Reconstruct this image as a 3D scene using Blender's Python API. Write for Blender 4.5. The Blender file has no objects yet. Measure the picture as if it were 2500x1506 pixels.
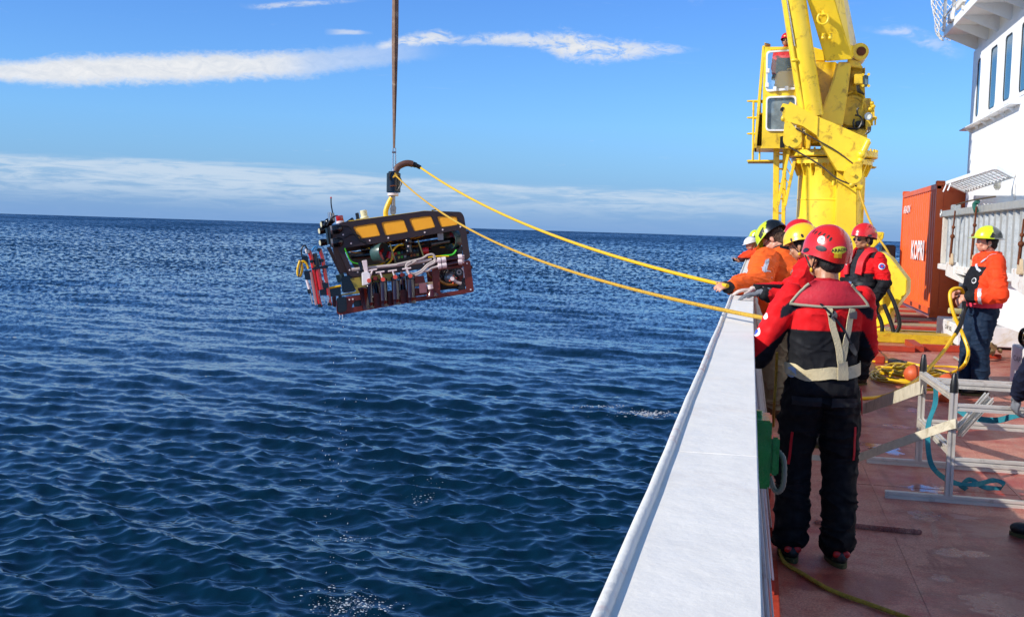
import bpy, bmesh, math, random
import numpy as np
from mathutils import Vector, Matrix
from mathutils.bvhtree import BVHTree
random.seed(7); RNG = np.random.RandomState(11)
SC = bpy.context.scene
COL = SC.collection
R_ = math.radians

# ------------------------------------------------------------ camera
F, CX, CY, HC = 2900.0, 1250.0, 753.0, 1.65
ROT = np.array([[0.9785035605, -0.0439075550, 0.2015016343],
                [0.2038744746, 0.0586983003, -0.9772357485],
                [0.0310802289, 0.9973096992, 0.0663881254]])
cam_d = bpy.data.cameras.new('camera'); cam = bpy.data.objects.new('camera', cam_d); COL.objects.link(cam)
m = Matrix(ROT.tolist()).to_4x4(); m.translation = Vector((0, 0, HC)); cam.matrix_world = m
cam_d.sensor_width = 36; cam_d.lens = 36 * F / 2500; cam_d.clip_start = 0.05; cam_d.clip_end = 60000
SC.camera = cam
OC = np.array([0, 0, HC])
def ray(px, py):
    d = ROT @ np.array([px - CX, CY - py, -F]); return d / d[1]
def atY(px, py, y): return OC + ray(px, py) * y
def atZ(px, py, z=0.0):
    d = ray(px, py); return OC + d * (z - HC) / d[2]
def atX(px, py, x):
    d = ray(px, py); return OC + d * x / d[0]

# ------------------------------------------------------------ node helpers
class NT:
    def __init__(s, tree): s.t = tree; s.n = tree.nodes; s.l = tree.links
    def new(s, typ, **kw):
        nd = s.n.new(typ)
        for k, v in kw.items(): setattr(nd, k, v)
        return nd
    def put(s, sock, v):
        if hasattr(v, 'is_output') or isinstance(v, bpy.types.NodeSocket): s.l.new(v, sock)
        elif v is not None: sock.default_value = v
    def math(s, op, a, b=None, c=None, clamp=False):
        nd = s.new('ShaderNodeMath', operation=op); nd.use_clamp = clamp
        s.put(nd.inputs[0], a)
        if b is not None: s.put(nd.inputs[1], b)
        if c is not None: s.put(nd.inputs[2], c)
        return nd.outputs[0]
    def mix(s, f, a, b, mode='MIX'):
        nd = s.new('ShaderNodeMix', data_type='RGBA', blend_type=mode)
        s.put(nd.inputs[0], f); s.put(nd.inputs[6], a if not isinstance(a, tuple) else (*a[:3], 1)); s.put(nd.inputs[7], b if not isinstance(b, tuple) else (*b[:3], 1))
        return nd.outputs[2]
    def noise(s, vec, scale, detail=3, rough=0.5, dist=0.0, typ='FBM'):
        nd = s.new('ShaderNodeTexNoise'); nd.noise_type = typ
        if vec is not None: s.l.new(vec, nd.inputs['Vector'])
        nd.inputs['Scale'].default_value = scale; nd.inputs['Detail'].default_value = detail
        nd.inputs['Roughness'].default_value = rough; nd.inputs['Distortion'].default_value = dist
        return nd.outputs['Fac'] if 'Fac' in nd.outputs else nd.outputs[0]
    def ramp(s, f, stops, interp='LINEAR'):
        nd = s.new('ShaderNodeValToRGB'); cr = nd.color_ramp; cr.interpolation = interp
        while len(cr.elements) < len(stops): cr.elements.new(0.5)
        for e, (p, c) in zip(cr.elements, stops):
            e.position = p; e.color = (c, c, c, 1) if not isinstance(c, tuple) else (*c[:3], 1)
        s.put(nd.inputs[0], f); return nd.outputs[0]
    def mapr(s, v, a, b, c=0.0, d=1.0, smooth=False):
        nd = s.new('ShaderNodeMapRange'); nd.clamp = True
        if smooth: nd.interpolation_type = 'SMOOTHSTEP'
        s.put(nd.inputs[0], v)
        for i, x in enumerate((a, b, c, d)): s.put(nd.inputs[i + 1], x)
        return nd.outputs[0]
    def mapping(s, vec, scale=(1, 1, 1), loc=(0, 0, 0), rot=(0, 0, 0)):
        nd = s.new('ShaderNodeMapping'); s.l.new(vec, nd.inputs[0])
        nd.inputs['Scale'].default_value = scale; nd.inputs['Location'].default_value = loc; nd.inputs['Rotation'].default_value = rot
        return nd.outputs[0]
    def curve(s, v, pts):
        nd = s.new('ShaderNodeFloatCurve'); s.put(nd.inputs['Value'], v)
        c = nd.mapping.curves[0]
        c.points[0].location = pts[0]; c.points[1].location = pts[-1]
        for p in pts[1:-1]: c.points.new(*p)
        nd.mapping.update(); return nd.outputs[0]

def lin(h):
    if isinstance(h, tuple): return h
    h = h.lstrip('#'); v = [int(h[i:i + 2], 16) / 255 for i in (0, 2, 4)]
    return tuple(x / 12.92 if x <= 0.04045 else ((x + 0.055) / 1.055) ** 2.4 for x in v)

# ------------------------------------------------------------ world / sky
SUN_EL, SUN_AZ = 30.0, -125.0       # azimuth measured from +Y towards +X : off the port beam
W = bpy.data.worlds.new("World"); SC.world = W; W.use_nodes = True
W.node_tree.nodes.clear(); N = NT(W.node_tree)
sky = N.new('ShaderNodeTexSky', sky_type='NISHITA'); sky.sun_disc = False
sky.sun_elevation = R_(SUN_EL); sky.sun_rotation = R_(SUN_AZ); sky.altitude = 0
sky.air_density = 1.0; sky.dust_density = 0.3; sky.ozone_density = 3.0
tc = N.new('ShaderNodeTexCoord'); sp = N.new('ShaderNodeSeparateXYZ'); N.l.new(tc.outputs['Generated'], sp.inputs[0])
DEG = 57.29578
el = N.math('MULTIPLY', N.math('ARCSINE', sp.outputs[2]), DEG)
az = N.math('MULTIPLY', N.math('ARCTAN2', sp.outputs[0], sp.outputs[1]), DEG)
def azel(px, py):
    d = ray(px * 2500 / 2463, py * 2500 / 2463); d = d / np.linalg.norm(d)
    return math.degrees(math.atan2(d[0], d[1])), math.degrees(math.asin(d[2]))
A0, A1 = -60.0, 40.0
azn = N.mapr(az, A0, A1)
cmb = N.new('ShaderNodeCombineXYZ'); N.put(cmb.inputs[0], az); N.put(cmb.inputs[1], el)
AE = cmb.outputs[0]
n1 = N.noise(N.mapping(AE, (0.35, 0.8, 1)), 1.0, 7, 0.6, 0.3)
n2 = N.noise(N.mapping(AE, (1.3, 2.4, 1), rot=(0, 0, 0.25)), 1.0, 8, 0.66, 0.8)
n6 = N.noise(N.mapping(AE, (0.9, 2.2, 1), (5, 5, 0), (0, 0, -0.2)), 1.0, 8, 0.68, 0.5)
n7 = N.noise(N.mapping(AE, (4.0, 7.0, 1), (2, 8, 0), (0, 0, 0.3)), 1.0, 5, 0.65, 0.4)
def bank(band, soft0, soft1, a1, a2, left=None, cut=None):
    cen, wid, opa = [], [], []
    for x, t, b, o in band:
        a, e1 = azel(x, t); _, e0 = azel(x, b); u = (a - A0) / (A1 - A0)
        cen.append((u, (e0 + e1) / 40)); wid.append((u, (e1 - e0) / 10)); opa.append((u, o))
    if left is not None: cen = [(0, cen[0][1] - .02)] + cen; wid = [(0, .12)] + wid; opa = [(0, left)] + opa
    else: cen = [(0, cen[0][1])] + cen; wid = [(0, wid[0][1])] + wid; opa = [(0, 0)] + opa
    cen += [(1, cen[-1][1])]; wid += [(1, wid[-1][1])]; opa += [(1, 0)]
    ce = N.math('MULTIPLY', N.curve(azn, cen), 20.0); wd = N.math('MULTIPLY', N.curve(azn, wid), 5.0)
    d = N.math('DIVIDE', N.math('ABSOLUTE', N.math('SUBTRACT', el, ce)), wd)
    d = N.math('ADD', d, N.math('MULTIPLY', N.math('SUBTRACT', n2, 0.5), a1)); d = N.math('ADD', d, N.math('MULTIPLY', N.math('SUBTRACT', n1, 0.5), a2))
    d = N.math('ADD', d, N.math('MULTIPLY', N.math('SUBTRACT', n7, 0.5), 0.5))
    m_ = N.math('MULTIPLY', N.mapr(d, soft0, soft1, 0, 1, True), N.curve(azn, opa))
    if cut: m_ = N.math('MULTIPLY', m_, N.mapr(n6, cut[0], cut[1], cut[2], 1.0, True))
    return m_
mA = bank([(0,150,198,.95),(200,134,204,1),(400,132,198,1),(600,126,192,.97),(690,126,186,.85),(750,122,184,.55),(820,116,170,.45),(920,104,158,.36),(1000,96,148,.22),(1100,92,140,0)], 1.35, 0.45, 1.1, 0.7, left=.5)
mB = bank([(860,112,132,.0),(920,98,126,.7),(1000,82,112,.9),(1070,76,108,.85),(1100,86,110,.5),(1200,80,108,.8),(1300,82,118,.8),(1380,78,144,1),(1450,94,150,.95),(1560,104,138,.75),(1640,112,128,.4),(1700,116,124,.0)], 1.45, 0.25, 1.7, 0.9, cut=(.36, .56, .12))
mC = bank([(2050,62,76,.0),(2120,66,82,.35),(2170,62,92,.55),(2220,76,112,.45),(2290,100,140,.3),(2340,120,150,.0)], 1.4, 0.2, 1.8, .9, cut=(.36, .6, .1))
mD = bank([(780,70,84,.0),(830,72,84,.6),(870,74,84,.5),(900,78,84,.0)], 1.4, 0.3, 1.6, .8)
mE = bank([(560,8,22,.0),(620,10,24,.4),(700,4,18,.6),(820,0,10,.4),(900,0,6,.0)], 1.4, 0.2, 1.8, .9, cut=(.36, .58, .1))
m1 = N.math('MAXIMUM', N.math('MAXIMUM', mA, mB), N.math('MAXIMUM', N.math('MAXIMUM', mC, mD), mE))
# thin streaky veil above the horizon
n3 = N.noise(N.mapping(AE, (0.06, 1.0, 1), (3, 1, 0)), 1.0, 6, 0.6, 0.2)
n4 = N.noise(N.mapping(AE, (0.42, 3.4, 1), (9, 4, 0)), 1.0, 8, 0.66, 0.6)
top = N.math('ADD', N.mapr(az, -35, 5, 2.75, 2.05), N.math('MULTIPLY', N.math('SUBTRACT', n3, 0.5), 1.6))
low = N.math('MULTIPLY', N.mapr(el, N.math('ADD', top, 0.22), N.math('SUBTRACT', top, 0.3), 0, 1, True), N.mapr(el, 0.35, 1.9, 0.08, 1, True))
low = N.math('MULTIPLY', low, N.mapr(N.math('ADD', N.math('MULTIPLY', n4, 0.55), N.math('MULTIPLY', n3, 0.45)), 0.40, 0.58, 0.16, 0.88, True))
low = N.math('MULTIPLY', low, N.mapr(az, -5, 14, 1.0, 0.55))
# scattered small puffs high up
n5 = N.noise(N.mapping(AE, (0.42, 1.15, 1), (21, 7, 0)), 1.0, 7, 0.62, 0.3)
puff = N.math('MULTIPLY', N.mapr(n5, 0.57, 0.74, 0, 0.55, True), N.mapr(N.math('SUBTRACT', el, N.mapr(az, -38, -22, 0, 2.2)), 8.2, 9.6, 0.0, 1.0, True))
puff2 = N.math('MULTIPLY', N.mapr(n4, 0.62, 0.75, 0, 0.22, True), N.mapr(el, 3.0, 6.0, 1.0, 0.3, True))
mask = N.math('MAXIMUM', N.math('MAXIMUM', m1, low), N.math('MAXIMUM', puff, puff2))
# the clear-air colour: Nishita, pulled to deep blue low down, unseen zenith brightened to fill shade
tint = N.ramp(N.math('DIVIDE', el, 90.0), [(0.0, (0.62, 0.98, 1.6)), (0.03, (0.64, 1.06, 1.66)), (0.07, (0.64, 1.08, 1.72)), (0.14, (0.58, 1.0, 1.72)), (0.4, (0.46, 0.96, 1.42)), (0.7, (1.1, 1.45, 1.6)), (1.0, (1.3, 1.6, 1.65))])
blue = N.mix(1.0, sky.outputs[0], tint, 'MULTIPLY')
blue = N.mix(N.mapr(el, -0.5, 5.0, 0.92, 0.0), blue, (1.75, 3.45, 6.9))
ccol = N.mix(N.mapr(n2, 0.3, 0.7), (6.6, 7.1, 7.9), (8.6, 8.7, 8.9))
ccol = N.mix(N.mapr(el, 2.6, 4.6), (5.7, 6.9, 8.3), ccol)
final = N.mix(mask, blue, ccol)
bg = N.new('ShaderNodeBackground'); N.l.new(final, bg.inputs[0]); bg.inputs[1].default_value = 0.09
out = N.new('ShaderNodeOutputWorld'); N.l.new(bg.outputs[0], out.inputs[0])

sl = bpy.data.lights.new('sun', 'SUN'); sl.energy = 4.7; sl.angle = R_(0.53); sl.color = (1.0, 0.94, 0.85)
so = bpy.data.objects.new('sun', sl); COL.objects.link(so)
sd = Vector((math.sin(R_(SUN_AZ)) * math.cos(R_(SUN_EL)), math.cos(R_(SUN_AZ)) * math.cos(R_(SUN_EL)), math.sin(R_(SUN_EL))))
so.rotation_euler = sd.to_track_quat('Z', 'Y').to_euler(); so.location = sd * 40
SC.view_settings.view_transform = 'Standard'; SC.view_settings.look = 'None'
SC.view_settings.exposure = 0.2; SC.view_settings.gamma = 1.0; SC.view_settings.use_curve_mapping = False

# ------------------------------------------------------------ materials
MATS = {}
def mat(name, c, rough=0.5, metal=0.0, var=0.12, vs=4.0, bump=0.0, bs=60.0, coat=0.0, dirt=None, dirt_amt=0.0, dirt_s=3.0, attr=False, trans=0.0, alpha=1.0, ior=1.5, spec=0.5, bdist=0.01):
    if name in MATS: return MATS[name]
    M = bpy.data.materials.new(name); M.use_nodes = True; t = NT(M.node_tree)
    p = t.n['Principled BSDF']; co = t.new('ShaderNodeTexCoord').outputs['Object']
    c = lin(c)
    if attr:
        at = t.new('ShaderNodeAttribute'); at.attribute_name = 'Col'; base = at.outputs['Color']
        n = t.noise(co, vs, 4)
        base = t.mix(1.0, base, t.ramp(n, [(0.3, 1 - var), (0.7, 1 + var)]), 'MULTIPLY')
    else:
        n = t.noise(co, vs, 5, 0.6)
        a = tuple(x * (1 - var) for x in c); b = tuple(min(1, x * (1 + var)) for x in c)
        base = t.ramp(n, [(0.3, a), (0.7, b)])
    if dirt:
        dn = t.noise(co, dirt_s, 8, 0.7, 0.5)
        base = t.mix(t.math('MULTIPLY', t.mapr(dn, 0.52, 0.68, 0, 1, True), dirt_amt), base, lin(dirt))
    t.put(p.inputs['Base Color'], base)
    rn = t.noise(co, vs * 3, 4)
    t.put(p.inputs['Roughness'], t.mapr(rn, 0.3, 0.7, max(0.02, rough * 0.8), min(1, rough * 1.2)))
    p.inputs['Metallic'].default_value = metal; p.inputs['IOR'].default_value = ior
    p.inputs['Specular IOR Level'].default_value = spec
    if coat: p.inputs['Coat Weight'].default_value = coat; p.inputs['Coat Roughness'].default_value = 0.08
    if trans: p.inputs['Transmission Weight'].default_value = trans
    if alpha < 1: p.inputs['Alpha'].default_value = alpha
    if bump:
        bn = t.new('ShaderNodeBump'); bn.inputs['Strength'].default_value = bump; bn.inputs['Distance'].default_value = bdist
        t.put(bn.inputs['Height'], t.noise(co, bs, 5, 0.6)); t.l.new(bn.outputs[0], p.inputs['Normal'])
    MATS[name] = M; return M

yellow = mat('crane_paint', '#f4cf2c', 0.33, var=0.10, vs=1.3, bump=0.3, bs=9, dirt='#7a4a18', dirt_amt=0.6, dirt_s=4.2, coat=0.15, bdist=0.012)
yellow_d = mat('crane_paint_machinery', '#dcb828', 0.42, var=0.15, vs=5, bump=0.4, bs=12, dirt='#5c4616', dirt_amt=0.7, dirt_s=4)
tread = mat('tread_plate_paint', '#c9a51c', 0.45, var=0.15, vs=9, bump=0.6, bs=40, dirt='#8c3d16', dirt_amt=0.6, dirt_s=5)
white = mat('white_ship_paint', '#eceef0', 0.42, var=0.03, vs=2, bump=0.15, bs=14, dirt='#b99a80', dirt_amt=0.12, dirt_s=2.5)
white_s = mat('white_steel_weathered', '#dedcd6', 0.5, var=0.05, vs=3, bump=0.3, bs=20, dirt='#a06234', dirt_amt=0.55, dirt_s=4)
plate_red = mat('red_lead_paint', '#a8361c', 0.55, var=0.15, vs=6, bump=0.3, bs=25, dirt='#5a1c10', dirt_amt=0.4)
cont_org = mat('container_orange', '#e0601c', 0.45, var=0.05, vs=1.5, bump=0.15, bs=10, dirt='#8a2c10', dirt_amt=0.25)
galv = mat('corrugated_grey', '#a4a8a8', 0.42, 0.25, var=0.12, vs=8, bump=0.2, bs=20, dirt='#6c6a62', dirt_amt=0.3)
alu = mat('extruded_aluminium', '#d8d2c6', 0.42, 0.45, var=0.08, vs=6, bump=0.1, bs=40, dirt='#6f6a5e', dirt_amt=0.4, dirt_s=7)
steel = mat('stainless', '#b8b8b8', 0.25, 0.9, var=0.1, vs=9)
black = mat('black_rubber', '#121214', 0.45, var=0.2, vs=12, bump=0.1)
blackg = mat('black_gloss', '#0c0c0f', 0.2, var=0.2, vs=12)
wire = mat('wire_rope', '#54493a', 0.6, 0.4, var=0.2, vs=50, bump=0.4, bs=120)
hose_y = mat('tether_yellow', '#e8b80e', 0.38, var=0.06, vs=12)
rope_y = mat('rope_yellow_braid', '#c49a2c', 0.75, var=0.3, vs=60, bump=0.8, bs=140, bdist=0.004)
rope_d = mat('rope_olive_braid', '#8e7a20', 0.75, var=0.35, vs=50, bump=0.8, bs=140, bdist=0.004, dirt='#a3320e', dirt_amt=0.5, dirt_s=40)
glass = mat('cab_glass', '#b8ccd0', 0.04, var=0.02, alpha=0.14, spec=0.5)
winglass = mat('bridge_window_glass', '#2a5568', 0.04, var=0.3, vs=0.8, spec=0.9)
greenp = mat('green_enamel', '#0f8436', 0.3, var=0.2, vs=14, bump=0.3, bs=30, coat=0.3)
rust = mat('rusty_steel', '#6e3a1c', 0.8, 0.2, var=0.4, vs=20, bump=0.6, bs=60)
strap_w = mat('webbing_dirty_white', '#c4bca6', 0.85, var=0.12, vs=14, bump=0.6, bs=90, dirt='#7a6a48', dirt_amt=0.5, dirt_s=9)
strap_t = mat('webbing_teal', '#1b7482', 0.8, var=0.15, vs=20, bump=0.4, bs=90)
strap_b = mat('lifting_sling', '#7d6250', 0.9, var=0.2, vs=10, bump=0.5, bs=90, dirt='#c9b8a0', dirt_amt=0.5, dirt_s=5)
redp = mat('red_enamel', '#b8141c', 0.3, var=0.12, vs=8, coat=0.3)
float_o = mat('float_orange', '#c4572c', 0.5, var=0.15, vs=14, bump=0.2)
wood = mat('deck_timber', '#9a8468', 0.8, var=0.25, vs=8, bump=0.4, bs=30)

# ------------------------------------------------------------ mesh helpers
ORI = {}
def nrm(v): v = np.array(v, float); return v / (np.linalg.norm(v) + 1e-12)
def frame_of(d):
    d = nrm(d); a = np.array([0, 0, 1.0]) if abs(d[2]) < 0.9 else np.array([1.0, 0, 0])
    u = nrm(np.cross(a, d)); return u, np.cross(d, u), d
class MB:
    def __init__(s): s.v = []; s.f = []; s.n = 0
    def add(s, V, Fc):
        V = np.asarray(V, float).reshape(-1, 3); s.v.append(V)
        s.f += [tuple(i + s.n for i in f) for f in Fc]; s.n += len(V); return s
    def obox(s, c, ax, h):
        c = np.array(c, float); ax = [np.array(a, float) for a in ax]; V = []
        for k in (-1, 1):
            for j in (-1, 1):
                for i in (-1, 1): V.append(c + ax[0] * i * h[0] + ax[1] * j * h[1] + ax[2] * k * h[2])
        return s.add(V, [(0, 2, 3, 1), (4, 5, 7, 6), (0, 1, 5, 4), (2, 6, 7, 3), (0, 4, 6, 2), (1, 3, 7, 5)])
    def box(s, a, b):
        a = np.minimum(a, b) if True else a; 
        return s
    def bx(s, x0, x1, y0, y1, z0, z1):
        return s.obox(((x0 + x1) / 2, (y0 + y1) / 2, (z0 + z1) / 2), np.eye(3), (abs(x1 - x0) / 2, abs(y1 - y0) / 2, abs(z1 - z0) / 2))
    def bar(s, p0, p1, w, t=None, up=(0, 0, 1)):
        p0 = np.array(p0, float); p1 = np.array(p1, float); t = t or w
        d = nrm(p1 - p0); u = np.cross(d, up)
        if np.linalg.norm(u) < 1e-3: u = np.cross(d, (1, 0, 0))
        u = nrm(u); v = np.cross(u, d)
        return s.obox((p0 + p1) / 2, (u, v, d), (w / 2, t / 2, np.linalg.norm(p1 - p0) / 2))
    def tube(s, P, r, n=8, caps=True, rr=None):
        P = [np.array(p, float) for p in P]; m_ = len(P)
        rad = list(r) if hasattr(r, '__len__') else [r] * m_
        T = [nrm(P[min(i + 1, m_ - 1)] - P[max(i - 1, 0)]) for i in range(m_)]
        u, v, _ = frame_of(T[0]); V = []; Fc = []
        for i in range(m_):
            u = nrm(u - T[i] * np.dot(u, T[i])); v = np.cross(T[i], u)
            for k in range(n):
                a = 2 * math.pi * k / n
                V.append(P[i] + (u * math.cos(a) + v * math.sin(a)) * rad[i])
        for i in range(m_ - 1):
            for k in range(n):
                a = i * n + k; b = i * n + (k + 1) % n
                Fc.append((a, b, b + n, a + n))
        if caps: Fc.append(tuple(range(n - 1, -1, -1))); Fc.append(tuple(range((m_ - 1) * n, m_ * n)))
        return s.add(V, Fc)
    def cyl(s, p0, p1, r0, r1=None, n=20): return s.tube([p0, p1], [r0, r0 if r1 is None else r1], n)
    def ring(s, c, d, r_out, r_in, h, n=28):
        u, v, w = frame_of(d); c = np.array(c, float); V = []; Fc = []
        for k in range(n):
            a = 2 * math.pi * k / n; e = u * math.cos(a) + v * math.sin(a)
            for (rr, hh) in ((r_out, -h / 2), (r_out, h / 2), (r_in, h / 2), (r_in, -h / 2)): V.append(c + e * rr + w * hh)
        for k in range(n):
            a = k * 4; b = ((k + 1) % n) * 4
            for j in range(4): Fc.append((a + j, b + j, b + (j + 1) % 4, a + (j + 1) % 4))
        return s.add(V, Fc)
    def ell(s, c, r, ax=None, n=16, m=10):
        c = np.array(c, float); ax = np.eye(3) if ax is None else np.array([np.array(a, float) for a in ax])
        r = (r, r, r) if not hasattr(r, '__len__') else r; V = []; Fc = []
        for j in range(1, m):
            th = math.pi * j / m
            for k in range(n):
                a = 2 * math.pi * k / n
                q = (math.sin(th) * math.cos(a) * r[0], math.sin(th) * math.sin(a) * r[1], math.cos(th) * r[2])
                V.append(c + ax[0] * q[0] + ax[1] * q[1] + ax[2] * q[2])
        V.append(c + ax[2] * r[2]); V.append(c - ax[2] * r[2]); t_ = len(V) - 2
        for j in range(m - 2):
            for k in range(n):
                a = j * n + k; b = j * n + (k + 1) % n; Fc.append((a, a + n, b + n, b))
        for k in range(n):
            Fc.append((t_, k, (k + 1) % n)); o = (m - 2) * n; Fc.append((t_ + 1, o + (k + 1) % n, o + k))
        return s.add(V, Fc)
    def lathe(s, c, d, prof, n=24):
        u, v, w = frame_of(d); c = np.array(c, float); V = []; Fc = []
        for (r, h) in prof:
            for k in range(n):
                a = 2 * math.pi * k / n; V.append(c + (u * math.cos(a) + v * math.sin(a)) * r + w * h)
        for j in range(len(prof) - 1):
            for k in range(n):
                a = j * n + k; b = j * n + (k + 1) % n; Fc.append((a, b, b + n, a + n))
        Fc.append(tuple(range(n - 1, -1, -1))); Fc.append(tuple(range((len(prof) - 1) * n, len(prof) * n)))
        return s.add(V, Fc)
    def prism(s, poly, fr, d0, d1):
        """poly: local 2D points in frame fr; d = distance away from the viewer side (along -n)"""
        n = len(poly); V = [fr.w3(a, b, d0) for a, b in poly] + [fr.w3(a, b, d1) for a, b in poly]
        Fc = [tuple(range(n)), tuple(range(2 * n - 1, n - 1, -1))] + [(i, i + n, (i + 1) % n + n, (i + 1) % n) for i in range(n)]
        return s.add(V, Fc)
    def arr(s): return np.concatenate(s.v) if s.v else np.zeros((0, 3))
    def build(s, name, m_, parent=None, smooth=True, bevel=0.0, loc=None):
        return mk(name, s.arr(), s.f, m_, parent, smooth, bevel, loc)

def mk(name, V, Fc, m_, parent=None, smooth=True, bevel=0.0, loc=None, colors=None):
    V = np.asarray(V, float)
    if parent is not None: o0 = ORI[parent.name]
    elif loc is not None: o0 = np.array(loc, float)
    else:
        o0 = np.array([(V[:, 0].min() + V[:, 0].max()) / 2, (V[:, 1].min() + V[:, 1].max()) / 2, V[:, 2].min()])
    me = bpy.data.meshes.new(name); me.from_pydata((V - o0).tolist(), [], Fc)
    me.validate()
    bm = bmesh.new(); bm.from_mesh(me); bmesh.ops.recalc_face_normals(bm, faces=bm.faces)
    if bevel:
        es = [e for e in bm.edges if len(e.link_faces) == 2 and e.calc_face_angle(0) > 0.6]
        try: bmesh.ops.bevel(bm, geom=es, offset=bevel, segments=2, affect='EDGES', clamp_overlap=True)
        except Exception: pass
    if smooth:
        for f in bm.faces: f.smooth = True
        for e in bm.edges:
            if len(e.link_faces) == 2 and e.calc_face_angle(0) > 0.65: e.smooth = False
    bm.to_mesh(me); bm.free()
    if m_ is not None: me.materials.append(m_)
    if colors is not None:
        ca = me.color_attributes.new('Col', 'FLOAT_COLOR', 'POINT')
        ca.data.foreach_set('color', np.concatenate([colors, np.ones((len(colors), 1))], 1).astype(np.float32).ravel())
    o = bpy.data.objects.new(name, me); COL.objects.link(o)
    if parent is not None: o.parent = parent
    else: o.location = o0.tolist()
    ORI[o.name] = o0
    return o
def tag(o, label=None, cat=None, group=None, kind=None):
    if label: o['label'] = label
    if cat: o['category'] = cat
    if group: o['group'] = group
    if kind: o['kind'] = kind
    return o
def empty(name, loc, label, cat, group=None):
    o = bpy.data.objects.new(name, None); COL.objects.link(o); o.location = [float(x) for x in loc]
    ORI[o.name] = np.array(loc, float); o.empty_display_size = 0.2
    return tag(o, label, cat, group)

class Frame:
    def __init__(s, o, u, w):
        s.o = np.array(o, float); s.u = nrm(u); s.w = nrm(w); s.n = np.cross(s.u, s.w)
    def w3(s, a, b, d=0.0): return s.o + s.u * a + s.w * b - s.n * d
    def p(s, px, py, d=0.0):
        r = ray(px, py); q = s.o - s.n * d
        t = np.dot(q - OC, s.n) / np.dot(r, s.n); P = OC + r * t - s.o
        return (float(np.dot(P, s.u)), float(np.dot(P, s.w)))
    def P3(s, px, py, d=0.0):
        a, b = s.p(px, py, d); return s.w3(a, b, d)

def rounded(poly, r, seg=4):
    out_ = []; n = len(poly)
    for i in range(n):
        p0, p1, p2 = (np.array(poly[(i + k) % n], float) for k in (-1, 0, 1))
        a = p0 - p1; b = p2 - p1; la, lb = np.linalg.norm(a), np.linalg.norm(b)
        q = min(r, la * 0.45, lb * 0.45); A = p1 + a / la * q; B = p1 + b / lb * q
        for k in range(seg + 1):
            t = k / seg; out_.append(tuple((1 - t) ** 2 * A + 2 * t * (1 - t) * p1 + t * t * B))
    return out_
def plate(outer, holes, fr, d0, d1):
    cu = bpy.data.curves.new('tmp', 'CURVE'); cu.dimensions = '2D'; cu.fill_mode = 'BOTH'; cu.extrude = abs(d1 - d0) / 2
    for poly in [outer] + list(holes):
        spn = cu.splines.new('POLY'); spn.points.add(len(poly) - 1)
        for q, (a, b) in zip(spn.points, poly): q.co = (a, b, 0, 1)
        spn.use_cyclic_u = True
    ob = bpy.data.objects.new('tmp', cu); COL.objects.link(ob)
    me = ob.to_mesh(); V = np.array([v.co[:] for v in me.vertices]); Fc = [tuple(p.vertices) for p in me.polygons]
    ob.to_mesh_clear(); bpy.data.objects.remove(ob); bpy.data.curves.remove(cu)
    dm = (d0 + d1) / 2
    V3 = [fr.w3(v[0], v[1], dm - v[2]) for v in V]
    b = MB(); b.add(V3, Fc); return b
def text_mesh(s_, size=1.0, bold=0.0, sx=1.0, shear=0.0):
    cu = bpy.data.curves.new('tmp', 'FONT'); cu.body = s_; cu.size = size; cu.align_x = 'CENTER'; cu.align_y = 'CENTER'
    cu.offset = bold; cu.shear = shear; cu.resolution_u = 3
    ob = bpy.data.objects.new('tmp', cu); COL.objects.link(ob)
    me = ob.to_mesh(); V = np.array([v.co[:] for v in me.vertices]); Fc = [tuple(p.vertices) for p in me.polygons]
    ob.to_mesh_clear(); bpy.data.objects.remove(ob); bpy.data.curves.remove(cu)
    V[:, 0] *= sx; return V, Fc
def spline(P, n=12):
    P = [np.array(p, float) for p in P]; P = [2 * P[0] - P[1]] + P + [2 * P[-1] - P[-2]]; o_ = []
    for i in range(1, len(P) - 2):
        for k in range(n):
            t = k / n; a, b, c, d = P[i - 1:i + 3]
            o_.append(0.5 * ((2 * b) + (c - a) * t + (2 * a - 5 * b + 4 * c - d) * t * t + (3 * b - a - 3 * c + d) * t ** 3))
    o_.append(P[-2]); return o_

# numpy gradient noise
_G = RNG.randn(4096, 3); _G /= np.linalg.norm(_G, axis=1)[:, None]
def gnoise(P):
    P = np.asarray(P, float); i = np.floor(P).astype(np.int64); f = P - i; u = f * f * f * (f * (f * 6 - 15) + 10)
    o_ = 0
    for dx in (0, 1):
        for dy in (0, 1):
            for dz in (0, 1):
                h = ((i[:, 0] + dx) * 73856093 ^ (i[:, 1] + dy) * 19349663 ^ (i[:, 2] + dz) * 83492791) & 4095
                g = _G[h]; d = (g[:, 0] * (f[:, 0] - dx) + g[:, 1] * (f[:, 1] - dy) + g[:, 2] * (f[:, 2] - dz))
                o_ = o_ + d * (u[:, 0] if dx else 1 - u[:, 0]) * (u[:, 1] if dy else 1 - u[:, 1]) * (u[:, 2] if dz else 1 - u[:, 2])
    return o_
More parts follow.
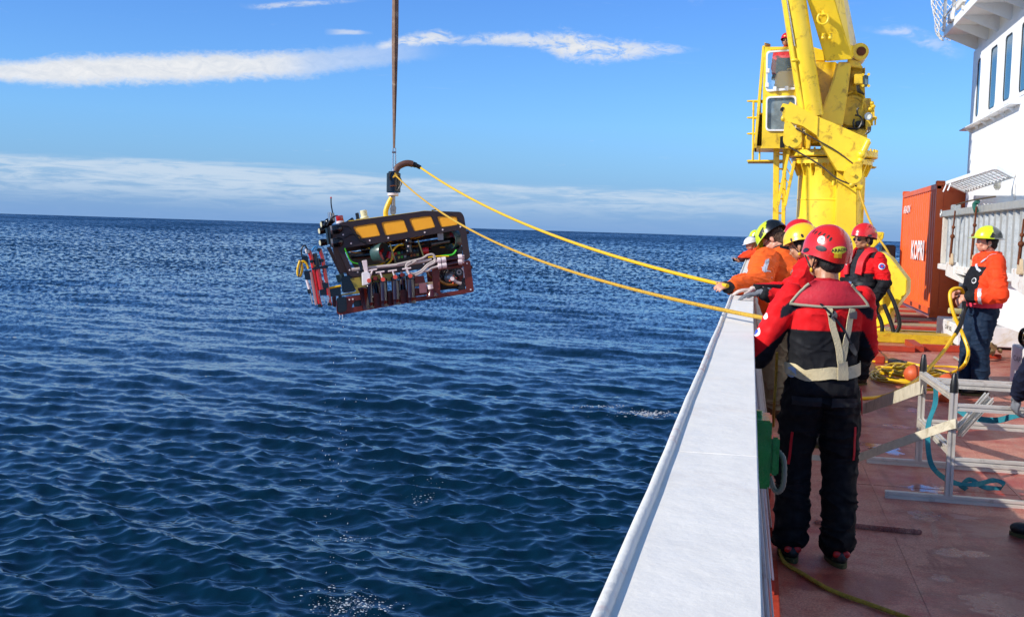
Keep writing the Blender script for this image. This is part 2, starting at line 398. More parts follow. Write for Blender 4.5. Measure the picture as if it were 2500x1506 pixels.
# ------------------------------------------------------------ sea
ZS = -4.35
def make_sea():
    Hh = HC - ZS
    fine = np.arange(-43.0, 6.0, 0.052)
    A = np.concatenate([np.arange(-180, -60, 4.0), np.arange(-60, -43, 0.5), fine, np.arange(6.0, 20, 0.4), np.arange(20, 180, 4.0)])
    ang = np.concatenate([np.linspace(1.0, 0.42, 12)[:-1], np.linspace(0.42, 0.012, 520), 0.012 * np.power(0.955, np.arange(1, 90))])
    rad = Hh / np.tan(ang)
    a = np.radians(A); Rr, Aa = np.meshgrid(rad, a, indexing='ij')
    X = Rr * np.sin(Aa); Yy = Rr * np.cos(Aa)
    dr = np.gradient(rad)[:, None] * np.ones_like(Aa)
    dt = Rr * np.abs(np.gradient(a))[None, :]
    rs = np.random.RandomState(5)
    Z = np.zeros_like(X); DX = np.zeros_like(X); DY = np.zeros_like(X)
    main = R_(196)     # waves run roughly towards the ship's quarter
    NW = 190
    gust = gnoise(np.stack([X.ravel() * 0.035, Yy.ravel() * 0.022, np.full(X.size, 1.7)], 1)).reshape(X.shape)
    gust = np.clip(1.0 + 1.5 * gust, .35, 1.6)
    for i in range(NW):
        lam = 0.22 * (60.0) ** ((i + rs.rand()) / NW)
        k = 2 * math.pi / lam
        spread = 0.38 if lam > 2 else 0.58 if lam > 0.7 else 0.9
        th = main + rs.randn() * spread
        # slope contribution per wave (rms)
        s = 0.0168 * (1.25 if lam < 0.5 else 1.35 if lam < 1.7 else 0.75 if lam < 3.2 else 0.42)
        amp = s * 1.414 / k
        ph = rs.rand() * 6.283
        kx, ky = k * math.sin(th), k * math.cos(th)
        cell = np.abs(math.cos(th)) * dr + np.abs(math.sin(th)) * dt + 0.0
        cell = np.maximum(cell * 0.9, dt)
        att = np.clip((lam / cell - 1.6) / 1.6, 0.0, 1) if lam > 0.2 else 1
        att = np.maximum(att, np.clip(0.55 - cell / 60, 0, 1) * (cell < lam * 12))
        g = gust if lam < 1.6 else 1.0
        arg = kx * X + ky * Yy + ph
        A_ = amp * att * g
        Z += A_ * np.cos(arg); q = 0.75
        DX -= q * A_ * np.sin(arg) * math.sin(th); DY -= q * A_ * np.sin(arg) * math.cos(th)
    nr, na = X.shape
    V = np.stack([X + DX, Yy + DY, ZS + Z], -1).reshape(-1, 3).astype(np.float32)
    idx = np.arange(nr * na).reshape(nr, na)
    q = np.stack([idx[:-1, :-1], idx[:-1, 1:], idx[1:, 1:], idx[1:, :-1]], -1).reshape(-1, 4)
    me = bpy.data.meshes.new('sea'); me.vertices.add(len(V)); me.vertices.foreach_set('co', V.ravel())
    me.loops.add(q.size); me.loops.foreach_set('vertex_index', q.ravel().astype(np.int32))
    me.polygons.add(len(q)); me.polygons.foreach_set('loop_start', np.arange(0, q.size, 4, dtype=np.int32))
    me.polygons.foreach_set('loop_total', np.full(len(q), 4, dtype=np.int32))
    me.polygons.foreach_set('use_smooth', np.ones(len(q), dtype=bool)); me.update()
    if me.polygons[len(q) // 2].normal.z < 0: me.flip_normals()
    M = bpy.data.materials.new('sea_water'); M.use_nodes = True; t = NT(M.node_tree); p = t.n['Principled BSDF']
    co = t.new('ShaderNodeTexCoord').outputs['Object']
    patch = t.noise(t.mapping(co, (0.02, 0.05, 1)), 1.0, 4)
    p.inputs['Base Color'].default_value = (0.0005,0.010,0.026,1)
    t.put(p.inputs['Base Color'], t.ramp(patch, [(0.3, (0.0002, 0.0075, 0.017)), (0.7, (0.0004, 0.0125, 0.027))]))
    p.inputs['IOR'].default_value = 1.34; p.inputs['Specular Tint'].default_value = (0.56, 1.02, 1.2, 1)
    g = t.new('ShaderNodeNewGeometry'); ln = t.new('ShaderNodeVectorMath', operation='LENGTH'); t.l.new(g.outputs['Position'], ln.inputs[0])
    t.put(p.inputs['Roughness'], t.mapr(ln.outputs['Value'], 30, 900, 0.02, 0.2))
    b = t.new('ShaderNodeBump'); b.inputs['Strength'].default_value = 0.28; b.inputs['Distance'].default_value = 0.02
    h = t.math('ADD', t.noise(t.mapping(co, (1, 1.5, 1), rot=(0, 0, 0.3)), 5.0, 4, 0.55, 0.5), t.math('MULTIPLY', t.noise(co, 1.6, 2), 0.8))
    t.put(b.inputs['Height'], h); t.l.new(b.outputs[0], p.inputs['Normal'])
    # beyond ~60 m the single waves are smaller than the mesh can carry: tilt the normals by wave noise instead
    sx_ = t.new('ShaderNodeSeparateXYZ'); t.l.new(g.outputs['Position'], sx_.inputs[0])
    azr = t.math('ARCTAN2', sx_.outputs[0], sx_.outputs[1]); dep = t.math('DIVIDE', 6.0, t.math('MAXIMUM', ln.outputs['Value'], 5.0))
    cv = t.new('ShaderNodeCombineXYZ'); t.put(cv.inputs[0], t.math('MULTIPLY', azr, 260.0)); t.put(cv.inputs[1], t.math('MULTIPLY', t.math('POWER', dep, 0.8), 640.0))
    na_ = t.noise(cv.outputs[0], 1.0, 5, 0.7, 0.3)
    cv2 = t.new('ShaderNodeCombineXYZ'); t.put(cv2.inputs[0], t.math('MULTIPLY', azr, 9.0)); t.put(cv2.inputs[1], t.math('MULTIPLY', t.math('POWER', dep, 0.6), 60.0))
    nb_ = t.noise(cv2.outputs[0], 1.0, 3, 0.6, 0.3)
    nc_ = t.noise(t.mapping(co, (0.5, 0.9, 1)), 1.0, 3, 0.6)
    far = t.mapr(ln.outputs['Value'], 24, 170, 0, 1)
    tilt = t.math('ADD', t.math('ADD', t.math('MULTIPLY', t.math('SUBTRACT', t.mapr(na_, 0.32, 0.68, -0.16, 0.40), 0.15), t.mapr(ln.outputs['Value'], 150, 1100, 1.0, 0.25)), t.mapr(ln.outputs['Value'], 150, 1100, 0.13, 0.16)), t.math('MULTIPLY', t.mapr(nb_, 0.3, 0.7, -0.05, 0.07), 1.0))
    tilt = t.math('MULTIPLY', t.math('ADD', tilt, t.mapr(nc_, 0.3, 0.7, -0.08, 0.08)), far)
    tilt = t.math('MAXIMUM', tilt, 0.0)
    dv = t.new('ShaderNodeVectorMath', operation='NORMALIZE'); cz = t.new('ShaderNodeCombineXYZ')
    t.put(cz.inputs[0], t.math('MULTIPLY', sx_.outputs[0], -1)); t.put(cz.inputs[1], t.math('MULTIPLY', sx_.outputs[1], -1)); t.l.new(cz.outputs[0], dv.inputs[0])
    sc_ = t.new('ShaderNodeVectorMath', operation='SCALE'); t.l.new(dv.outputs[0], sc_.inputs[0]); t.put(sc_.inputs['Scale'], tilt)
    ad = t.new('ShaderNodeVectorMath', operation='ADD'); t.l.new(b.outputs[0], ad.inputs[0]); t.l.new(sc_.outputs[0], ad.inputs[1])
    nn = t.new('ShaderNodeVectorMath', operation='NORMALIZE'); t.l.new(ad.outputs[0], nn.inputs[0]); t.l.new(nn.outputs[0], p.inputs['Normal'])
    me.materials.append(M)
    o = bpy.data.objects.new('sea', me); COL.objects.link(o); ORI['sea'] = np.zeros(3)
    tag(o, kind='structure')
    return V.reshape(nr, na, 3)
SEA = make_sea()
# ------------------------------------------------------------ deck
def deck_material():
    M = bpy.data.materials.new('deck_paint'); M.use_nodes = True; t = NT(M.node_tree); p = t.n['Principled BSDF']
    g = t.new('ShaderNodeNewGeometry'); co = g.outputs['Position']
    big = t.noise(co, 0.9, 6, 0.62, 0.4); mid = t.noise(co, 5.0, 5, 0.65); grit = t.noise(co, 75.0, 4, 0.8); grit2 = t.noise(co, 160.0, 3, 0.7)
    strk = t.noise(t.mapping(co, (6.0, 0.8, 1)), 1.0, 6, 0.7, 0.4)
    c = t.ramp(t.math('ADD', t.math('MULTIPLY', big, 0.6), t.math('MULTIPLY', mid, 0.4)), [(0.40, lin('#a82e20')), (0.47, lin('#b96350')), (0.56, lin('#cc8e78')), (0.66, lin('#bd604c'))])
    c = t.mix(t.math('MULTIPLY', t.mapr(strk, 0.56, 0.66, 0, 1, True), 0.55), c, lin('#7e2a20'))
    c = t.mix(t.math('MULTIPLY', t.mapr(strk, 0.42, 0.34, 0, 1, True), 0.5), c, lin('#b39a88'))
    c = t.mix(t.mapr(grit, 0.40, 0.66, 0.0, 0.8), c, lin('#62302a'))
    c = t.mix(t.mapr(grit2, 0.56, 0.70, 0.0, 0.5), c, lin('#d8c6b6'))
    # wet patches and puddles lying on the paint
    sxy = t.new('ShaderNodeSeparateXYZ'); t.l.new(co, sxy.inputs[0])
    pud = None; wet = None
    spots = [(atZ(2165, 1097), .17, .26, 1), (atZ(2262, 1192), .22, .18, 1), (atZ(2190, 1040), .20, .12, .3), (atZ(2262, 1260), .16, .2, .4), (atZ(2352, 1262), .12, .10, .3),
             (atZ(2345, 1350), .16, .14, .5), (atZ(2305, 1410), .09, .1, .4), (atZ(2110, 1040), .5, .06, .2), (atZ(2480, 1480), .35, .25, .3), (atZ(2490, 1400), .42, .55, .12), (atZ(2100, 1430), .30, .25, .1), (atZ(2420, 1290), .25, .3, .1), (atZ(2230, 1000), .1, .3, .3), (atZ(2120,1085), .3, .12, .5)]
    nz = t.math('MULTIPLY', t.math('SUBTRACT', t.noise(co, 6.0, 6, 0.65), 0.5), 2.6)
    for P, rx, ry, k in spots:
        dx = t.math('DIVIDE', t.math('SUBTRACT', sxy.outputs[0], float(P[0])), rx); dy = t.math('DIVIDE', t.math('SUBTRACT', sxy.outputs[1], float(P[1])), ry)
        d = t.math('ADD', t.math('SQRT', t.math('ADD', t.math('MULTIPLY', dx, dx), t.math('MULTIPLY', dy, dy))), nz)
        w_ = t.mapr(d, 1.25, 0.55, 0, 1, True); q_ = t.mapr(d, 0.75, 0.55, 0, k, True)
        wet = w_ if wet is None else t.math('MAXIMUM', wet, w_); pud = q_ if pud is None else t.math('MAXIMUM', pud, q_)
    c = t.mix(t.math('MULTIPLY', wet, 0.6), c, lin('#6b1f1c'))
    t.put(p.inputs['Base Color'], c)
    t.put(p.inputs['Roughness'], t.math('SUBTRACT', t.mapr(big, 0.35, 0.65, 0.36, 0.64), t.math('MULTIPLY', pud, 0.66), clamp=True))
    b = t.new('ShaderNodeBump'); b.inputs['Distance'].default_value = 0.004
    t.put(b.inputs['Strength'], t.math('SUBTRACT', 0.6, t.math('MULTIPLY', pud, 0.52))); t.put(b.inputs['Height'], t.math('ADD', grit, t.math('MULTIPLY', mid, 2.0))); t.l.new(b.outputs[0], p.inputs['Normal'])
    return M
deckm = deck_material()
deck = tag(MB().bx(-0.17, 9.0, -4, 46, -0.05, 0).build('deck', deckm, smooth=False), kind='structure')
hull = tag(MB().bx(-0.19, -0.175, -4, 46, -6, -0.06).build('hull_side', mat('hull_orange', '#b8371c', 0.45, dirt='#5a1c10', dirt_amt=.3), smooth=False), kind='structure')
for yy in (4.2, 8.3, 12.4, 16.5): MB().bx(-0.1, 3.2, yy - .007, yy + .007, -0.001, 0.002).build('weld_seam', deckm, deck)
for xx in (0.82, 1.75, 2.6):
    MB().bx(xx - .006, xx + .006, 4.23, 19.8, -0.001, 0.0018).build('weld_seam', deckm, deck)
P = atZ(1990, 1275); Q = atZ(2250, 1300); bb = MB(); bb.obox(((P[0] + Q[0]) / 2, (P[1] + Q[1]) / 2, .014), (nrm([Q[0] - P[0], Q[1] - P[1], 0]), nrm([P[1] - Q[1], Q[0] - P[0], 0]), (0, 0, 1)), (abs(Q[0] - P[0]) / 2, .055, .014)); bb.build('flat_bar', deckm, deck, bevel=.006)
for k in range(16):
    y0 = 21.2 + k * .62
    w_m = wood if k % 3 else plate_red
    MB().bx(1.9, 3.6, y0, y0 + .52 + .05 * (k % 2), 0.0, 0.03 + .025 * (k % 3 == 0)).build('deck_plank', w_m, deck, bevel=.006)
for (x0, x1, y0, y1, h) in ((1.6, 1.72, 16.6, 18.7, .10), (1.72, 2.35, 18.55, 18.7, .08), (2.5, 3.4, 18.9, 19.05, .10), (3.0, 3.5, 18.2, 18.32, .06), (2.35, 2.5, 18.7, 19.9, .09)):
    MB().bx(x0, x1, y0, y1, 0, h).build('deck_stiffener', plate_red, deck, bevel=.008)

# ------------------------------------------------------------ bulwark
CAPZ = 1.15
bul = empty('bulwark', (-0.1, 8, 0), 'white painted steel bulwark with a broad flat cap running along the ship side', 'bulwark')
def cap_material():
    M = mat('cap_paint', '#ece7dd', 0.55, var=0.05, vs=3.5, bump=0.5, bs=22, dirt='#c9b4a2', dirt_amt=0.25, dirt_s=2.0, bdist=0.006)
    return M
capm = cap_material()
def xo(y): return -.186 - .0036 * y
def xi(y): return .037 - .0072 * y if y < 8 else -.0206 - .0036 * (y - 8)
def sweep(name, xa, xb, z0, z1, m_, y0=-3, y1=40, step=1.0, bevel=0, gap=0):
    ys = list(np.arange(y0, y1, step)) + [y1]; ys[0] += gap; ys[-1] -= gap; V = []; Fc = []
    for y in ys: V += [(xa(y), y, z0), (xb(y), y, z0), (xb(y), y, z1), (xa(y), y, z1)]
    for k in range(len(ys) - 1):
        a = k * 4
        for q in range(4): Fc.append((a + q, a + (q + 1) % 4, a + 4 + (q + 1) % 4, a + 4 + q))
    Fc += [(3, 2, 1, 0), tuple(range(len(V) - 4, len(V)))]
    b = MB(); b.add(V, Fc); return b.build(name, m_, bul, bevel=bevel)
ysj = [-3.0, 2.75, 7.35, 12.1, 16.9, 21.7, 26.5, 31.3, 40]
for a, b_ in zip(ysj[:-1], ysj[1:]): sweep('cap_plate', xo, xi, CAPZ - .014, CAPZ, capm, a, b_, .5, .002, .0008)
edgem = mat('edge_paint', '#e2dfd6', 0.5, var=.05, bump=.5, bs=25, dirt='#b4512c', dirt_amt=.6, dirt_s=4.2)
b = MB(); b.tube([(xo(a) + .011 + .0012 * math.sin(a * 3.1) + .0006 * math.sin(a * 17), a, CAPZ + .001) for a in np.arange(-3, 40, .22)], .0115, 12); b.build('half_round_edge', edgem, bul)
sweep('inner_lip', lambda y: xi(y) - .008, lambda y: xi(y) + .002, CAPZ - .05, CAPZ - .0145, edgem)
so_ = lambda y: xo(y) + .002; si_ = lambda y: xo(y) + .014
sweep('side_plating', so_, si_, .26, CAPZ - .016, white_s); sweep('side_plating', so_, si_, -.04, .26, white_s, -3, 4.45); sweep('side_plating', so_, si_, -.04, .26, white_s, 5.35, 40)
fr = Frame((0, 0, 0), (1, 0, 0), (0, 0, 1))
for yy in list(np.arange(-2.6, 30, 1.02)):
    pl = [(-.17 - .0036 * yy, 0), (.125, 0), (.125, .06), (xi(yy) - .010, CAPZ - .055), (-.17 - .0036 * yy, CAPZ - .055)]
    st = MB(); st.v.append(np.zeros((0, 3))); F2 = Frame((0, yy, 0), (1, 0, 0), (0, 0, 1)); st.prism(pl, F2, -.005, .005)
    w_ = st.build('stay_web', white_s, bul, smooth=False)
    st = MB(); a0 = np.array([.130, yy, .075]); a1 = np.array([xi(yy) - .006, yy, CAPZ - .06]); st.bar(a0, a1, .008, .07, up=(0, 1, 0)); st.build('stay_flange', white_s, w_, bevel=.002)
    MB().bx(-.16, .137, yy - .036, yy + .036, .008, .075).build('stay_foot', plate_red, w_)
MB().bx(-.17, .16, -3, 40, 0.0, .006).build('waterway_strip', plate_red, bul)
for k in (0, 1):
    pts = [(-.13 + .06 * k, y, .55 + .25 * k) for y in np.linspace(-3, 38, 30)]
# green junction box fixed under the cap
gb = empty('junction_box', (0.05, 4.15, .82), 'green painted electrical junction box fixed under the bulwark cap', 'junction box')
MB().bx(.006, .068, 4.02, 4.22, .81, 1.04).build('housing', greenp, gb, bevel=.006)
MB().bx(.068, .096, 4.06, 4.18, .85, .98).build('cover', greenp, gb, bevel=.006)
MB().cyl((.02, 4.12, 1.035), (.02, 4.12, 1.06), .016).build('cable_gland', greenp, gb)
b = MB(); pts = spline([(.085, 4.12, .93), (.112, 4.10, .90), (.115, 4.09, .82), (.10, 4.09, .79), (.083, 4.1, .80), (.068, 4.1, .84)], 8)
b.tube(pts, [.0085 + .0016 * (i % 2) for i in range(len(pts))], 8); b.build('flexible_conduit', mat('conduit', '#7d7b68', .5, var=.2), gb)
MB().cyl((.02, 4.6, .73), (.05, 4.6, .73), .04).build('lower_socket', greenp, gb, bevel=.004)

# ------------------------------------------------------------ yellow deck step, cables on the timber
tp = MB().bx(1.75, 3.12, 20.1, 20.75, 0, .15).build('tread_step', tread, bevel=.012); tag(tp, 'yellow chequer plate step across the red deck, rust stained', 'step')

# ------------------------------------------------------------ orange container
XC, Y0, Y1, ZT = 3.69, 27.05, 33.3, 2.96
cont = empty('shipping_container', (4.9, 29.7, 0), 'bright orange shipping container with white letters on its corrugated side', 'container')
def corr(b, y0, y1, z0, z1, x, depth, n, sgn=-1):
    prof = []; L = (y1 - y0) / n
    for i in range(n):
        a = y0 + i * L; prof += [(a, x), (a + L * .36, x), (a + L * .5, x + depth), (a + L * .86, x + depth)]
    prof.append((y1, x)); V = []; Fc = []
    for (yy, xx) in prof: V += [(xx, yy, z0), (xx, yy, z1), (xx + .02, yy, z0), (xx + .02, yy, z1)]
    for i in range(len(prof) - 1):
        a = i * 4; c = a + 4
        Fc += [(a, a + 1, c + 1, c), (a + 2, c + 2, c + 3, a + 3), (a + 1, a + 3, c + 3, c + 1), (a, c, c + 2, a + 2)]
    b.add(V, Fc); return b
corr(MB(), Y0 + .14, Y1 - .14, .22, ZT - .16, XC + .02, .045, 17).build('corrugated_side', cont_org, cont, smooth=False)
MB().bx(XC, XC + .1, Y0, Y1, ZT - .16, ZT - .04).build('side_rail', cont_org, cont, bevel=.008); MB().bx(XC, XC + .1, Y0 + .1, Y1, .08, .22).build('side_rail', cont_org, cont, bevel=.008)
for yy in (Y0, Y1 - .14):
    MB().bx(XC - .004, XC + .15, yy, yy + .14, .05, ZT - .05).build('corner_post', cont_org, cont, bevel=.01)
    for z in (.02, ZT - .1):
        MB().bx(XC - .012, XC + .17, yy - .012, yy + .155, z, z + .12).build('corner_casting', cont_org, cont, bevel=.012)
for yy in (28.6, 30.2): MB().bx(XC - .006, XC + .05, yy, yy + .34, .1, .2).build('fork_pocket', mat('pocket_dark', '#5a2412', .7), cont, bevel=.004)
b = MB(); b.bx(XC + .15, 6.1, Y0 + .02, Y0 + .1, .05, ZT - .05); b.bx(XC + .15, 6.1, Y0 - .01, Y0 + .1, ZT - .2, ZT - .04); b.bx(XC + .15, 6.1, Y0 - .01, Y0 + .1, .05, .25); b.build('end_frame', cont_org, cont, bevel=.01)
for xx in (4.3, 4.7, 5.2, 5.6): MB().cyl((xx, Y0 - .03, .2), (xx, Y0 - .03, ZT - .2), .02).build('locking_bar', galv, cont)
MB().bx(XC + .1, 6.1, Y0 + .1, Y1, ZT - .06, ZT - .03).build('roof', cont_org, cont)
MB().bx(6.0, 6.1, Y0 + .1, Y1, .1, ZT - .06).build('far_side', cont_org, cont)
frc = Frame((XC - .006, 0, 0), (0, -1, 0), (0, 0, 1))
wlet = mat('white_lettering', '#eceae4', .5, var=.03)
def lettering(txt, fr, a0, b0, a1, b1, parent, m_, name='lettering', bold=.0, shear=0, d=0.0, thick=.002):
    V, Fc = text_mesh(txt, 1.0, bold, 1.0, shear)
    mn, mx = V.min(0), V.max(0)
    a = a0 + (V[:, 0] - mn[0]) / (mx[0] - mn[0]) * (a1 - a0); bb = b0 + (V[:, 1] - mn[1]) / (mx[1] - mn[1]) * (b1 - b0)
    return mk(name, [fr.w3(x, y, d) for x, y in zip(a, bb)], Fc, m_, parent, smooth=False)
a0, b1 = frc.p(2226, 586); a1, b0 = frc.p(2254, 637); lettering('KOPRI', frc, a0, b0, a1, b1, cont, wlet, bold=.03, d=-.002)
a0, b0, a1, b1 = -32.9, 2.38, -31.5, 2.58; lettering('ARAON', frc, a0, b0, a1, b1, cont, wlet, bold=.02, d=-.002)
# dark box between container and sea
db = MB(); db.bx(3.2, 3.55, 33.0, 33.8, 0, 1.55); tag(db.build('dark_cabinet', black, bevel=.03), 'dark cabinet standing behind the far left edge of the orange container', 'cabinet')

# ------------------------------------------------------------ superstructure (tower)
XT = 4.2; YF = 26.5
tw = empty('superstructure', (6.0, 15, 0), 'white ship superstructure with three tall bridge windows and overhanging wing', 'ship superstructure')
ft = Frame((XT, 0, 0), (0, -1, 0), (0, 0, 1))
wins = [(25.9, 25.45), (24.5, 23.74), (23.12, 22.38), (21.75, 21.0), (20.4, 19.6)]
holes = [rounded([(-a, 4.18), (-b_, 4.18), (-b_, 5.42), (-a, 5.42)], .16) for a, b_ in wins]
plate([(-YF, 2.0), (-6, 2.0), (-6, 5.64), (-YF, 5.64)], holes, ft, 0, .1).build('wall', white, tw, smooth=False)
b = MB(); b.bx(XT, XT + .1, 6, YF, 0, 2.0); b.bx(XT + .1, 9, YF - .1, YF, 0, 5.64); b.bx(XT, 9, 6, 6.1, 0, 5.64); b.build('lower_wall', white, tw, smooth=False)
b = MB(); b.bx(XT + .1, 9, 6.1, YF - .1, 5.55, 5.63); b.bx(XT + .06, XT + .16, 6, YF - .03, 5.64, 9); b.build('upper_wall', white, tw, smooth=False)
for a, b_ in wins:
    outer = rounded([(-a - .03, 4.15), (-b_ + .03, 4.15), (-b_ + .03, 5.45), (-a - .03, 5.45)], .19)
    inner = rounded([(-a + .035, 4.215), (-b_ - .035, 4.215), (-b_ - .035, 5.385), (-a + .035, 5.385)], .13)
    f_ = plate(outer, [inner], ft, -.014, .012).build('window_frame', white, tw, smooth=False)
    g_ = plate(rounded([(-a + .01, 4.19), (-b_ - .01, 4.19), (-b_ - .01, 5.41), (-a + .01, 5.41)], .15), [rounded([(-a + .06, 4.24), (-b_ - .06, 4.24), (-b_ - .06, 5.36), (-a + .06, 5.36)], .11)], ft, -.004, .010).build('gasket', black, f_, smooth=False)
    MB().bx(XT + .004, XT + .009, b_ + .02, a - .02, 4.20, 5.40).build('pane', winglass, f_, smooth=False)
b = MB(); b.bx(XT + .5, XT + .55, 6.2, YF - .2, 2.2, 5.54); b.build('inner_bulkhead', mat('interior_grey', '#4a5a62', .8), tw)
b = MB(); b.bx(XT - .16, XT, 21.5, YF + .3, 4.02, 4.045); b.build('window_ledge', white, tw, bevel=.005)
for yy in np.arange(22.0, YF, .85):
    b = MB(); b.prism([(XT - .14, 4.015), (XT, 4.015), (XT, 3.93)], Frame((0, yy, 0), (1, 0, 0), (0, 0, 1)), -.006, .006); b.build('ledge_bracket', white, tw, smooth=False)
# bridge wing
XWg = 3.6; ZW = 5.94; YW = 26.5
b = MB(); b.bx(XWg, XT + .06, 6, YW, ZW + .04, ZW + .06); b.build('wing_deck', white, tw, smooth=False)
b = MB(); b.bx(XWg - .02, XWg, 6, YW, ZW, ZW + .16); b.build('wing_edge', white, tw, smooth=False)
b = MB(); b.bx(XWg, XT + .06, YW - .02, YW, ZW, ZW + .16); b.build('wing_end', white, tw, smooth=False)
for yy in (26.46, 25.25, 24.2, 23.0, 21.9, 20.8, 19.7, 18.6):
    b = MB(); b.prism([(XWg, ZW + .038), (XT + .06, ZW + .038), (XT + .06, 5.66), (XWg, ZW)], Frame((0, yy, 0), (1, 0, 0), (0, 0, 1)), -.008, .008); b.build('wing_bracket', white, tw, smooth=False)
for yy in (26.4, 25.2, 24.0, 22.8): MB().bar((XWg - .03, yy, ZW + .1), (XWg - .03, yy, ZW + 1.15), .06).build('wing_stanchion', white_s, tw, bevel=.006)
for z in (.4, .75, 1.15): MB().cyl((XWg - .03, 6, ZW + z), (XWg - .03, YW, ZW + z), .02, n=8).build('wing_rail', white_s, tw)
MB().bx(XWg - .08, XWg - .02, 25.1, 25.6, ZW + .12, ZW + .3).build('wing_cleat', white_s, tw, bevel=.01)
MB().bx(XWg - .08, XWg - .02, 23.7, 24.6, ZW + .2, ZW + .34).build('wing_cleat', white_s, tw, bevel=.01)
# safety net bundled at the wing end
cordm = mat('net_cord', '#dcd8cf', .8, var=.08)
b = MB(); NX, NYn = 15, 13
def netp(i, j):
    a = i / (NX - 1); c = j / (NYn - 1)
    px_ = 2352 - 75 * math.sin(min(1.0, a * 1.25) * 1.57) + 14 * c * math.sin(3 * c + i) * .3 - 6 * math.cos(c * 5)
    if a > .8: px_ += (a - .8) * 60
    py_ = -30 + 128 * (c ** .8) + 7 * math.sin(a * 9) * (1 - c) + (2 if c > .9 else 0)
    if c > .8: px_ += (c - .8) * 130 * (1 - a * .2)
    return atY(px_, py_, 26.7 + .35 * math.sin(a * 3.1) * (1 - c * .5))
for i in range(NX - 1):
    for j in range(NYn - 1):
        if (i + j) % 2 == 0:
            for (di, dj) in ((0, 0), (1, 1)):
                p0, p1 = netp(i, j), netp(i + 1, j + 1)
            b.tube([p0, (p0 + p1) / 2 + np.array([0, 0, -.012]), p1], .0085, 5)
        else:
            p0, p1 = netp(i + 1, j), netp(i, j + 1); b.tube([p0, (p0 + p1) / 2 + np.array([0, 0, -.012]), p1], .0085, 5)
tag(b.build('safety_net', cordm), 'white knotted safety net bundled over the end of the bridge wing', 'net')

# hinged grating hanging off the wall
gr = empty('hinged_grating', (3.75, 19, 2.7), 'white slatted hinged platform folded out from the superstructure wall above the grey container', 'platform')
C4 = [np.array(p) for p in (atZ(2312, 447, 2.72), atZ(2358, 467, 2.70), atZ(2472, 430, 2.70), atZ(2430, 409, 2.72))]
C4[1][0] = min(C4[1][0], XT - .02); C4[2][0] = min(C4[2][0], XT - .02)
for a, c in ((0, 1), (1, 2), (2, 3), (3, 0)): MB().bar(C4[a], C4[c], .05, .06).build('frame_bar', white, gr, bevel=.004)
for k in range(1, 14):
    t = k / 14; p0 = C4[0] * (1 - t) + C4[3] * t; p1 = C4[1] * (1 - t) + C4[2] * t; MB().bar(p0, p1, .035, .03).build('slat', white, gr, bevel=.003)
for t in (.25, .5, .75):
    p0 = C4[0] * (1 - t) + C4[1] * t; p1 = C4[3] * (1 - t) + C4[2] * t; MB().bar(p0 + np.array([0, 0, .03]), p1 + np.array([0, 0, .03]), .03, .03).build('cross_bar', white, gr)
for t in (0.0, .12): p0 = C4[0] * (1 - t) + C4[3] * t; MB().cyl(p0, p0 + np.array([-.06, -.02, -.16]), .012, n=8).build('hinge_pin', white, gr)

# caged deck light
dl = empty('caged_lamp', atX(2452, 440, XT - .15), 'red capped bulkhead lamp in a wire cage on the white wall', 'lamp')
Pl = atX(2436, 437, XT - .28)
b = MB(); b.lathe(Pl + np.array([0, 0, -.02]), (0, 0, 1), [(.055, 0), (.062, .02), (.062, .06), (.04, .085)], 16); b.tube(spline([Pl + np.array([0, 0, .05]), Pl + np.array([.1, 0, .07]), Pl + np.array([.24, 0, .07])], 4), .03, 10); b.build('lamp_body', redp, dl)
b = MB(); b.lathe(Pl + np.array([0, 0, -.17]), (0, 0, 1), [(.02, 0), (.045, .02), (.05, .08), (.05, .15)], 16); b.build('glass_dome', mat('lamp_glass', '#e8e2cc', .15, alpha=.8), dl)
b = MB()
for k in range(8):
    a = k * math.pi / 4; e = np.array([math.cos(a), math.sin(a), 0]); b.tube([Pl + e * .06 + np.array([0, 0, -.02]), Pl + e * .062 + np.array([0, 0, -.14]), Pl + e * .02 + np.array([0, 0, -.19])], .004, 5)
for z in (-.06, -.11): b.ring(Pl + np.array([0, 0, z]), (0, 0, 1), .066, .058, .008, 20)
b.build('wire_cage', white_s, dl)
b = MB(); b.cyl(Pl + np.array([.24, 0, .07]), Pl + np.array([.27, 0, .07]), .06); b.tube(spline([Pl + np.array([.27, -.1, .02]), Pl + np.array([.25, -.1, -.25]), Pl + np.array([.3, -.1, -.45])], 5), .015, 8); b.build('wall_socket', white_s, dl)

# ------------------------------------------------------------ grey corrugated rack box lashed by the wall
XS = 3.3
bx0 = atX(2308, 512, XS)[1]; ztop = 2.2
rk = empty('corrugated_box', (3.8, 17, 1.2), 'grey corrugated steel box on white brackets with rusty lashing rods', 'steel box')
zb = 1.27
corr(MB(), 9.0, bx0 - .08, zb, ztop - .08, XS, .10, 32).build('corrugated_panel', galv, rk, smooth=False)
b = MB(); b.bx(XS - .06, XS + .1, 9, bx0, ztop - .08, ztop + .03); b.build('top_rail', galv, rk, bevel=.008)
b = MB(); b.bx(XS - .07, XS + .1, 9, bx0 + .1, zb - .10, zb); b.build('bottom_rail', white_s, rk, bevel=.008)
MB().bx(XS - .04, XS + .1, bx0 - .14, bx0, zb, ztop - .08).build('end_post', mat('rusty_white', '#cfc8bc', .6, var=.1, dirt='#8a4a18', dirt_amt=.9, dirt_s=6), rk, bevel=.01)
b = MB(); b.bx(XS + .1, XT - .02, bx0 - .06, bx0, zb, ztop); b.bx(XS + .1, XT - .02, 9, bx0 - .06, ztop - .04, ztop); b.build('end_panel', galv, rk)
Pc = np.array([XS - .07, bx0, ztop - .02]); b = MB(); b.tube([Pc + np.array([0, .06 * math.cos(a), .06 * math.sin(a)]) for a in np.linspace(0, 6.3, 14)], .014, 6, caps=False); b.build('lifting_ring', galv, rk)
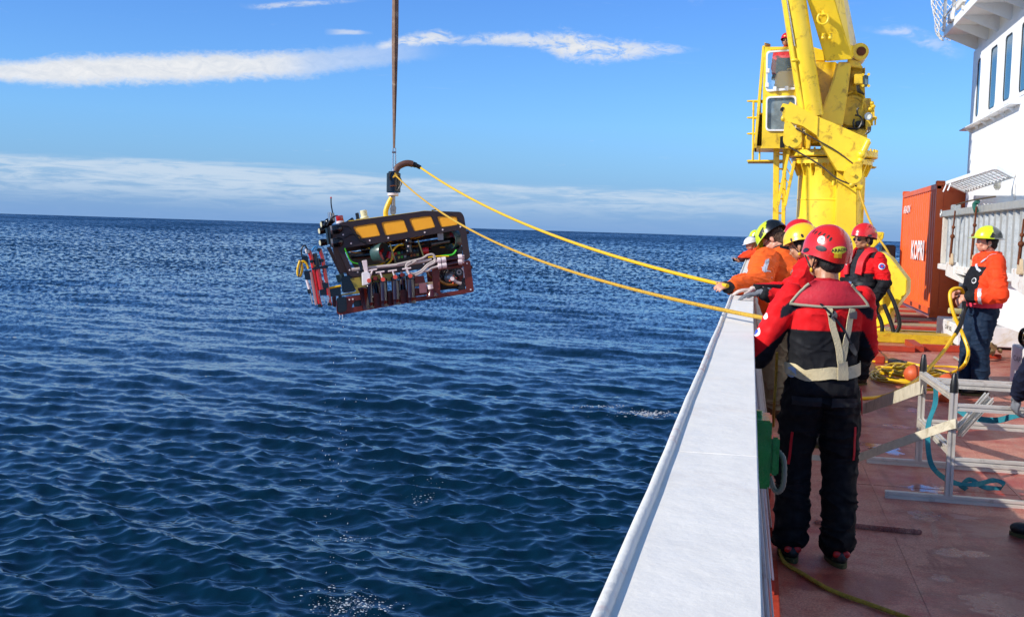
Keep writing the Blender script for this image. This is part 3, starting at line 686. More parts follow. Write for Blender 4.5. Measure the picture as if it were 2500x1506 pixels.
for (tx, ty, bx_, by_) in ((2332, 515, 2320, 628), (2384, 505, 2372, 633), (2500, 535, 2487, 645)):
    r_ = XS - .12; p0 = atX(tx, ty, r_); p1 = atX(bx_, by_, r_); pm = p0 * .45 + p1 * .55
    l_ = MB(); l_.cyl(p0, pm, .014, n=8); l_.cyl(pm, p1, .022, n=8); l_.ell(pm, .04); l_.ell(p0 * .65 + p1 * .35, .03)
    ro = l_.build('lashing_rod', rust, rk)
    MB().prism(rounded([(-p1[1] - .14, p1[2] - .13), (-p1[1] + .14, p1[2] - .13), (-p1[1] + .07, p1[2] + .07), (-p1[1] - .07, p1[2] + .07)], .05), Frame((r_ + .02, 0, 0), (0, -1, 0), (0, 0, 1)), -.02, .02).build('lug', mat('lug_paint', '#c9b290', .6, dirt='#8a5a30', dirt_amt=.5), rk, bevel=.006)
fs = Frame((XS - .08, 0, 0), (0, -1, 0), (0, 0, 1))
for poly in ([(2309, 640), (2327, 640), (2328, 665), (2354, 690), (2352, 694), (2308, 673)], [(2469, 655), (2500, 657), (2504, 725), (2469, 700)], [(2327, 655), (2345, 660), (2352, 672), (2330, 668)]):
    MB().prism([fs.p(x, y) for x, y in poly], fs, 0, .16).build('white_bracket', white_s, rk, bevel=.008)
MB().tube(spline([atX(2388, 492, XS - .05), atX(2379, 500, XS - .09), atX(2383, 516, XS - .1)], 5), .035, 10).build('padded_sleeve', mat('teal_pad', '#1c5a4c', .7), rk)
MB().tube(spline([atX(2335, 500, XS - .05), atX(2370, 490, XS - .08), atX(2430, 480, XS - .02)], 6), .012, 6).build('lashing_wire', wire, rk)
MB().bx(XS - .02, XS + .1, bx0 - 1.1, bx0 - .75, ztop + .03, ztop + .12).build('clamp_block', galv, rk, bevel=.01)
# ------------------------------------------------------------ low white plinth with pump, and white tank with hose bank
pl_ = empty('pump_plinth', (3.4, 20.2, 0), 'low white plinth with yellow stain carrying a black and green pump', 'plinth')
MB().bx(3.12, 4.1, 19.75, 22.0, .04, .36).build('plinth_box', mat('plinth_paint', '#dfe0e2', .45, dirt='#b5952c', dirt_amt=.5, dirt_s=1.6), pl_, bevel=.012)
MB().bx(3.12, 4.1, 19.8, 22.0, .0, .04).build('plinth_base', black, pl_)
lettering('CAP 30L', Frame((3.115, 0, 0), (0, -1, 0), (0, 0, 1)), -21.0, .22, -20.3, .29, pl_, black, d=-.001)
pu = empty('hydraulic_pump', (3.55, 20.6, .36), 'black hydraulic pump with green top and yellow connectors on the low white plinth', 'pump')
b = MB(); b.lathe((3.5, 20.6, .36), (0, 0, 1), [(.16, 0), (.16, .28), (.13, .3), (.13, .44), (.10, .46)], 16); b.bx(3.36, 3.85, 20.4, 20.9, .36, .5); b.build('pump_body', blackg, pu, bevel=.01)
b = MB(); b.bx(3.36, 3.62, 20.45, 20.75, .78, .86); b.cyl((3.5, 20.6, .82), (3.5, 20.6, .9), .1); b.build('green_cap', mat('green_cap', '#16924a', .4), pu, bevel=.012)
b = MB(); b.cyl((3.3, 20.5, .54), (3.08, 20.45, .55), .045); b.cyl((3.3, 20.5, .42), (3.16, 20.45, .41), .04); b.cyl((3.64, 20.3, .45), (3.6, 20.1, .45), .04); b.build('connector', mat('brass_pale', '#d9cf9a', .35, .3), pu)
b = MB()
for k in range(7):
    a = .7 * k; p0 = np.array([3.4 + .05 * k, 20.4, .45 + .06 * (k % 4)]); b.tube(spline([p0, p0 + np.array([-.15, -.12, .1 * math.sin(a)]), p0 + np.array([-.2, -.1, -.15]), p0 + np.array([.05, -.1, -.3])], 6), .018, 6)
b.build('hydraulic_hose', black, pu)
b = MB(); b.bx(3.6, 4.20, 20.5, 20.9, .5, 1.0); b.build('pump_box', blackg, pu, bevel=.01)
tk = empty('white_tank', (3.3, 13, 0), 'long white steel tank at right with brown base stripe beside man in jeans', 'tank')
MB().bx(2.86, 3.7, 9.5, 14.35, .09, .53).build('tank_shell', white, tk, bevel=.01)
MB().bx(2.865, 3.7, 9.5, 14.33, 0, .09).build('base_stripe', mat('brown_paint', '#6b3424', .6), tk)
ftk = Frame((2.858, 0, 0), (0, -1, 0), (0, 0, 1))
lettering('CAP 30L', ftk, -14.2, .36, -13.5, .42, tk, mat('faded_grey_ink', '#7d7f86', .6), d=-.001)
bk = empty('hose_bank', (3.2, 13, .53), 'bank of black hydraulic hoses on olive valve blocks standing on the white tank', 'hydraulic hoses')
olive = mat('olive_valve', '#6e6426', .5, var=.2)
for k in range(14):
    yy = 11.0 + k * .235
    MB().bx(2.98, 3.12, yy, yy + .12, .53, .78).build('valve_block', olive, bk, bevel=.008)
    b = MB(); b.tube(spline([(2.99, yy + .06, .72), (2.90, yy + .0, .70), (2.88, yy - .04, .60), (2.93, yy - .06, .54)], 6), .024, 7); b.tube(spline([(3.05, yy + .06, .76), (3.0, yy + .1, .84), (3.1, yy + .16, .86), (3.25, yy + .1, .7)], 6), .024, 7); b.build('hose', blackg, bk)
MB().bx(3.12, 3.3, 10.9, 14.3, .53, .8).build('manifold', blackg, bk, bevel=.01)
lw = MB(); lw.bx(3.42, 3.5, 9, 19.3, .5, 1.16); lwo = tag(lw.build('storage_bin', white, smooth=False), 'plain white steel bin side below the grey corrugated box', 'bin')
lw2 = MB().bx(3.55, 3.6, 21.6, 22.6, .5, 1.6).build('warning_plate', mat('plate_grey', '#59606a', .5)); tag(lw2, 'dark grey plate with max load lettering beside the orange container', 'sign')
lettering('MAX', Frame((3.545, 0, 0), (0, -1, 0), (0, 0, 1)), -22.5, 1.15, -22.1, 1.27, lw2, black, d=-.001)
lettering('LOAD', Frame((3.545, 0, 0), (0, -1, 0), (0, 0, 1)), -22.5, .95, -22.0, 1.05, lw2, black, d=-.001)
# loose pole along the tank foot
pp = MB().cyl(atZ(2330, 872, .02), atZ(2445, 945, .02), .018, n=10).build('loose_pipe', mat('pipe_grey', '#a9a79c', .5, .3)); tag(pp, 'loose grey pipe lying on deck behind the man in jeans', 'pipe')
# ------------------------------------------------------------ brass fittings heap
bf = MB()
for k in range(16):
    q = np.array([3.05 + .4 * random.random(), 17.6 + .8 * random.random(), .05 + .12 * random.random()]); bf.cyl(q, q + np.array([random.uniform(-.1, .1), random.uniform(-.1, .1), random.uniform(-.05, .12)]), .035, .03, 8)
bfo = bf.build('hose_coupling', mat('brass_mixed', '#9c8a64', .35, .6, var=.5)); tag(bfo, 'tangle of brass hose couplings on deck below the white plinth', 'couplings')
# ------------------------------------------------------------ crane
YC = 25.0
cr = empty('deck_crane', (1.5, YC, 0), 'large yellow pedestal deck crane with open operator cab and box boom', 'crane')
fc = Frame((0, YC, 0), (1, 0, 0), (0, 0, 1))
def K3(x, y): return (1800 + x * .2695, y * .2695)            # crops of the photograph used for measuring
def K4(x, y): return (1800 + x * .2695, 350 + y * .2695)
PC = fc.P3(2026, 520); xc = PC[0]
def zc(py, px=2026, d=0): return fc.p(px, py, d)[1]
RP = .66
b = MB(); b.lathe((xc, YC, 0), (0, 0, 1), [(RP, 0), (RP, zc(492)), (RP + .012, zc(491)), (RP + .012, zc(489)), (RP, zc(488)), (RP, zc(420)), (RP + .04, zc(404))], 64); b.build('pedestal', yellow, cr)
zf0, zf1 = zc(404), zc(392); zg0, zg1 = zc(388), zc(371)
b = MB(); b.lathe((xc, YC, 0), (0, 0, 1), [(RP + .13, zf0), (RP + .13, zf1 - .02), (RP + .16, zf1 - .01), (RP + .16, zf1)], 64); b.build('pedestal_flange', yellow, cr)
MB().lathe((xc, YC, 0), (0, 0, 1), [(RP + .05, zf1), (RP + .05, zg0)], 48).build('slew_bearing', wire, cr)
MB().lathe((xc, YC, 0), (0, 0, 1), [(RP + .18, zg0), (RP + .22, zg0 + .02), (RP + .22, zg1 - .02), (RP + .19, zg1)], 64).build('slew_ring', yellow, cr)
bo = MB()
for k in range(40):
    a = 2 * math.pi * k / 40; c, s_ = math.cos(a), math.sin(a)
    if k % 2 == 0:
        Fk = Frame((xc, YC, 0), (c, s_, 0), (0, 0, 1)); MB().prism([(RP - .02, zf0), (RP + .12, zf0), (RP + .03, zf0 - .22), (RP - .02, zf0 - .24)], Fk, -.012, .012).build('gusset', yellow, cr, smooth=False)
    bo.cyl((xc + c * (RP + .20), YC + s_ * (RP + .20), zg1 - .01), (xc + c * (RP + .20), YC + s_ * (RP + .20), zg1 + .035), .022, n=6)
    bo.cyl((xc + c * (RP + .10), YC + s_ * (RP + .10), zf0 - .03), (xc + c * (RP + .10), YC + s_ * (RP + .10), zf0), .018, n=6)
tag(bo.build('bolt', yellow, cr), kind='stuff')
def pp_(pts, K, d): return [fc.p(*K(x, y), d) for x, y in pts]
def solid(name, pts, K, d0, d1, m_=None, bev=.012, par=None):
    return MB().prism(pp_(pts, K, d0), fc, d0, d1).build(name, m_ or yellow, par or cr, bevel=bev)
T = lambda x, y: (x, y)
# knuckle arm folded down in front of the pedestal : box plate and box column
solid('column_box', [(2044, 412), (2092, 420), (2091, 700), (2036, 700)], T, -1.02, -.58)
ja = solid('folded_jib', rounded([(1929, 249), (1936, 253), (1994, 284), (2040, 303), (2125, 341), (2121, 360), (2112, 372), (2106, 396), (2097, 424), (2044, 416), (2021, 378), (1994, 331), (1960, 308), (1920, 296), (1910, 276)], .05, 2), T, -1.35, -1.02)
b = MB(); b.prism([fc.p(x, y, -1.38) for x, y in [(1994, 283), (1997, 285), (1995, 332), (1992, 330)]], fc, -1.375, -1.30); b.build('web_seam', yellow, ja)
solid('jib_tip_block', [(1904, 268), (1911, 252), (1925, 256), (1918, 276)], T, -1.34, -1.1)
solid('tip_recess', [(1905, 265), (1910, 261), (1915, 263), (1911, 272), (1905, 271)], T, -1.352, -1.341, black, 0)
def sheave(cx_, cy_, r_px, ax, ay, d, name):
    c = fc.p(cx_, cy_, d); r = r_px / F * (YC + d); a = fc.p(ax, ay, d)
    dv = nrm([a[0] - c[0], a[1] - c[1]]); ang = math.atan2(dv[1], dv[0]); pts = []
    for k in range(22):
        t = ang + 1.15 + (2 * math.pi - 2.3) * k / 21; pts.append((c[0] + r * math.cos(t), c[1] + r * math.sin(t)))
    pe = np.array([-dv[1], dv[0]]) * .05; pts += [(a[0] - pe[0], a[1] - pe[1]), (a[0] + pe[0], a[1] + pe[1])]
    h_ = MB().prism(pts, fc, d - .1, d + .1).build(name, yellow, cr, bevel=.008)
    MB().cyl(fc.w3(c[0], c[1], d - .15), fc.w3(c[0], c[1], d + .1), .035).build('sheave_pin', yellow, h_, bevel=.005)
sheave(1935, 340, 22, 1921, 300, -1.3, 'sheave_housing'); sheave(2082, 428, 21, 2098, 396, -1.45, 'sheave_housing')
b = MB(); b.ell(fc.P3(1912, 290, -1.3), (.045, .05, .06)); b.ell(fc.P3(1925, 297, -1.3), (.05, .05, .04)); b.cyl(fc.P3(1916, 280, -1.3), fc.P3(1922, 300, -1.3), .05); b.build('tip_shackle', yellow_d, cr)
b = MB(); b.cyl(fc.P3(2120, 345, -1.4), fc.P3(2107, 372, -1.4), .06); b.ell(fc.P3(2104, 378, -1.4), .09); b.ell(fc.P3(2101, 392, -1.4), .07); b.build('hanger_link', yellow, cr)
b = MB(); b.tube(spline([fc.P3(1925, 358, -1.45), fc.P3(2000, 402, -1.45), fc.P3(2045, 437, -1.5), fc.P3(2097, 457, -1.5)], 8), .018, 6); b.build('hoist_wire', wire, cr)
b = MB(); b.tube(spline([fc.P3(1943, 314, -1.42), fc.P3(1990, 340, -1.42), fc.P3(2040, 368, -1.42), fc.P3(2084, 401, -1.42)], 8), .016, 6); b.build('hoist_wire', wire, cr)
b = MB(); b.cyl(fc.P3(2092, 456, -1.52), fc.P3(2104, 460, -1.52), .06); b.ell(fc.P3(2080, 452, -1.5), .06); b.build('wire_socket', yellow_d, cr)
# slewing house
zt = zc(151); xl, xr = fc.p(1985, 200)[0], fc.p(2079, 200)[0]
MB().prism(pp_([(690, 560), (905, 562), (870, 800), (830, 1180), (600, 1240), (600, 1060), (690, 760)], K3, .1), fc, .10, .9).build('house_body', yellow, cr, bevel=.02)
solid('house_column', [(905, 562), (1037, 562), (1000, 860), (955, 1150), (740, 1120), (748, 1040), (800, 900), (860, 740)], K3, -.42, .75, bev=.03)
MB().prism(pp_([(1037, 575), (1150, 605), (1160, 870), (1180, 1260), (960, 1260), (955, 1150), (1000, 860)], K3, 0), fc, 0, .7).build('machinery_frame', yellow_d, cr, bevel=.03)
b = MB(); c_ = fc.P3(*K3(1035, 1010), -.02); b.cyl(c_, c_ - fc.n * .0 + np.array([0, -.1, 0]), .30, .27, 30); b.ring(c_ + np.array([0, -.1, 0]), (0, 1, 0), .30, .24, .05, 30); b.build('gear_housing', yellow_d, cr, bevel=.01)
for k in range(12):
    a = k * math.pi / 6; q = c_ + np.array([.27 * math.cos(a), -.14, .27 * math.sin(a)]); MB().cyl(q, q + np.array([0, -.03, 0]), .02, n=6).build('cover_bolt', yellow_d, cr)
def blk(name, x0, y0, x1, y1, d0, d1, m_, K=K3, bev=.015):
    return MB().prism(pp_([(x0, y0), (x1, y0), (x1, y1), (x0, y1)], K, d0), fc, d0, d1).build(name, m_, cr, bevel=bev)
blk('motor_box', 1060, 672, 1140, 765, -.4, 0, yellow_d); jb = blk('junction_box', 1135, 680, 1188, 775, -.36, -.05, mat('grey_enamel', '#5d7278', .5, dirt='#3a3018', dirt_amt=.6))
for (x, y) in ((1138, 678), (1190, 676), (1138, 778), (1190, 780)): MB().cyl(fc.P3(*K3(x, y), -.42), fc.P3(*K3(x, y), -.34), .03, n=8).build('box_latch', yellow_d, jb)
blk('side_panel', 1140, 890, 1215, 1060, -.1, .3, yellow); blk('valve_bank', 1075, 1095, 1150, 1140, -.3, 0, black); blk('valve_stand', 1160, 1060, 1215, 1170, -.25, .1, yellow_d)
blk('end_bracket', 1150, 610, 1160, 670, -.1, .1, yellow_d); blk('lower_frame', 1010, 1170, 1175, 1260, -.2, .4, yellow_d)
b = MB(); b.cyl(fc.P3(*K3(1187, 1056), -.35), fc.P3(*K3(1187, 1056), -.28), .06); b.build('gauge_face', mat('gauge', '#cfd6d0', .3), cr); MB().ring(fc.P3(*K3(1187, 1056), -.35), (0, 1, 0), .075, .055, .04, 20).build('gauge_rim', steel, cr)
for pts in ([(1065, 1045), (1110, 1055), (1130, 1100), (1100, 1160), (1050, 1165)], [(1095, 1050), (1085, 1000), (1100, 980)], [(1000, 1165), (1050, 1172), (1100, 1172)], [(1190, 1150), (1185, 1190), (1160, 1220)], [(1060, 1080), (1050, 1120), (1060, 1160)], [(1205, 1150), (1200, 1190), (1165, 1215)], [(1100, 770), (1110, 820), (1150, 860)], [(1085, 775), (1095, 830), (1140, 850)]):
    MB().tube(spline([fc.P3(*K3(x, y), -.35) for x, y in pts], 6), .02, 6).build('hydraulic_hose', black, cr)
for (x0, y0, x1, y1) in ((1218, 920, 1222, 1140), (1235, 960, 1238, 1060), (1250, 1070, 1250, 1135), (1205, 960, 1235, 965), (1225, 1072, 1260, 1076), (1145, 890, 1128, 990)):
    MB().cyl(fc.P3(*K3(x0, y0), -.2), fc.P3(*K3(x1, y1), -.2), .018, n=8).build('control_lever', yellow_d, cr)
for (x, y) in ((1222, 935), (1235, 965), (1205, 990), (1220, 1090), (1250, 1072)): MB().ell(fc.P3(*K3(x, y), -.22), .04, n=10, m=6).build('valve_knob', yellow_d, cr)
for (x, y, w_, h_) in ((1010, 870, 14, 10), (1030, 915, 60, 14), (1110, 1180, 40, 20), (1130, 1210, 25, 30)): blk('pipe_clamp', x, y, x + w_, y + h_, -.15, .02, yellow_d)
for (x0, y0, x1, y1) in ((1000, 850, 1050, 830), (1050, 830, 1120, 850), (1120, 850, 1150, 880), (1020, 900, 1010, 1000)): MB().cyl(fc.P3(*K3(x0, y0), -.08), fc.P3(*K3(x1, y1), -.08), .028, n=8).build('pipe_run', yellow_d, cr)
# boom foot bearing, boom, luffing cylinder
bc = fc.P3(*K3(1100, 492), 0)
b = MB(); b.cyl(bc + np.array([0, -.35, 0]), bc + np.array([0, .5, 0]), .17, n=28); b.build('foot_pin_housing', yellow, cr, bevel=.02)
MB().cyl(bc + np.array([.02, -.38, 0]), bc + np.array([.02, -.30, 0]), .09, n=24).build('foot_pin', rust, cr, bevel=.01)
MB().prism(pp_([(1000, 530), (1110, 560), (1140, 620), (1010, 600)], K3, -.3), fc, -.3, .4).build('foot_lug', yellow, cr, bevel=.02)
def up3(a, b_, k): return a + (b_ - a) * k
q0 = fc.P3(*K3(800, 562), -.55); q1 = fc.P3(*K3(1042, 542), -.55); q2 = fc.P3(*K3(1088, 430), .05); t0 = fc.P3(*K3(630, 0), -.95); t1 = fc.P3(*K3(882, 0), -.95); t2 = fc.P3(*K3(1003, 0), -.3)
q3 = q0 + (q2 - q1); t3 = t0 + (t2 - t1); ext = 2.4
e = [up3(q, t, ext) for q, t in ((q0, t0), (q1, t1), (q2, t2), (q3, t3))]
b = MB(); b.add([q0, q1, q2, q3] + e, [(0, 1, 2, 3), (4, 5, 6, 7), (0, 4, 5, 1), (1, 5, 6, 2), (2, 6, 7, 3), (3, 7, 4, 0)]); bm_ = b.build('boom', yellow, cr, bevel=.015)
sh_c = fc.P3(*K3(775, 165), -.98)
b = MB(); pts = [sh_c + np.array([.10 * math.cos(a), -.06, .11 * math.sin(a) - .02]) for a in np.linspace(-4.0, .9, 18)]; b.tube(pts, .022, 8); b.cyl(fc.P3(*K3(745, 140), -1.02), fc.P3(*K3(800, 132), -1.02), .025, n=8); b.build('shackle', yellow, bm_)
MB().prism(pp_([(765, 95), (785, 100), (795, 150), (765, 150)], K3, -1.0), fc, -1.02, -.9).build('pad_eye', yellow, bm_, bevel=.006)
for x in (778, 843):
    b = MB(); b.cyl(fc.P3(*K3(x, 345), -.82), fc.P3(*K3(x + 4, 305), -.85), .035, n=10); b.ell(fc.P3(*K3(x, 345), -.82), .045, n=8, m=6); b.build('grease_fitting', yellow, bm_)
c0 = fc.P3(*K3(672, 1060), -.75); c1 = fc.P3(*K3(512, 0), -.9)
b = MB(); b.tube([c0, up3(c0, c1, .5), up3(c0, c1, 2.0)], .235, 32); b.build('luffing_cylinder', yellow, cr)
MB().tube([up3(c0, c1, 1.98), up3(c0, c1, 2.45)], .12, 20).build('cylinder_rod', steel, cr)
p0 = fc.P3(*K3(598, 985), -.95); p1 = fc.P3(*K3(440, 0), -1.1); pm = fc.P3(*K3(520, 560), -1.05)
MB().tube([p0, pm, up3(pm, p1, 1.5)], .025, 8).build('oil_pipe', yellow, cr)
MB().ell(fc.P3(*K3(518, 548), -1.05), (.07, .05, .04)).build('pipe_clip', yellow, cr)
MB().tube([fc.P3(*K3(450, 0), -1.12), fc.P3(*K3(520, 420), -1.08)], .012, 6).build('sense_line', steel, cr)
# cylinder foot
c = fc.P3(*K3(705, 1300), -.6)
for dx in (-.14, .16): MB().prism([(c[0] + dx - .035, zg1 - .01), (c[0] + dx + .05, zg1 - .01), (c[0] + dx + .05, c[2] + .12), (c[0] + dx + .0, c[2] + .2), (c[0] + dx - .035, c[2] + .12)], fc, -.85, -.5).build('cylinder_lug', yellow, cr, bevel=.015)
MB().cyl(c + np.array([-.2, 0, .04]), c + np.array([.22, 0, .04]), .1, n=20).build('cylinder_pin', yellow_d, cr, bevel=.01)
MB().tube([c0, c + np.array([0, 0, .04])], .16, 24).build('cylinder_eye', yellow, cr)
b = MB(); b.prism(pp_([(560, 1180), (640, 1180), (640, 1375), (560, 1375)], K3, -.3), fc, -.3, .5); b.build('turntable_box', yellow, cr, bevel=.015)
for (x, y) in ((600, 1160), (545, 1165), (612, 1190)): MB().cyl(fc.P3(*K3(x - 20, y), -.55), fc.P3(*K3(x + 20, y + 5), -.55), .035, n=10).build('hose_coupling', steel, cr)
MB().tube(spline([fc.P3(*K3(520, 1150), -.5), fc.P3(*K3(600, 1190), -.5), fc.P3(*K3(640, 1240), -.45), fc.P3(*K3(700, 1290), -.45)], 6), .03, 8).build('hydraulic_hose', black, cr)
# boom knuckle and outer boom (above the picture): carries the sling
elb = (e[0] + e[1] + e[2] + e[3]) / 4; tip = np.array([-5.95, 18.5, 13.2])
MB().bar(elb + np.array([.3, .2, .1]), tip + np.array([0, 0, .35]), .42, .55).build('outer_boom', yellow, cr, bevel=.02)
MB().cyl(elb + np.array([0, -.5, 0]), elb + np.array([0, .5, 0]), .35).build('knuckle_pin', yellow, cr)
# cab
cb = [fc.p(*K3(x, y), -.55) for x, y in [(245, 428), (500, 425), (560, 440), (600, 820), (575, 1345), (220, 1345), (233, 760)]]
w1 = rounded([fc.p(*K3(x, y), -.55) for x, y in [(272, 478), (515, 462), (530, 500), (538, 800), (268, 822)]], .07)
w2 = rounded([fc.p(*K3(x, y), -.55) for x, y in [(270, 888), (525, 880), (525, 1180), (265, 1180)]], .07)
plate(cb, [w1, w2], fc, -.56, -.50).build('cab_front', yellow, cr, smooth=False)
def inset(poly, k):
    c = np.mean(np.array(poly), 0); return [tuple(c + (np.array(p) - c) * k) for p in poly]
for w in (w1, w2):
    f_ = plate(inset(w, 1.07), [inset(w, .97)], fc, -.60, -.555).build('window_frame', white, cr, smooth=False)
    plate(inset(w, .99), [], fc, -.545, -.535).build('window_glass', glass if w is w1 else mat('dirty_glass', '#8d9a9c', .12, var=.3, vs=6, alpha=.72, dirt='#5a6468', dirt_amt=.5), f_, smooth=False)
for (x, y) in ((277, 643), (270, 773), (340, 808), (447, 803), (530, 762), (545, 640)):
    q = fc.P3(*K3(x, y), -.62); MB().obox(q, np.eye(3), (.035, .02, .045)).build('window_clip', white, cr, bevel=.006)
for k in range(9):
    q = fc.P3(*K3(300 + k * 22, 452 - k * .8), -.57); MB().cyl(q, q + np.array([0, -.02, 0]), .016, n=6).build('cab_rivet', yellow, cr)
xL, xR = cb[0][0], cb[2][0]; zB, zT = cb[5][1], cb[0][1]
MB().prism([(xL - .12, zB), (xL - .06, zB), (xL + .02, zT + .03), (xL - .04, zT + .03)], fc, -.56, .55).build('cab_side', yellow, cr, bevel=.01)
MB().prism([(cb[4][0] - .03, zB), (cb[4][0] + .03, zB), (cb[3][0], zT - .1), (cb[3][0] - .06, zT - .1)], fc, -.5, .55).build('cab_side', yellow, cr, bevel=.01)
MB().prism([(xL - .1, zB), (cb[4][0], zB), (cb[4][0], zB + .05), (xL - .1, zB + .05)], fc, -.5, .55).build('cab_floor', yellow, cr)
zfl = atY(1921, 100, 25.35)[2] - 1.56 - .002
MB().prism([(xL - .04, zfl - .03), (cb[3][0], zfl - .03), (cb[3][0], zfl + .0), (xL - .04, zfl)], fc, -.5, .9).build('standing_floor', yellow_d, cr)
MB().prism([(xL - .1, zB), (cb[4][0], zB), (cb[4][0], zfl), (xL - .1, zfl)], fc, .5, .55).build('cab_back', mat('cab_inside', '#8c9498', .6, var=.2), cr)
MB().tube([fc.P3(*K3(350, 915), -.3), fc.P3(*K3(343, 1150), -.3)], .03, 8).build('inner_pipe', yellow, cr)
db_ = [fc.p(*K3(x, y), -.2) for x, y in [(342, 800), (342, 700), (362, 655), (400, 645), (540, 640), (545, 800)]]
hx = MB().prism(db_, fc, -.2, .25).build('control_console', yellow, cr, bevel=.02)
MB().tube(spline([fc.P3(*K3(455, 640), -.15), fc.P3(*K3(460, 627), -.15), fc.P3(*K3(505, 627), -.15), fc.P3(*K3(512, 640), -.15)], 4), .014, 6).build('console_handle', yellow, hx)
MB().prism([fc.p(*K3(x, y), -.05) for x, y in [(245, 420), (300, 434), (270, 425), (247, 424)]], fc, -.5, .2).build('cab_top_lip', yellow, cr)
MB().prism(pp_([(645, 412), (790, 458), (803, 560), (650, 565)], K3, .2), fc, .2, .9).build('house_cowl', yellow, cr, bevel=.03)
MB().prism(pp_([(388, 1240), (420, 1232), (428, 1335), (386, 1340)], K3, -.57), fc, -.575, -.562).build('floor_hatch', black, cr)
# platform rail at the left of the cab
for y_ in (918, 1068, 1213, 1460):
    for dd in (-.1, .6):
        q0_ = fc.P3(*K3(98 - (0 if dd < 0 else 6), y_), dd); q1_ = fc.P3(*K3(232 if y_ < 1400 else 410, y_ - 4 if dd < 0 else y_ + 12), dd); MB().cyl(q0_, q1_, .018, n=8).build('guard_rail', yellow, cr)
    MB().cyl(fc.P3(*K3(98, y_), -.1), fc.P3(*K3(92, y_), .6), .018, n=8).build('guard_rail', yellow, cr)
for x_, dd in ((146, -.1), (208, -.1), (150, .6)):
    MB().cyl(fc.P3(*K3(x_, 918), dd), fc.P3(*K3(x_ - 7, 1460), dd), .018, n=8).build('rail_post', yellow, cr)
MB().prism(pp_([(95, 1452), (400, 1452), (400, 1468), (95, 1468)], K3, 0), fc, -.1, .6).build('platform_grating', yellow_d, cr)
# ladder below the platform
for (xa, ya, xb, yb, w_) in ((355, 0, 340, 1500, .12), (430, 40, 402, 1500, .08)):
    MB().bar(fc.P3(*K4(xa, ya), -.1), fc.P3(*K4(xb, yb), -.1), w_, w_, up=(0, 1, 0)).build('support_post', yellow, cr, bevel=.01)
for y_ in (100, 232, 365, 500, 632, 765, 900): MB().cyl(fc.P3(*K4(372, y_), -.1), fc.P3(*K4(424, y_ + 4), -.1), .018, n=8).build('rung', yellow, cr)
for (xa, ya, xb, yb) in ((472, 40, 368, 560), (518, 165, 430, 570)): MB().bar(fc.P3(*K4(xa, ya), -.4), fc.P3(*K4(xb, yb), -.4), .06, .1, up=(0, 1, 0)).build('brace', yellow, cr, bevel=.006)
for k in range(5):
    t = .15 + k * .18; MB().cyl(fc.P3(*K4(472 - 104 * t, 40 + 520 * t), -.4), fc.P3(*K4(518 - 88 * t, 165 + 405 * t), -.4), .012, n=6).build('brace_rung', yellow, cr)
MB().bar(fc.P3(*K4(415, 0), -.3), fc.P3(*K4(480, 60), -.3), .12, .2).build('knee', yellow, cr)
# right end fittings
MB().prism(pp_([(1195, 205), (1262, 215), (1258, 222), (1195, 222)], K4, .1), fc, .05, .5).build('step_bracket', yellow_d, cr)
MB().prism(pp_([(1140, 75), (1190, 78), (1222, 100), (1215, 180), (1185, 190), (1150, 280), (1130, 270)], K4, .0), fc, .0, .5).build('slew_motor_cover', yellow_d, cr, bevel=.02)
MB().cyl(fc.P3(*K4(872, 340), -1.03), fc.P3(*K4(872, 385), -1.03), .03).build('lifting_lug', yellow, cr, bevel=.005)
# rope hanging from the hook block to the deck machinery
rp = spline([fc.P3(2098, 458, -1.5), fc.P3(2102, 480, -1.6), fc.P3(2112, 510, -2.0), fc.P3(2125, 542, -2.4), fc.P3(2144, 580, -2.7), fc.P3(2166, 612, -2.9), fc.P3(2190, 660, -2.9)], 8)
tag(MB().tube(rp, .020, 8).build('tag_line', rope_y), 'slack yellow rope hanging from the crane sheave down towards the orange container', 'rope')
# ------------------------------------------------------------ octagonal winch guard, vane, hoses
fw = Frame((0, 21.0, 0), nrm([.94, -.34, 0]), (0, 0, 1)); fw.o = np.array([2.0, 21.0, 0]); 
def K2(x, y): return (1740 + x * .337, 500 + y * .337)
wn = empty('winch', (2.2, 21.2, 0), 'yellow winch with an octagonal guard and black hydraulic hoses beside crane', 'winch')
oc = [fw.p(*K2(x, y)) for x, y in [(1060, 345), (1235, 342), (1290, 382), (1412, 540), (1408, 640), (1292, 790), (1292, 860), (1150, 895), (1000, 880), (960, 640)]]
MB().prism(oc, fw, -.05, .25).build('octagon_guard', yellow, wn, bevel=.012)
cw = np.mean(np.array(oc), 0)
MB().prism([tuple(cw + (np.array(p) - cw) * .62 + np.array([-.12, 0])) for p in oc], fw, -.12, -.05).build('bearing_plate', yellow, wn, bevel=.02)
b = MB(); b.cyl(fw.w3(cw[0] - .15, cw[1] + .05, -.3), fw.w3(cw[0] - .15, cw[1] + .05, -.1), .2, n=24); b.build('winch_motor', yellow, wn, bevel=.02)
for (x, y) in ((1225, 700), (1205, 705), (1240, 640)): MB().cyl(fw.P3(*K2(x, y - 25), -.3), fw.P3(*K2(x, y + 25), -.3), .04).build('hose_fitting', yellow, wn, bevel=.006)
for pts in ([(1240, 560), (1310, 700), (1350, 830), (1345, 900), (1290, 960), (1220, 965), (1150, 930)], [(1240, 720), (1290, 850), (1310, 930), (1290, 990), (1240, 1003), (1160, 975), (1120, 940)], [(1180, 765), (1215, 830), (1228, 900), (1210, 960), (1170, 985), (1100, 965)]):
    MB().tube(spline([fw.P3(*K2(x, y), -.4) for x, y in pts], 8), .034, 10).build('hydraulic_hose', black, wn)
MB().prism([fw.p(*K2(x, y)) for x, y in [(1170, 900), (1250, 880), (1268, 940), (1262, 985), (1165, 985)]], fw, -.1, .3).build('winch_foot', yellow, wn, bevel=.02)
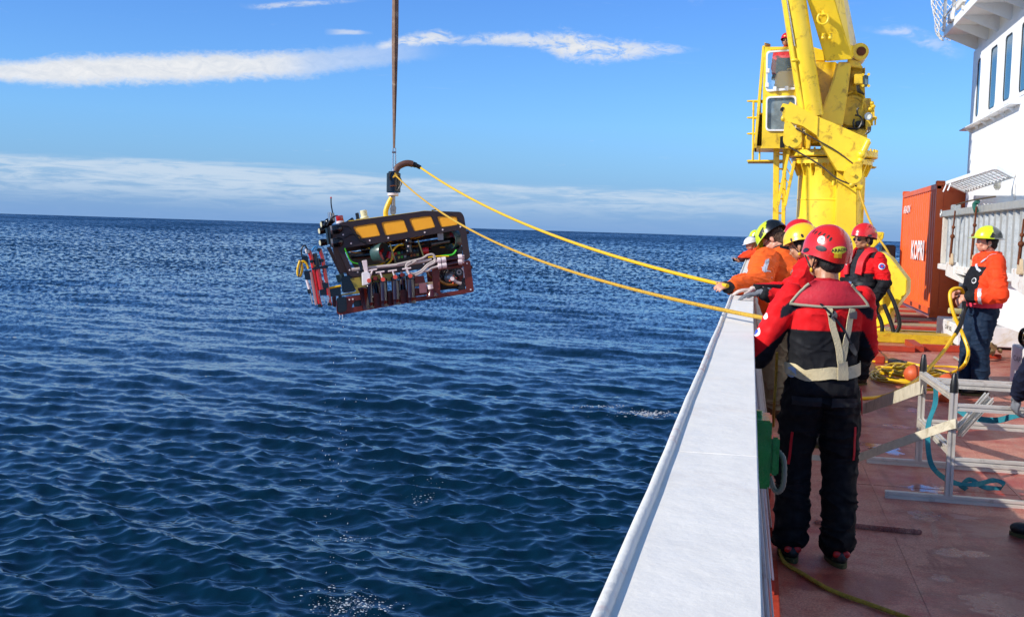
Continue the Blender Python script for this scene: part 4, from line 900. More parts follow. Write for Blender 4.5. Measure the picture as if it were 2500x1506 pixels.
MB().prism([fw.p(*K2(x, y)) for x, y in [(1000, 950), (1160, 960), (1265, 965), (1262, 1000), (1000, 1005)]], fw, -.2, .2).build('winch_base', yellow, wn, bevel=.02)
fv = Frame((0, 24.0, 0), (1, 0, 0), (0, 0, 1))
va = MB().prism([fv.p(*K2(x, y)) for x, y in [(1115, 195), (1240, 198), (1234, 246), (1158, 318), (1110, 318)]], fv, -.1, .5).build('wedge_bracket', yellow, bevel=.015); tag(va, 'yellow wedge shaped bracket sticking out right of the crane pedestal', 'bracket')
gp = MB().prism([fv.p(*K2(x, y)) for x, y in [(1175, 333), (1292, 336), (1297, 400), (1300, 560), (1175, 560)]], fv, .6, 1.0).build('pale_green_locker', mat('pale_green', '#9db6a0', .5), bevel=.01); tag(gp, 'pale green locker showing above the octagonal winch guard', 'locker')
tag(MB().tube([np.array([1.9, 21.9, .07]), np.array([2.6, 21.8, .08]), np.array([3.1, 21.9, .07])], .018, 8).build('thin_cable', hose_y), 'yellow cable lying across the timber behind the chequer plate step', 'cable')
# ------------------------------------------------------------ remotely operated vehicle
def K1(x, y): return (700 + x * .283, 370 + y * .283)
def KA(x, y): return (700 + x * .2156, 470 + y * .2156)
def KB(x, y): return (940 + x * .1617, 500 + y * .1617)
uh = nrm([.931, .366, 0]); zz = np.array([0, 0, 1.0]); u_ = nrm(uh * math.cos(R_(11)) + zz * math.sin(R_(11)))
w0 = nrm(np.cross(np.cross(uh, zz), u_)) ; n0 = np.cross(u_, w0)
if w0[2] < 0: w0 = -w0; n0 = -n0
ww = nrm(w0 * math.cos(R_(5)) - np.cross(u_, w0) * math.sin(R_(5)))
fv_o = atY(940, 650, 18.5)
fr_ = Frame(fv_o, u_, ww)
rov = empty('underwater_vehicle', fr_.w3(0, -.6, .6), 'black and orange remotely operated underwater vehicle hanging from the sling over the sea', 'underwater robot')
hdpe = mat('hdpe_black', '#2a1a17', .42, var=.12, vs=4, bump=.1)
skidm = mat('skid_maroon', '#601a10', .5, var=.2, vs=5, dirt='#8a3216', dirt_amt=.4)
foam = mat('foam_orange', '#ffae1e', .55, var=.05, vs=9, bump=.15)
foam_y = mat('foam_yellow', '#e6c22a', .5, var=.08)
ductm = mat('duct_grey_green', '#35504c', .35, var=.08)
whp = mat('white_plastic', '#e4d3d0', .4, var=.06)
metg = mat('grey_metal', '#8f8a86', .35, .6, var=.15)
lens = mat('lamp_lens', '#c9c2a0', .1, var=.1)
gold = mat('gold_panel', '#a8923c', .4, .35, var=.1)
tubeg = mat('grey_hose', '#b5a8a2', .5, var=.08)
greenc = mat('green_cable', '#3fb82c', .5); bluec = mat('blue_hose', '#2a7fb8', .4)
def pts(K, L, d=0.0): return [fr_.p(*K(x, y), d) for x, y in L]
def P(K, x, y, d=0.0): return fr_.P3(*K(x, y), d)
wins_ = [[(568, 648), (770, 618), (812, 728), (622, 756)], [(812, 612), (1010, 585), (1050, 695), (850, 728)], [(1050, 580), (1245, 553), (1285, 655), (1098, 692)], [(1292, 560), (1470, 560), (1478, 635), (1330, 657)]]
outer = rounded(pts(K1, [(470, 612), (1190, 513), (1505, 522), (1530, 565), (1582, 915), (1545, 940), (1270, 975), (1270, 1000), (700, 1062), (548, 1082), (425, 800), (420, 650)]), .05)
opening = rounded(pts(K1, [(487, 835), (870, 778), (1480, 678), (1498, 710), (1524, 915), (1290, 930), (1100, 960), (560, 1010)]), .04)
wh = [rounded(pts(K1, w), .045) for w in wins_]
np_ = plate(outer, [opening] + wh, fr_, -.022, .0).build('side_plate', hdpe, rov, smooth=False)
o2 = rounded([(a, b) for a, b in pts(K1, [(470, 612), (1190, 513), (1505, 522), (1530, 565), (1582, 915), (1545, 940), (1270, 975), (700, 1062), (548, 1082), (425, 800), (420, 650)])], .05)
plate(o2, [opening], fr_, 1.12, 1.145).build('side_plate', hdpe, rov, smooth=False)
for w in wins_:
    q = inset(pts(K1, w), 1.10); MB().prism(inset(pts(K1, w), 1.0), fr_, -.010, 1.1).build('foam_block', foam, rov, bevel=.01)
tp_ = pts(K1, [(530, 604), (1190, 516), (1300, 519), (1300, 560), (540, 640)]); MB().prism([(a, b + .012) for a, b in tp_], fr_, .01, 1.11).build('top_foam', foam_y, rov, bevel=.01)
for x in np.linspace(530, 1250, 7): MB().bar(P(K1, x, 604 - (x - 530) * .132, .25), P(K1, x + 60, 596 - (x - 530) * .132, .25), .02).build('top_seam', hdpe, rov)
for (x, y) in ((487, 718), (555, 792), (716, 768), (876, 745), (1190, 698), (1345, 675), (1498, 650), (542, 1022), (1555, 965), (1587, 1190), (1182, 968), (540, 1278), (570, 1273), (612, 1040)):
    c = P(K1, x, y, -.022); MB().cyl(c + fr_.n * .002, c - fr_.n * .004 + fr_.n * .012, .014, n=8).build('bolt', whp, rov)
# lower skid
sk = rounded(pts(K1, [(430, 1262), (650, 1238), (1100, 1180), (1270, 1165), (1255, 1015), (1562, 938), (1582, 945), (1615, 1210), (1105, 1290), (700, 1362), (470, 1405), (436, 1388)]), .03)
h1 = rounded(pts(K1, [(1315, 1025), (1522, 985), (1548, 1188), (1325, 1222)]), .03); h2 = rounded(pts(K1, [(1110, 1240), (1285, 1215), (1290, 1228), (1112, 1256)]), .005); h3 = rounded(pts(K1, [(580, 1290), (655, 1275), (650, 1330), (560, 1345)]), .02)
plate(sk, [h1, h2, h3], fr_, -.02, 0).build('skid_plate', skidm, rov, smooth=False)
plate(sk, [h1, h2, h3], fr_, 1.12, 1.14).build('skid_plate', skidm, rov, smooth=False)
MB().prism(pts(K1, [(480, 1385), (700, 1345), (1105, 1275), (1105, 1290), (700, 1362), (480, 1402)]), fr_, .0, 1.12).build('skid_floor', mat('skid_orange', '#b8481c', .5, var=.2), rov)
MB().prism(pts(K1, [(428, 1262), (515, 1250), (520, 1375), (445, 1395)]), fr_, -.06, .25).build('skid_corner_block', blackg, rov, bevel=.02)
for (x, y) in ((460, 1250), (1590, 1000), (1590, 1180), (1290, 1180), (900, 1240), (1560, 700), (600, 660), (460, 700), (1500, 560)):
    MB().cyl(P(K1, x, y, 0), P(K1, x, y, 1.12), .03, n=10).build('cross_tube', hdpe, rov)
MB().prism(pts(K1, [(600, 1035), (1270, 955), (1270, 1000), (700, 1062)]), fr_, .03, .06).build('mid_rail', hdpe, rov)
MB().prism(pts(K1, [(1100, 1080), (1180, 1070), (1200, 1150), (1105, 1165)]), fr_, -.05, .1).build('equipment_box', skidm, rov, bevel=.008)
MB().prism(pts(K1, [(1250, 990), (1300, 985), (1320, 1230), (1265, 1240)]), fr_, -.018, .02).build('skid_upright', skidm, rov)
MB().prism(pts(K1, [(560, 1240), (1110, 1165), (1110, 1290), (590, 1350)]), fr_, .25, .3).build('tray_back', blackg, rov)
MB().bar(P(K1, 1100, 1150, -.03), P(K1, 1260, 1132, -.03), .05, .04).build('tray_bar', wood, rov)
# core samplers with T handles
for (tx, ty, cx_, cy0, cy1, hw) in ((740, 1022, 715, 1130, 1350, 34), (805, 1040, 835, 1120, 1335, 38), (850, 1008, 770, 1110, 1290, 30), (912, 1028, 940, 1100, 1322, 38), (975, 985, 1000, 1080, 1250, 30), (1035, 1010, 1070, 1090, 1308, 40)):
    d = -.1 if cx_ in (715, 835, 940, 1070) else .08
    cr_ = MB(); cr_.lathe(P(K1, cx_ - 4 + 12, cy1, d), P(K1, cx_ - 4, cy0, d) - P(K1, cx_ + 8, cy1, d), [(hw * .283 / 157, 0), (hw * .283 / 157, .08), (hw * .283 / 152, .085), (hw * .283 / 152, .10), (hw * .283 / 157, .105), (hw * .283 / 157, .39 if d < 0 else .30), (hw * .25 / 157, .40 if d < 0 else .31)], 20)
    co_ = cr_.build('core_tube', mat('core_dark', '#220c10', .15, var=.1, coat=.4), rov)
    t0_ = P(K1, cx_ - 4, cy0, d); MB().lathe(t0_ - ww * .01, ww, [(hw * .3 / 157, 0), (hw * .3 / 157, .05), (hw * .2 / 157, .06)], 18).build('core_cap', blackg, co_)
    MB().cyl(t0_ + ww * .03 - fr_.n * .0 + fr_.n * hw * .2 / 157, t0_ + ww * .03 + fr_.n * hw * .31 / 157, .035, n=10).build('cap_tag', mat('coral', '#d8503c', .5), co_)
    a = P(K1, tx, ty, d); MB().cyl(a, t0_ + ww * .04, .014, n=8).build('handle_stem', whp, co_)
    MB().cyl(P(K1, tx - 38, ty + 6, d), P(K1, tx + 38, ty - 5, d), .014, n=8).build('handle_bar', whp, co_)
MB().prism(pts(K1, [(645, 1045), (700, 1040), (720, 1060), (718, 1145), (650, 1160)]), fr_, -.16, 0).build('scoop_body', mat('white_plastic_bright', '#eee9e6', .4), rov, bevel=.01)
MB().prism(pts(K1, [(645, 945), (690, 938), (700, 1045), (672, 1060)]), fr_, -.12, -.06).build('scoop_arm', whp, rov, bevel=.006)
MB().prism(pts(K1, [(612, 960), (640, 955), (655, 1030), (640, 1040)]), fr_, -.1, -.05).build('scoop_bracket', blackg, rov)
MB().lathe(P(K1, 690, 1360, -.12), ww, [(.07, 0), (.07, .3), (.085, .32), (.085, .36)], 18).build('sample_tube', mat('core_dark', '#220c10', .15), rov)
MB().prism(pts(KB, [(503, 1190), (618, 1180), (632, 1328), (515, 1338)]), fr_, -.075, -.06).build('tag_plate', mat('pink_plate', '#c8847c', .6, var=.2), rov, bevel=.004)
b = MB(); b.lathe(P(KB, 712, 1385, -.1), P(KB, 690, 1200, -.1) - P(KB, 712, 1385, -.1), [(.105, 0), (.105, .01), (.035, .125)], 24); b.build('funnel', mat('funnel_smoke', '#43191c', .2, var=.1, coat=.3), rov)
b = MB(); b.lathe(P(KB, 693, 1278, -.1), ww, [(.035, 0), (.045, .01), (.045, .02), (.04, .025), (.045, .03), (.045, .045), (.04, .05), (.045, .055), (.045, .08)], 20); b.build('funnel_neck', whp, rov)
# thrusters
def thruster(K, x, y, rpx, facing, d, dep, motor_to):
    c = P(K, x, y, d); r = rpx * .283 / 157
    t_ = MB(); f_ = nrm(facing); prof = [(r * .93, -dep), (r * 1.0, -dep * .9), (r * 1.04, -dep * .1), (r * 1.02, 0), (r * .96, 0), (r * .9, -dep * .5), (r * .86, -dep * .95)]
    u1, v1, _ = frame_of(f_); V = []; Fc = []; n = 36
    for (rr, h) in prof:
        for k in range(n):
            a = 2 * math.pi * k / n; V.append(c + (u1 * math.cos(a) + v1 * math.sin(a)) * rr + f_ * h)
    m_ = len(prof)
    for j in range(m_):
        for k in range(n):
            a = j * n + k; b_ = j * n + (k + 1) % n; a2 = ((j + 1) % m_) * n + k; b2 = ((j + 1) % m_) * n + (k + 1) % n; Fc.append((a, b_, b2, a2))
    t_.add(V, Fc); o = t_.build('thruster_duct', ductm, rov)
    hub = c - f_ * dep * .6; MB().ell(hub, (r * .22, r * .22, r * .3), (u1, v1, f_)).build('propeller_hub', redp, o)
    for k in range(4):
        a = k * math.pi / 2 + .4; e = u1 * math.cos(a) + v1 * math.sin(a); s_ = np.cross(f_, e)
        q = MB(); q.obox(hub + e * r * .5, (e, nrm(s_ + f_ * .7), nrm(f_ - s_ * .7)), (r * .36, r * .26, .006)); q.build('propeller_blade', redp, o, bevel=.003)
    MB().cyl(hub - f_ * .05, c + (np.array(motor_to) - c) * 1.0, .055, .045, 16).build('thruster_motor', blackg, o)
    return o
face = nrm(fr_.n * .62 + u_ * .78)
thruster(K1, 845, 868, 88, face, .02, .19, P(K1, 560, 905, .25))
face2 = nrm(fr_.n * .62 - u_ * .75)
thruster(K1, 1400, 765, 84, face2, .12, .19, P(K1, 1240, 805, .05))
MB().cyl(P(K1, 1240, 805, .03), P(K1, 1400, 775, .1), .05, n=14).build('thruster_pod', blackg, rov)
MB().prism(pts(K1, [(1302, 700), (1352, 695), (1356, 770), (1308, 778)]), fr_, .05, .07).build('pod_bracket', metg, rov)
# interior equipment
def tubep(name, K, L, r, m_, d=.1, dd=0.0, n=8):
    k = len(L); return MB().tube(spline([P(K, x, y, d + dd * i / max(1, k - 1)) for i, (x, y) in enumerate(L)], 7), r, n).build(name, m_, rov)
MB().prism(pts(K1, [(930, 870), (1150, 840), (1170, 940), (950, 960)]), fr_, .25, .6).build('electronics_rack', mat('rack_mixed', '#3a2a12', .5, var=.9, vs=18), rov, bevel=.01)
for k in range(16):
    x = 940 + (k % 8) * 27; y = 880 + (k // 8) * 38 - (k % 8) * 4; cm = random.choice([gold, blackg, mat('orange_wire', '#b85a1c', .5), greenc, metg])
    MB().obox(P(K1, x, y, .24), (u_, ww, fr_.n), (.018, .02, .02)).build('rack_module', cm, rov)
for (x, y, r, l) in ((1000, 790, .06, .5), (640, 850, .08, .5), (600, 900, .055, .4), (1180, 860, .05, .3), (760, 830, .07, .4)):
    MB().cyl(P(K1, x, y, .35), P(K1, x + l * 200, y - l * 22, .35), r, n=16).build('pressure_housing', blackg, rov)
MB().prism(pts(K1, [(520, 850), (1500, 700), (1520, 900), (600, 990)]), fr_, .8, .85).build('inner_bulkhead', mat('deep_black', '#0d0b0b', .7), rov)
MB().cyl(P(K1, 1170, 860, .1), P(K1, 1222, 853, .1), .06, n=14).build('red_cylinder', redp, rov); MB().cyl(P(K1, 885, 925, .12), P(K1, 905, 870, .12), .07, n=14).build('red_cylinder', redp, rov)
MB().ell(P(KB, 350, 560, .0), (.06, .06, .07)).build('camera_head', blackg, rov); b = MB(); b.cyl(P(KB, 340, 540, .02), P(KB, 365, 710, .02), .055, n=14); b.ell(P(KB, 365, 710, .02), .058); b.build('camera_body', blackg, rov)
MB().ell(P(KB, 352, 628, -.055), .014).build('camera_lens', whp, rov)
for L in ([(75, 590), (115, 720), (165, 885)], [(495, 530), (540, 660), (590, 800)]): MB().bar(P(KB, *L[0], .0), P(KB, *L[2], .0), .028, .02).build('strut', mat('olive_strut', '#5c5a34', .5), rov)
tubep('yellow_hose', K1, [(860, 980), (905, 930), (915, 860), (960, 810), (1010, 805)], .016, hose_y, .05)
tubep('yellow_hose', K1, [(640, 1000), (750, 985), (830, 965), (900, 900)], .012, hose_y, .1)
for k in range(26):
    x0 = random.uniform(520, 1440); y0 = 860 - (x0 - 520) * .11 + random.uniform(-55, 60); L = [(x0, y0)]
    for j in range(3): L.append((L[-1][0] + random.uniform(20, 80), L[-1][1] + random.uniform(-35, 25)))
    L = [(min(x, 1500), y) for x, y in L]
    tubep('cable', K1, L, random.choice([.007, .009, .012]), random.choice([hose_y, mat('amber_hose', '#8a5c14', .4), black, greenc, mat('amber_hose', '#8a5c14', .4), black]), random.uniform(.1, .5))
tubep('green_cable', K1, [(1260, 915), (1350, 900), (1430, 890), (1465, 850)], .016, greenc, .02)
tubep('green_cable', K1, [(500, 830), (520, 880), (560, 950), (640, 975)], .012, greenc, .3)
tubep('yellow_hose', K1, [(1220, 915), (1300, 905), (1400, 905)], .014, hose_y, .0)
tubep('black_hose', K1, [(480, 640), (540, 650), (590, 710), (640, 770), (690, 790)], .011, black, -.04); tubep('black_hose', K1, [(495, 750), (560, 715), (620, 725), (650, 770)], .009, black, -.04)
tubep('cable_tray', K1, [(560, 1020), (700, 1005), (900, 985), (1100, 960), (1250, 930)], .028, tubeg, -.04)
loop = [(180, 900), (400, 850), (560, 810), (640, 762), (720, 750), (755, 800), (735, 850), (640, 905), (570, 975), (520, 1010), (440, 1040), (360, 1020), (318, 960), (330, 895), (390, 862)]
tubep('grey_hose', KB, loop, .019, tubeg, -.06, -.03); tubep('grey_hose', KB, [(x + 6, y + 28) for x, y in loop[4:]] + [(470, 850)], .017, tubeg, -.09)
tubep('grey_hose', KB, [(570, 990), (640, 1000), (700, 960), (780, 935)], .022, tubeg, -.08); tubep('grey_hose', KB, [(560, 980), (650, 930), (720, 870), (780, 860)], .018, tubeg, -.07)
for (x0, y0, x1, y1) in ((790, 845, 920, 828), (800, 930, 930, 910)):
    MB().cyl(P(KB, x0, y0, -.08), P(KB, x1, y1, -.08), .05, n=18).build('white_canister', whp, rov, bevel=.006)
    MB().cyl(P(KB, x0 + 50, y0 - 7, -.08), P(KB, x0 + 58, y0 - 8, -.08), .052, n=18).build('canister_band', blackg, rov)
    MB().cyl(P(KB, x0 - 35, y0 + 8, -.08), P(KB, x0, y0, -.08), .02, n=10).build('canister_spout', whp, rov)
    MB().cyl(P(KB, x1, y1, -.08), P(KB, 1100, y0 - 45 + (5 if y0 < 900 else -12), -.08), .043, n=18).build('sample_cylinder', mat('core_dark', '#220c10', .15), rov)
    yy = y0 - 55 + (0 if y0 < 900 else -18); MB().cyl(P(KB, 1100, yy + 5, -.08), P(KB, 1165, yy, -.08), .05, n=18).build('white_canister', whp, rov, bevel=.006)
    for dy in (-18, 14): MB().cyl(P(KB, 1160, yy + dy, -.08), P(KB, 1195, yy + dy, -.08), .014, n=8).build('canister_nozzle', whp, rov)
b = MB(); b.ell(P(KB, 985, 1100, .08), (.1, .1, .1)); b.build('gimbal_ball', metg, rov); b = MB(); b.cyl(P(KB, 1015, 1115, .0), P(KB, 1015, 1115, -.04), .035); b.build('gimbal_nose', whp, rov)
for (x, y) in ((1030, 1072), (1075, 1105), (1028, 1182), (978, 1148)): MB().ell(P(KB, x, y, -.01), .014).build('pink_stud', mat('coral', '#d8503c', .5), rov)
tubep('grey_hose', KB, [(1030, 1130), (1090, 1170), (1150, 1190)], .028, tubeg, .0); tubep('amber_hose', KB, [(800, 1130), (880, 1180), (970, 1205), (1100, 1195)], .026, mat('amber_hose', '#8a5c14', .4), .03)
tubep('amber_hose', KB, [(630, 1010), (670, 1070), (740, 1120)], .018, mat('amber_hose', '#8a5c14', .4), .05); tubep('grey_hose', KB, [(1150, 960), (1190, 1000), (1200, 1100)], .018, whp, .0)
b = MB(); b.cyl(P(KB, 1118, 1018, -.02), P(KB, 1118, 1018, .2), .065, n=20); b.build('camera_pod', blackg, rov); MB().ring(P(KB, 1118, 1018, -.025), fr_.n, .04, .025, .02).build('camera_ring', metg, rov)
for L in ([(1145, 605), (1168, 640), (1170, 755), (1085, 720)], [(1200, 1090), (1240, 1180), (1190, 1290), (1090, 1265), (1150, 1190)]): MB().prism(pts(KB, L), fr_, .0, .25).build('black_guard', black, rov, bevel=.01)
for k in range(8):
    x = 800 + k * 42; tubep('cable', KB, [(x, 960 + k * 3), (x + 20, 1000), (x - 10, 1060), (x + 30, 1120)], .012, black if k % 3 else metg, .15)
MB().prism(pts(KB, [(790, 990), (1150, 930), (1180, 1240), (830, 1280)]), fr_, .6, .65).build('aft_bulkhead', mat('deep_black', '#0d0b0b', .7), rov)
MB().prism(pts(K1, [(470, 1080), (560, 1060), (600, 1200), (480, 1215)]), fr_, .1, .5).build('front_box', blackg, rov, bevel=.02)
MB().prism(pts(K1, [(548, 1095), (650, 1078), (940, 1045), (945, 1110), (735, 1135), (710, 1212), (465, 1242), (470, 1230), (590, 1208), (600, 1195)]), fr_, .06, .08).build('gold_plate', gold, rov, smooth=False)
MB().cyl(P(K1, 455, 1060, .2), P(K1, 475, 1120, .2), .07, n=16).build('front_cylinder', ductm, rov)
# lights, beacons, antenna
for (x, y, r) in ((438, 668, 52), (445, 782, 52)):
    c = P(K1, x, y, -.06); h = MB(); h.ell(c, (.09, .075, .075), (u_, fr_.n, ww)); h.cyl(c - u_ * .03, c - u_ * .09 - ww * .01, .078, .07, 18); lo = h.build('flood_light', blackg, rov)
    MB().ring(c - u_ * .10, u_, .07, .05, .03, 20).build('bezel', metg, lo); MB().cyl(c - u_ * .10, c - u_ * .095, .05, n=16).build('lens', black, lo)
for (x, y) in ((318, 682), (325, 783), (335, 625)):
    c = P(K1, x, y, 1.0); h = MB(); h.cyl(c - u_ * .07 + fr_.n * .03, c + u_ * .08, .062, .05, 18); lo = h.build('flood_light', blackg, rov); MB().cyl(c - u_ * .078 + fr_.n * .033, c - u_ * .07 + fr_.n * .03, .045, n=16).build('lens', lens, lo)
for (x0, y0, x1, y1, r) in ((345, 650, 365, 800, .03), (380, 640, 400, 800, .035), (365, 620, 395, 820, .04)): MB().cyl(P(K1, x0, y0, .9), P(K1, x1, y1, .9), r, n=14).build('strobe_tube', blackg if r > .03 else mat('blue_grey_tube', '#2c3e4a', .2, .4), rov)
MB().prism(pts(K1, [(345, 800), (375, 790), (500, 1040), (470, 1060)]), fr_, .8, .84).build('front_strut', hdpe, rov)
MB().prism(pts(K1, [(395, 660), (440, 650), (445, 830), (520, 1040), (470, 1040), (400, 850)]), fr_, .3, .34).build('front_strut', hdpe, rov)
b = MB(); b.tube(spline([P(K1, 382, 400, .5), P(K1, 384, 460, .5), P(K1, 397, 535, .5)], 6), .011, 8); b.build('antenna', blackg, rov); MB().ell(P(K1, 382, 399, .5), .016).build('antenna_tip', redp, rov)
MB().cyl(P(K1, 397, 532, .5), P(K1, 408, 600, .5), .024, n=12).build('antenna_base', metg, rov); MB().cyl(P(K1, 368, 525, .5), P(K1, 375, 600, .5), .03, .03, 14).build('transponder', steel, rov)
MB().lathe(P(K1, 463, 612, .2), ww, [(.062, 0), (.065, .03), (.055, .035), (.06, .05), (.06, .105), (.05, .11)], 22).build('red_beacon', mat('beacon_red', '#a81818', .15, coat=.4), rov); MB().lathe(P(K1, 463, 618, .2), ww, [(.065, 0), (.065, .035)], 22).build('beacon_base', whp, rov)
MB().lathe(P(K1, 615, 585, .3), ww, [(.035, 0), (.03, .02), (.03, .1), (.026, .105)], 16).build('black_beacon', blackg, rov)
MB().lathe(P(K1, 672, 575, .3), ww, [(.075, 0), (.07, .02), (.055, .03), (.058, .12), (.05, .13)], 22).build('white_beacon', mat('beacon_clear', '#d8d2ae', .2), rov)
MB().prism(pts(K1, [(500, 605), (570, 555), (592, 592), (560, 600)]), fr_, .2, .5).build('sonar_wedge', blackg, rov, bevel=.01)
tubep('black_hose', K1, [(345, 640), (390, 575), (430, 555), (450, 565)], .012, black, .4); b = MB(); b.cyl(P(K1, 330, 640, .6), P(K1, 400, 590, .5), .05, n=12); b.ell(P(K1, 360, 612, .55), .07); b.build('pan_tilt', blackg, rov)
# manipulator arms at the front
arms = [([(250, 665), (275, 720), (292, 800), (330, 1000), (350, 1150), (380, 1285)], .034, redp), ([(370, 645), (398, 720), (410, 780), (440, 950), (462, 1080), (492, 1275)], .034, redp), ([(345, 840), (365, 960), (380, 1040), (392, 1100)], .042, redp), ([(318, 820), (340, 930), (352, 1060)], .02, redp)]
for L, r, m_ in arms: MB().tube(spline([P(KA, x, y, -.05 if r > .03 else .05) for x, y in L], 3), r, 4 if r == .034 else 12).build('manipulator_arm', m_, rov, bevel=.004)
for (x, y) in ((250, 670), (290, 780), (370, 650), (408, 770), (350, 850), (440, 840), (380, 1280), (490, 1265)): MB().cyl(P(KA, x - 10, y, -.09), P(KA, x + 10, y, .02), .03, n=10).build('arm_joint', blackg if x != 250 else metg, rov, bevel=.004)
for (x0, y0, x1, y1, r, m_) in ((215, 640, 228, 690, .016, whp), (225, 990, 262, 1120, .02, whp), (262, 1120, 290, 1260, .012, steel), (275, 900, 340, 1270, .03, mat('rose_rail', '#a87a78', .35, .4)), (305, 900, 345, 1180, .012, mat('rose_rail', '#a87a78', .35, .4)), (320, 690, 330, 820, .035, blackg), (350, 750, 365, 830, .04, blackg), (420, 990, 430, 1020, .03, steel), (250, 1095, 262, 1145, .03, blackg), (395, 820, 402, 870, .012, whp)):
    MB().cyl(P(KA, x0, y0, -.04), P(KA, x1, y1, -.04), r, n=12).build('arm_actuator', m_, rov)
for L, d0, d1 in (([(165, 720), (235, 712), (250, 800), (180, 800)], -.02, .06), ([(195, 895), (280, 880), (290, 985), (210, 990)], -.06, .04), ([(280, 860), (440, 825), (452, 855), (290, 880)], -.1, -.06), ([(395, 1020), (470, 1020), (476, 1090), (400, 1085)], -.08, .04), ([(370, 1085), (470, 1080), (472, 1160), (380, 1165)], -.06, .05), ([(470, 1080), (610, 1060), (615, 1160), (480, 1180)], .0, .3), ([(510, 1180), (560, 1170), (560, 1300), (525, 1290)], .05, .2)):
    MB().prism(pts(KA, L), fr_, d0, d1).build('arm_housing', blackg if L[0][0] != 510 else skidm, rov, bevel=.008)
for L in ([(385, 1170), (400, 1210), (425, 1240), (440, 1285), (430, 1200), (410, 1165)], [(470, 1160), (485, 1200), (470, 1260), (455, 1280), (462, 1210), (450, 1170)]): MB().prism(pts(KA, L), fr_, -.08, -.04).build('claw', steel, rov, bevel=.003)
tubep('yellow_hose', KA, [(150, 770), (125, 860), (125, 930), (155, 940), (175, 870), (170, 790), (200, 785), (230, 820), (245, 865)], .02, hose_y, -.02); tubep('black_hose', KA, [(170, 720), (168, 640), (205, 600), (235, 650)], .012, black, 0)
tubep('blue_hose', KA, [(285, 660), (320, 615), (350, 640), (375, 720), (395, 800)], .013, bluec, -.05); tubep('yellow_hose', KA, [(470, 1085), (540, 1070), (615, 1058)], .018, hose_y, -.02); tubep('black_hose', KA, [(130, 960), (150, 860), (165, 780)], .01, black, -.05)
tubep('yellow_hose', KA, [(300, 790), (320, 830), (318, 860)], .012, hose_y, -.05)
# dripping strands of water
drops = MB(); Dp = P(KA, 600, 1385, -.05)
for k in range(90):
    t = random.random(); z = Dp[2] - .05 - t * (Dp[2] - ZS - .1); r = .002 + .004 * random.random()
    q = np.array([Dp[0] + random.gauss(0, .35 * (.2 + t)) , Dp[1] + random.gauss(0, .25), z]); drops.ell(q, (r, r, r * random.uniform(1, 3)), n=5, m=4)
for x in (598, 630): drops.tube([P(KA, x, 1380, -.05), P(KA, x + 2, 1410, -.05), P(KA, x - 3, 1440, -.05)], [.006, .004, .002], 5)
dropm = mat('water_drop', '#dfeaf2', .1, var=.02, alpha=.75, spec=.9)
tag(drops.build('water_drops', dropm), 'water drops falling from the vehicle to the sea', 'water', kind='stuff')
# lifting gear
lg = empty('lift_termination', P(K1, 918, 540, .5), 'black cable termination with steel rod and shackle on top of the vehicle', 'lifting gear')
D5 = .5
def seg(name, x0, y0, x1, y1, r, m_, r1=None, n=16, K=K1): return MB().cyl(P(K, x0, y0, D5), P(K, x1, y1, D5), r, r1, n).build(name, m_, lg, bevel=.002)
seg('rod', 918, 380, 919, 490, .045 * .8, metg); seg('rod_flange', 918, 362, 918, 382, .115 * .8, whp); seg('housing', 923, 190, 921, 352, .145 * .9 * .9, blackg, n=24); seg('housing_head', 923, 175, 923, 195, .09, blackg)
for (x, y) in ((918, 492), (918, 525)): MB().cyl(P(K1, x, y, D5) + fr_.n * .05, P(K1, x, y, D5) - fr_.n * .05, .05 if y < 500 else .042, n=18).build('shackle_pin', metg, lg, bevel=.006)
for dx in (-16, 16): seg('shackle_cheek', 918 + dx, 480, 918 + dx, 535, .016, metg, n=8)
MB().tube(spline([P(K1, 938, 178, D5), P(K1, 960, 135, D5), P(K1, 1010, 108, D5), P(K1, 1050, 102, D5), P(K1, 1088, 110, D5)], 7), .055, 14).build('bend_restrictor', mat('brown_rubber', '#57372b', .6, var=.2), lg)
MB().tube(spline([P(K1, 1088, 110, D5), P(K1, 1120, 122, D5), P(K1, 1156, 141, D5)], 7), [.045] * 7 + [.035] * 7 + [.028], 12).build('tape_wrap', black, lg)
MB().tube(spline([P(K1, 855, 560, D5), P(K1, 856, 510, D5), P(K1, 880, 445, D5), P(K1, 905, 400, D5)], 7), .042, 12).build('tether_leg', hose_y, lg)
for L in ([(900, 180), (885, 210), (895, 250)], [(965, 230), (990, 260), (975, 310), (950, 340)], [(955, 200), (985, 240), (990, 280), (965, 320)], [(890, 300), (920, 296), (945, 298)]): MB().tube(spline([P(K1, x, y, D5 - .12) for x, y in L], 6), .011, 6).build('small_cable', black if L[0][0] != 890 else rust, lg)
MB().ell(P(K1, 940, 212, D5 - .12), (.04, .03, .025)).build('rope_knot', rope_y, lg)
for L in ([(915, 225), (940, 210), (935, 185)], [(940, 195), (955, 215), (925, 205)]): MB().tube(spline([P(K1, x, y, D5 - .13) for x, y in L], 4), .014, 6).build('rope_turn', rope_y, lg)
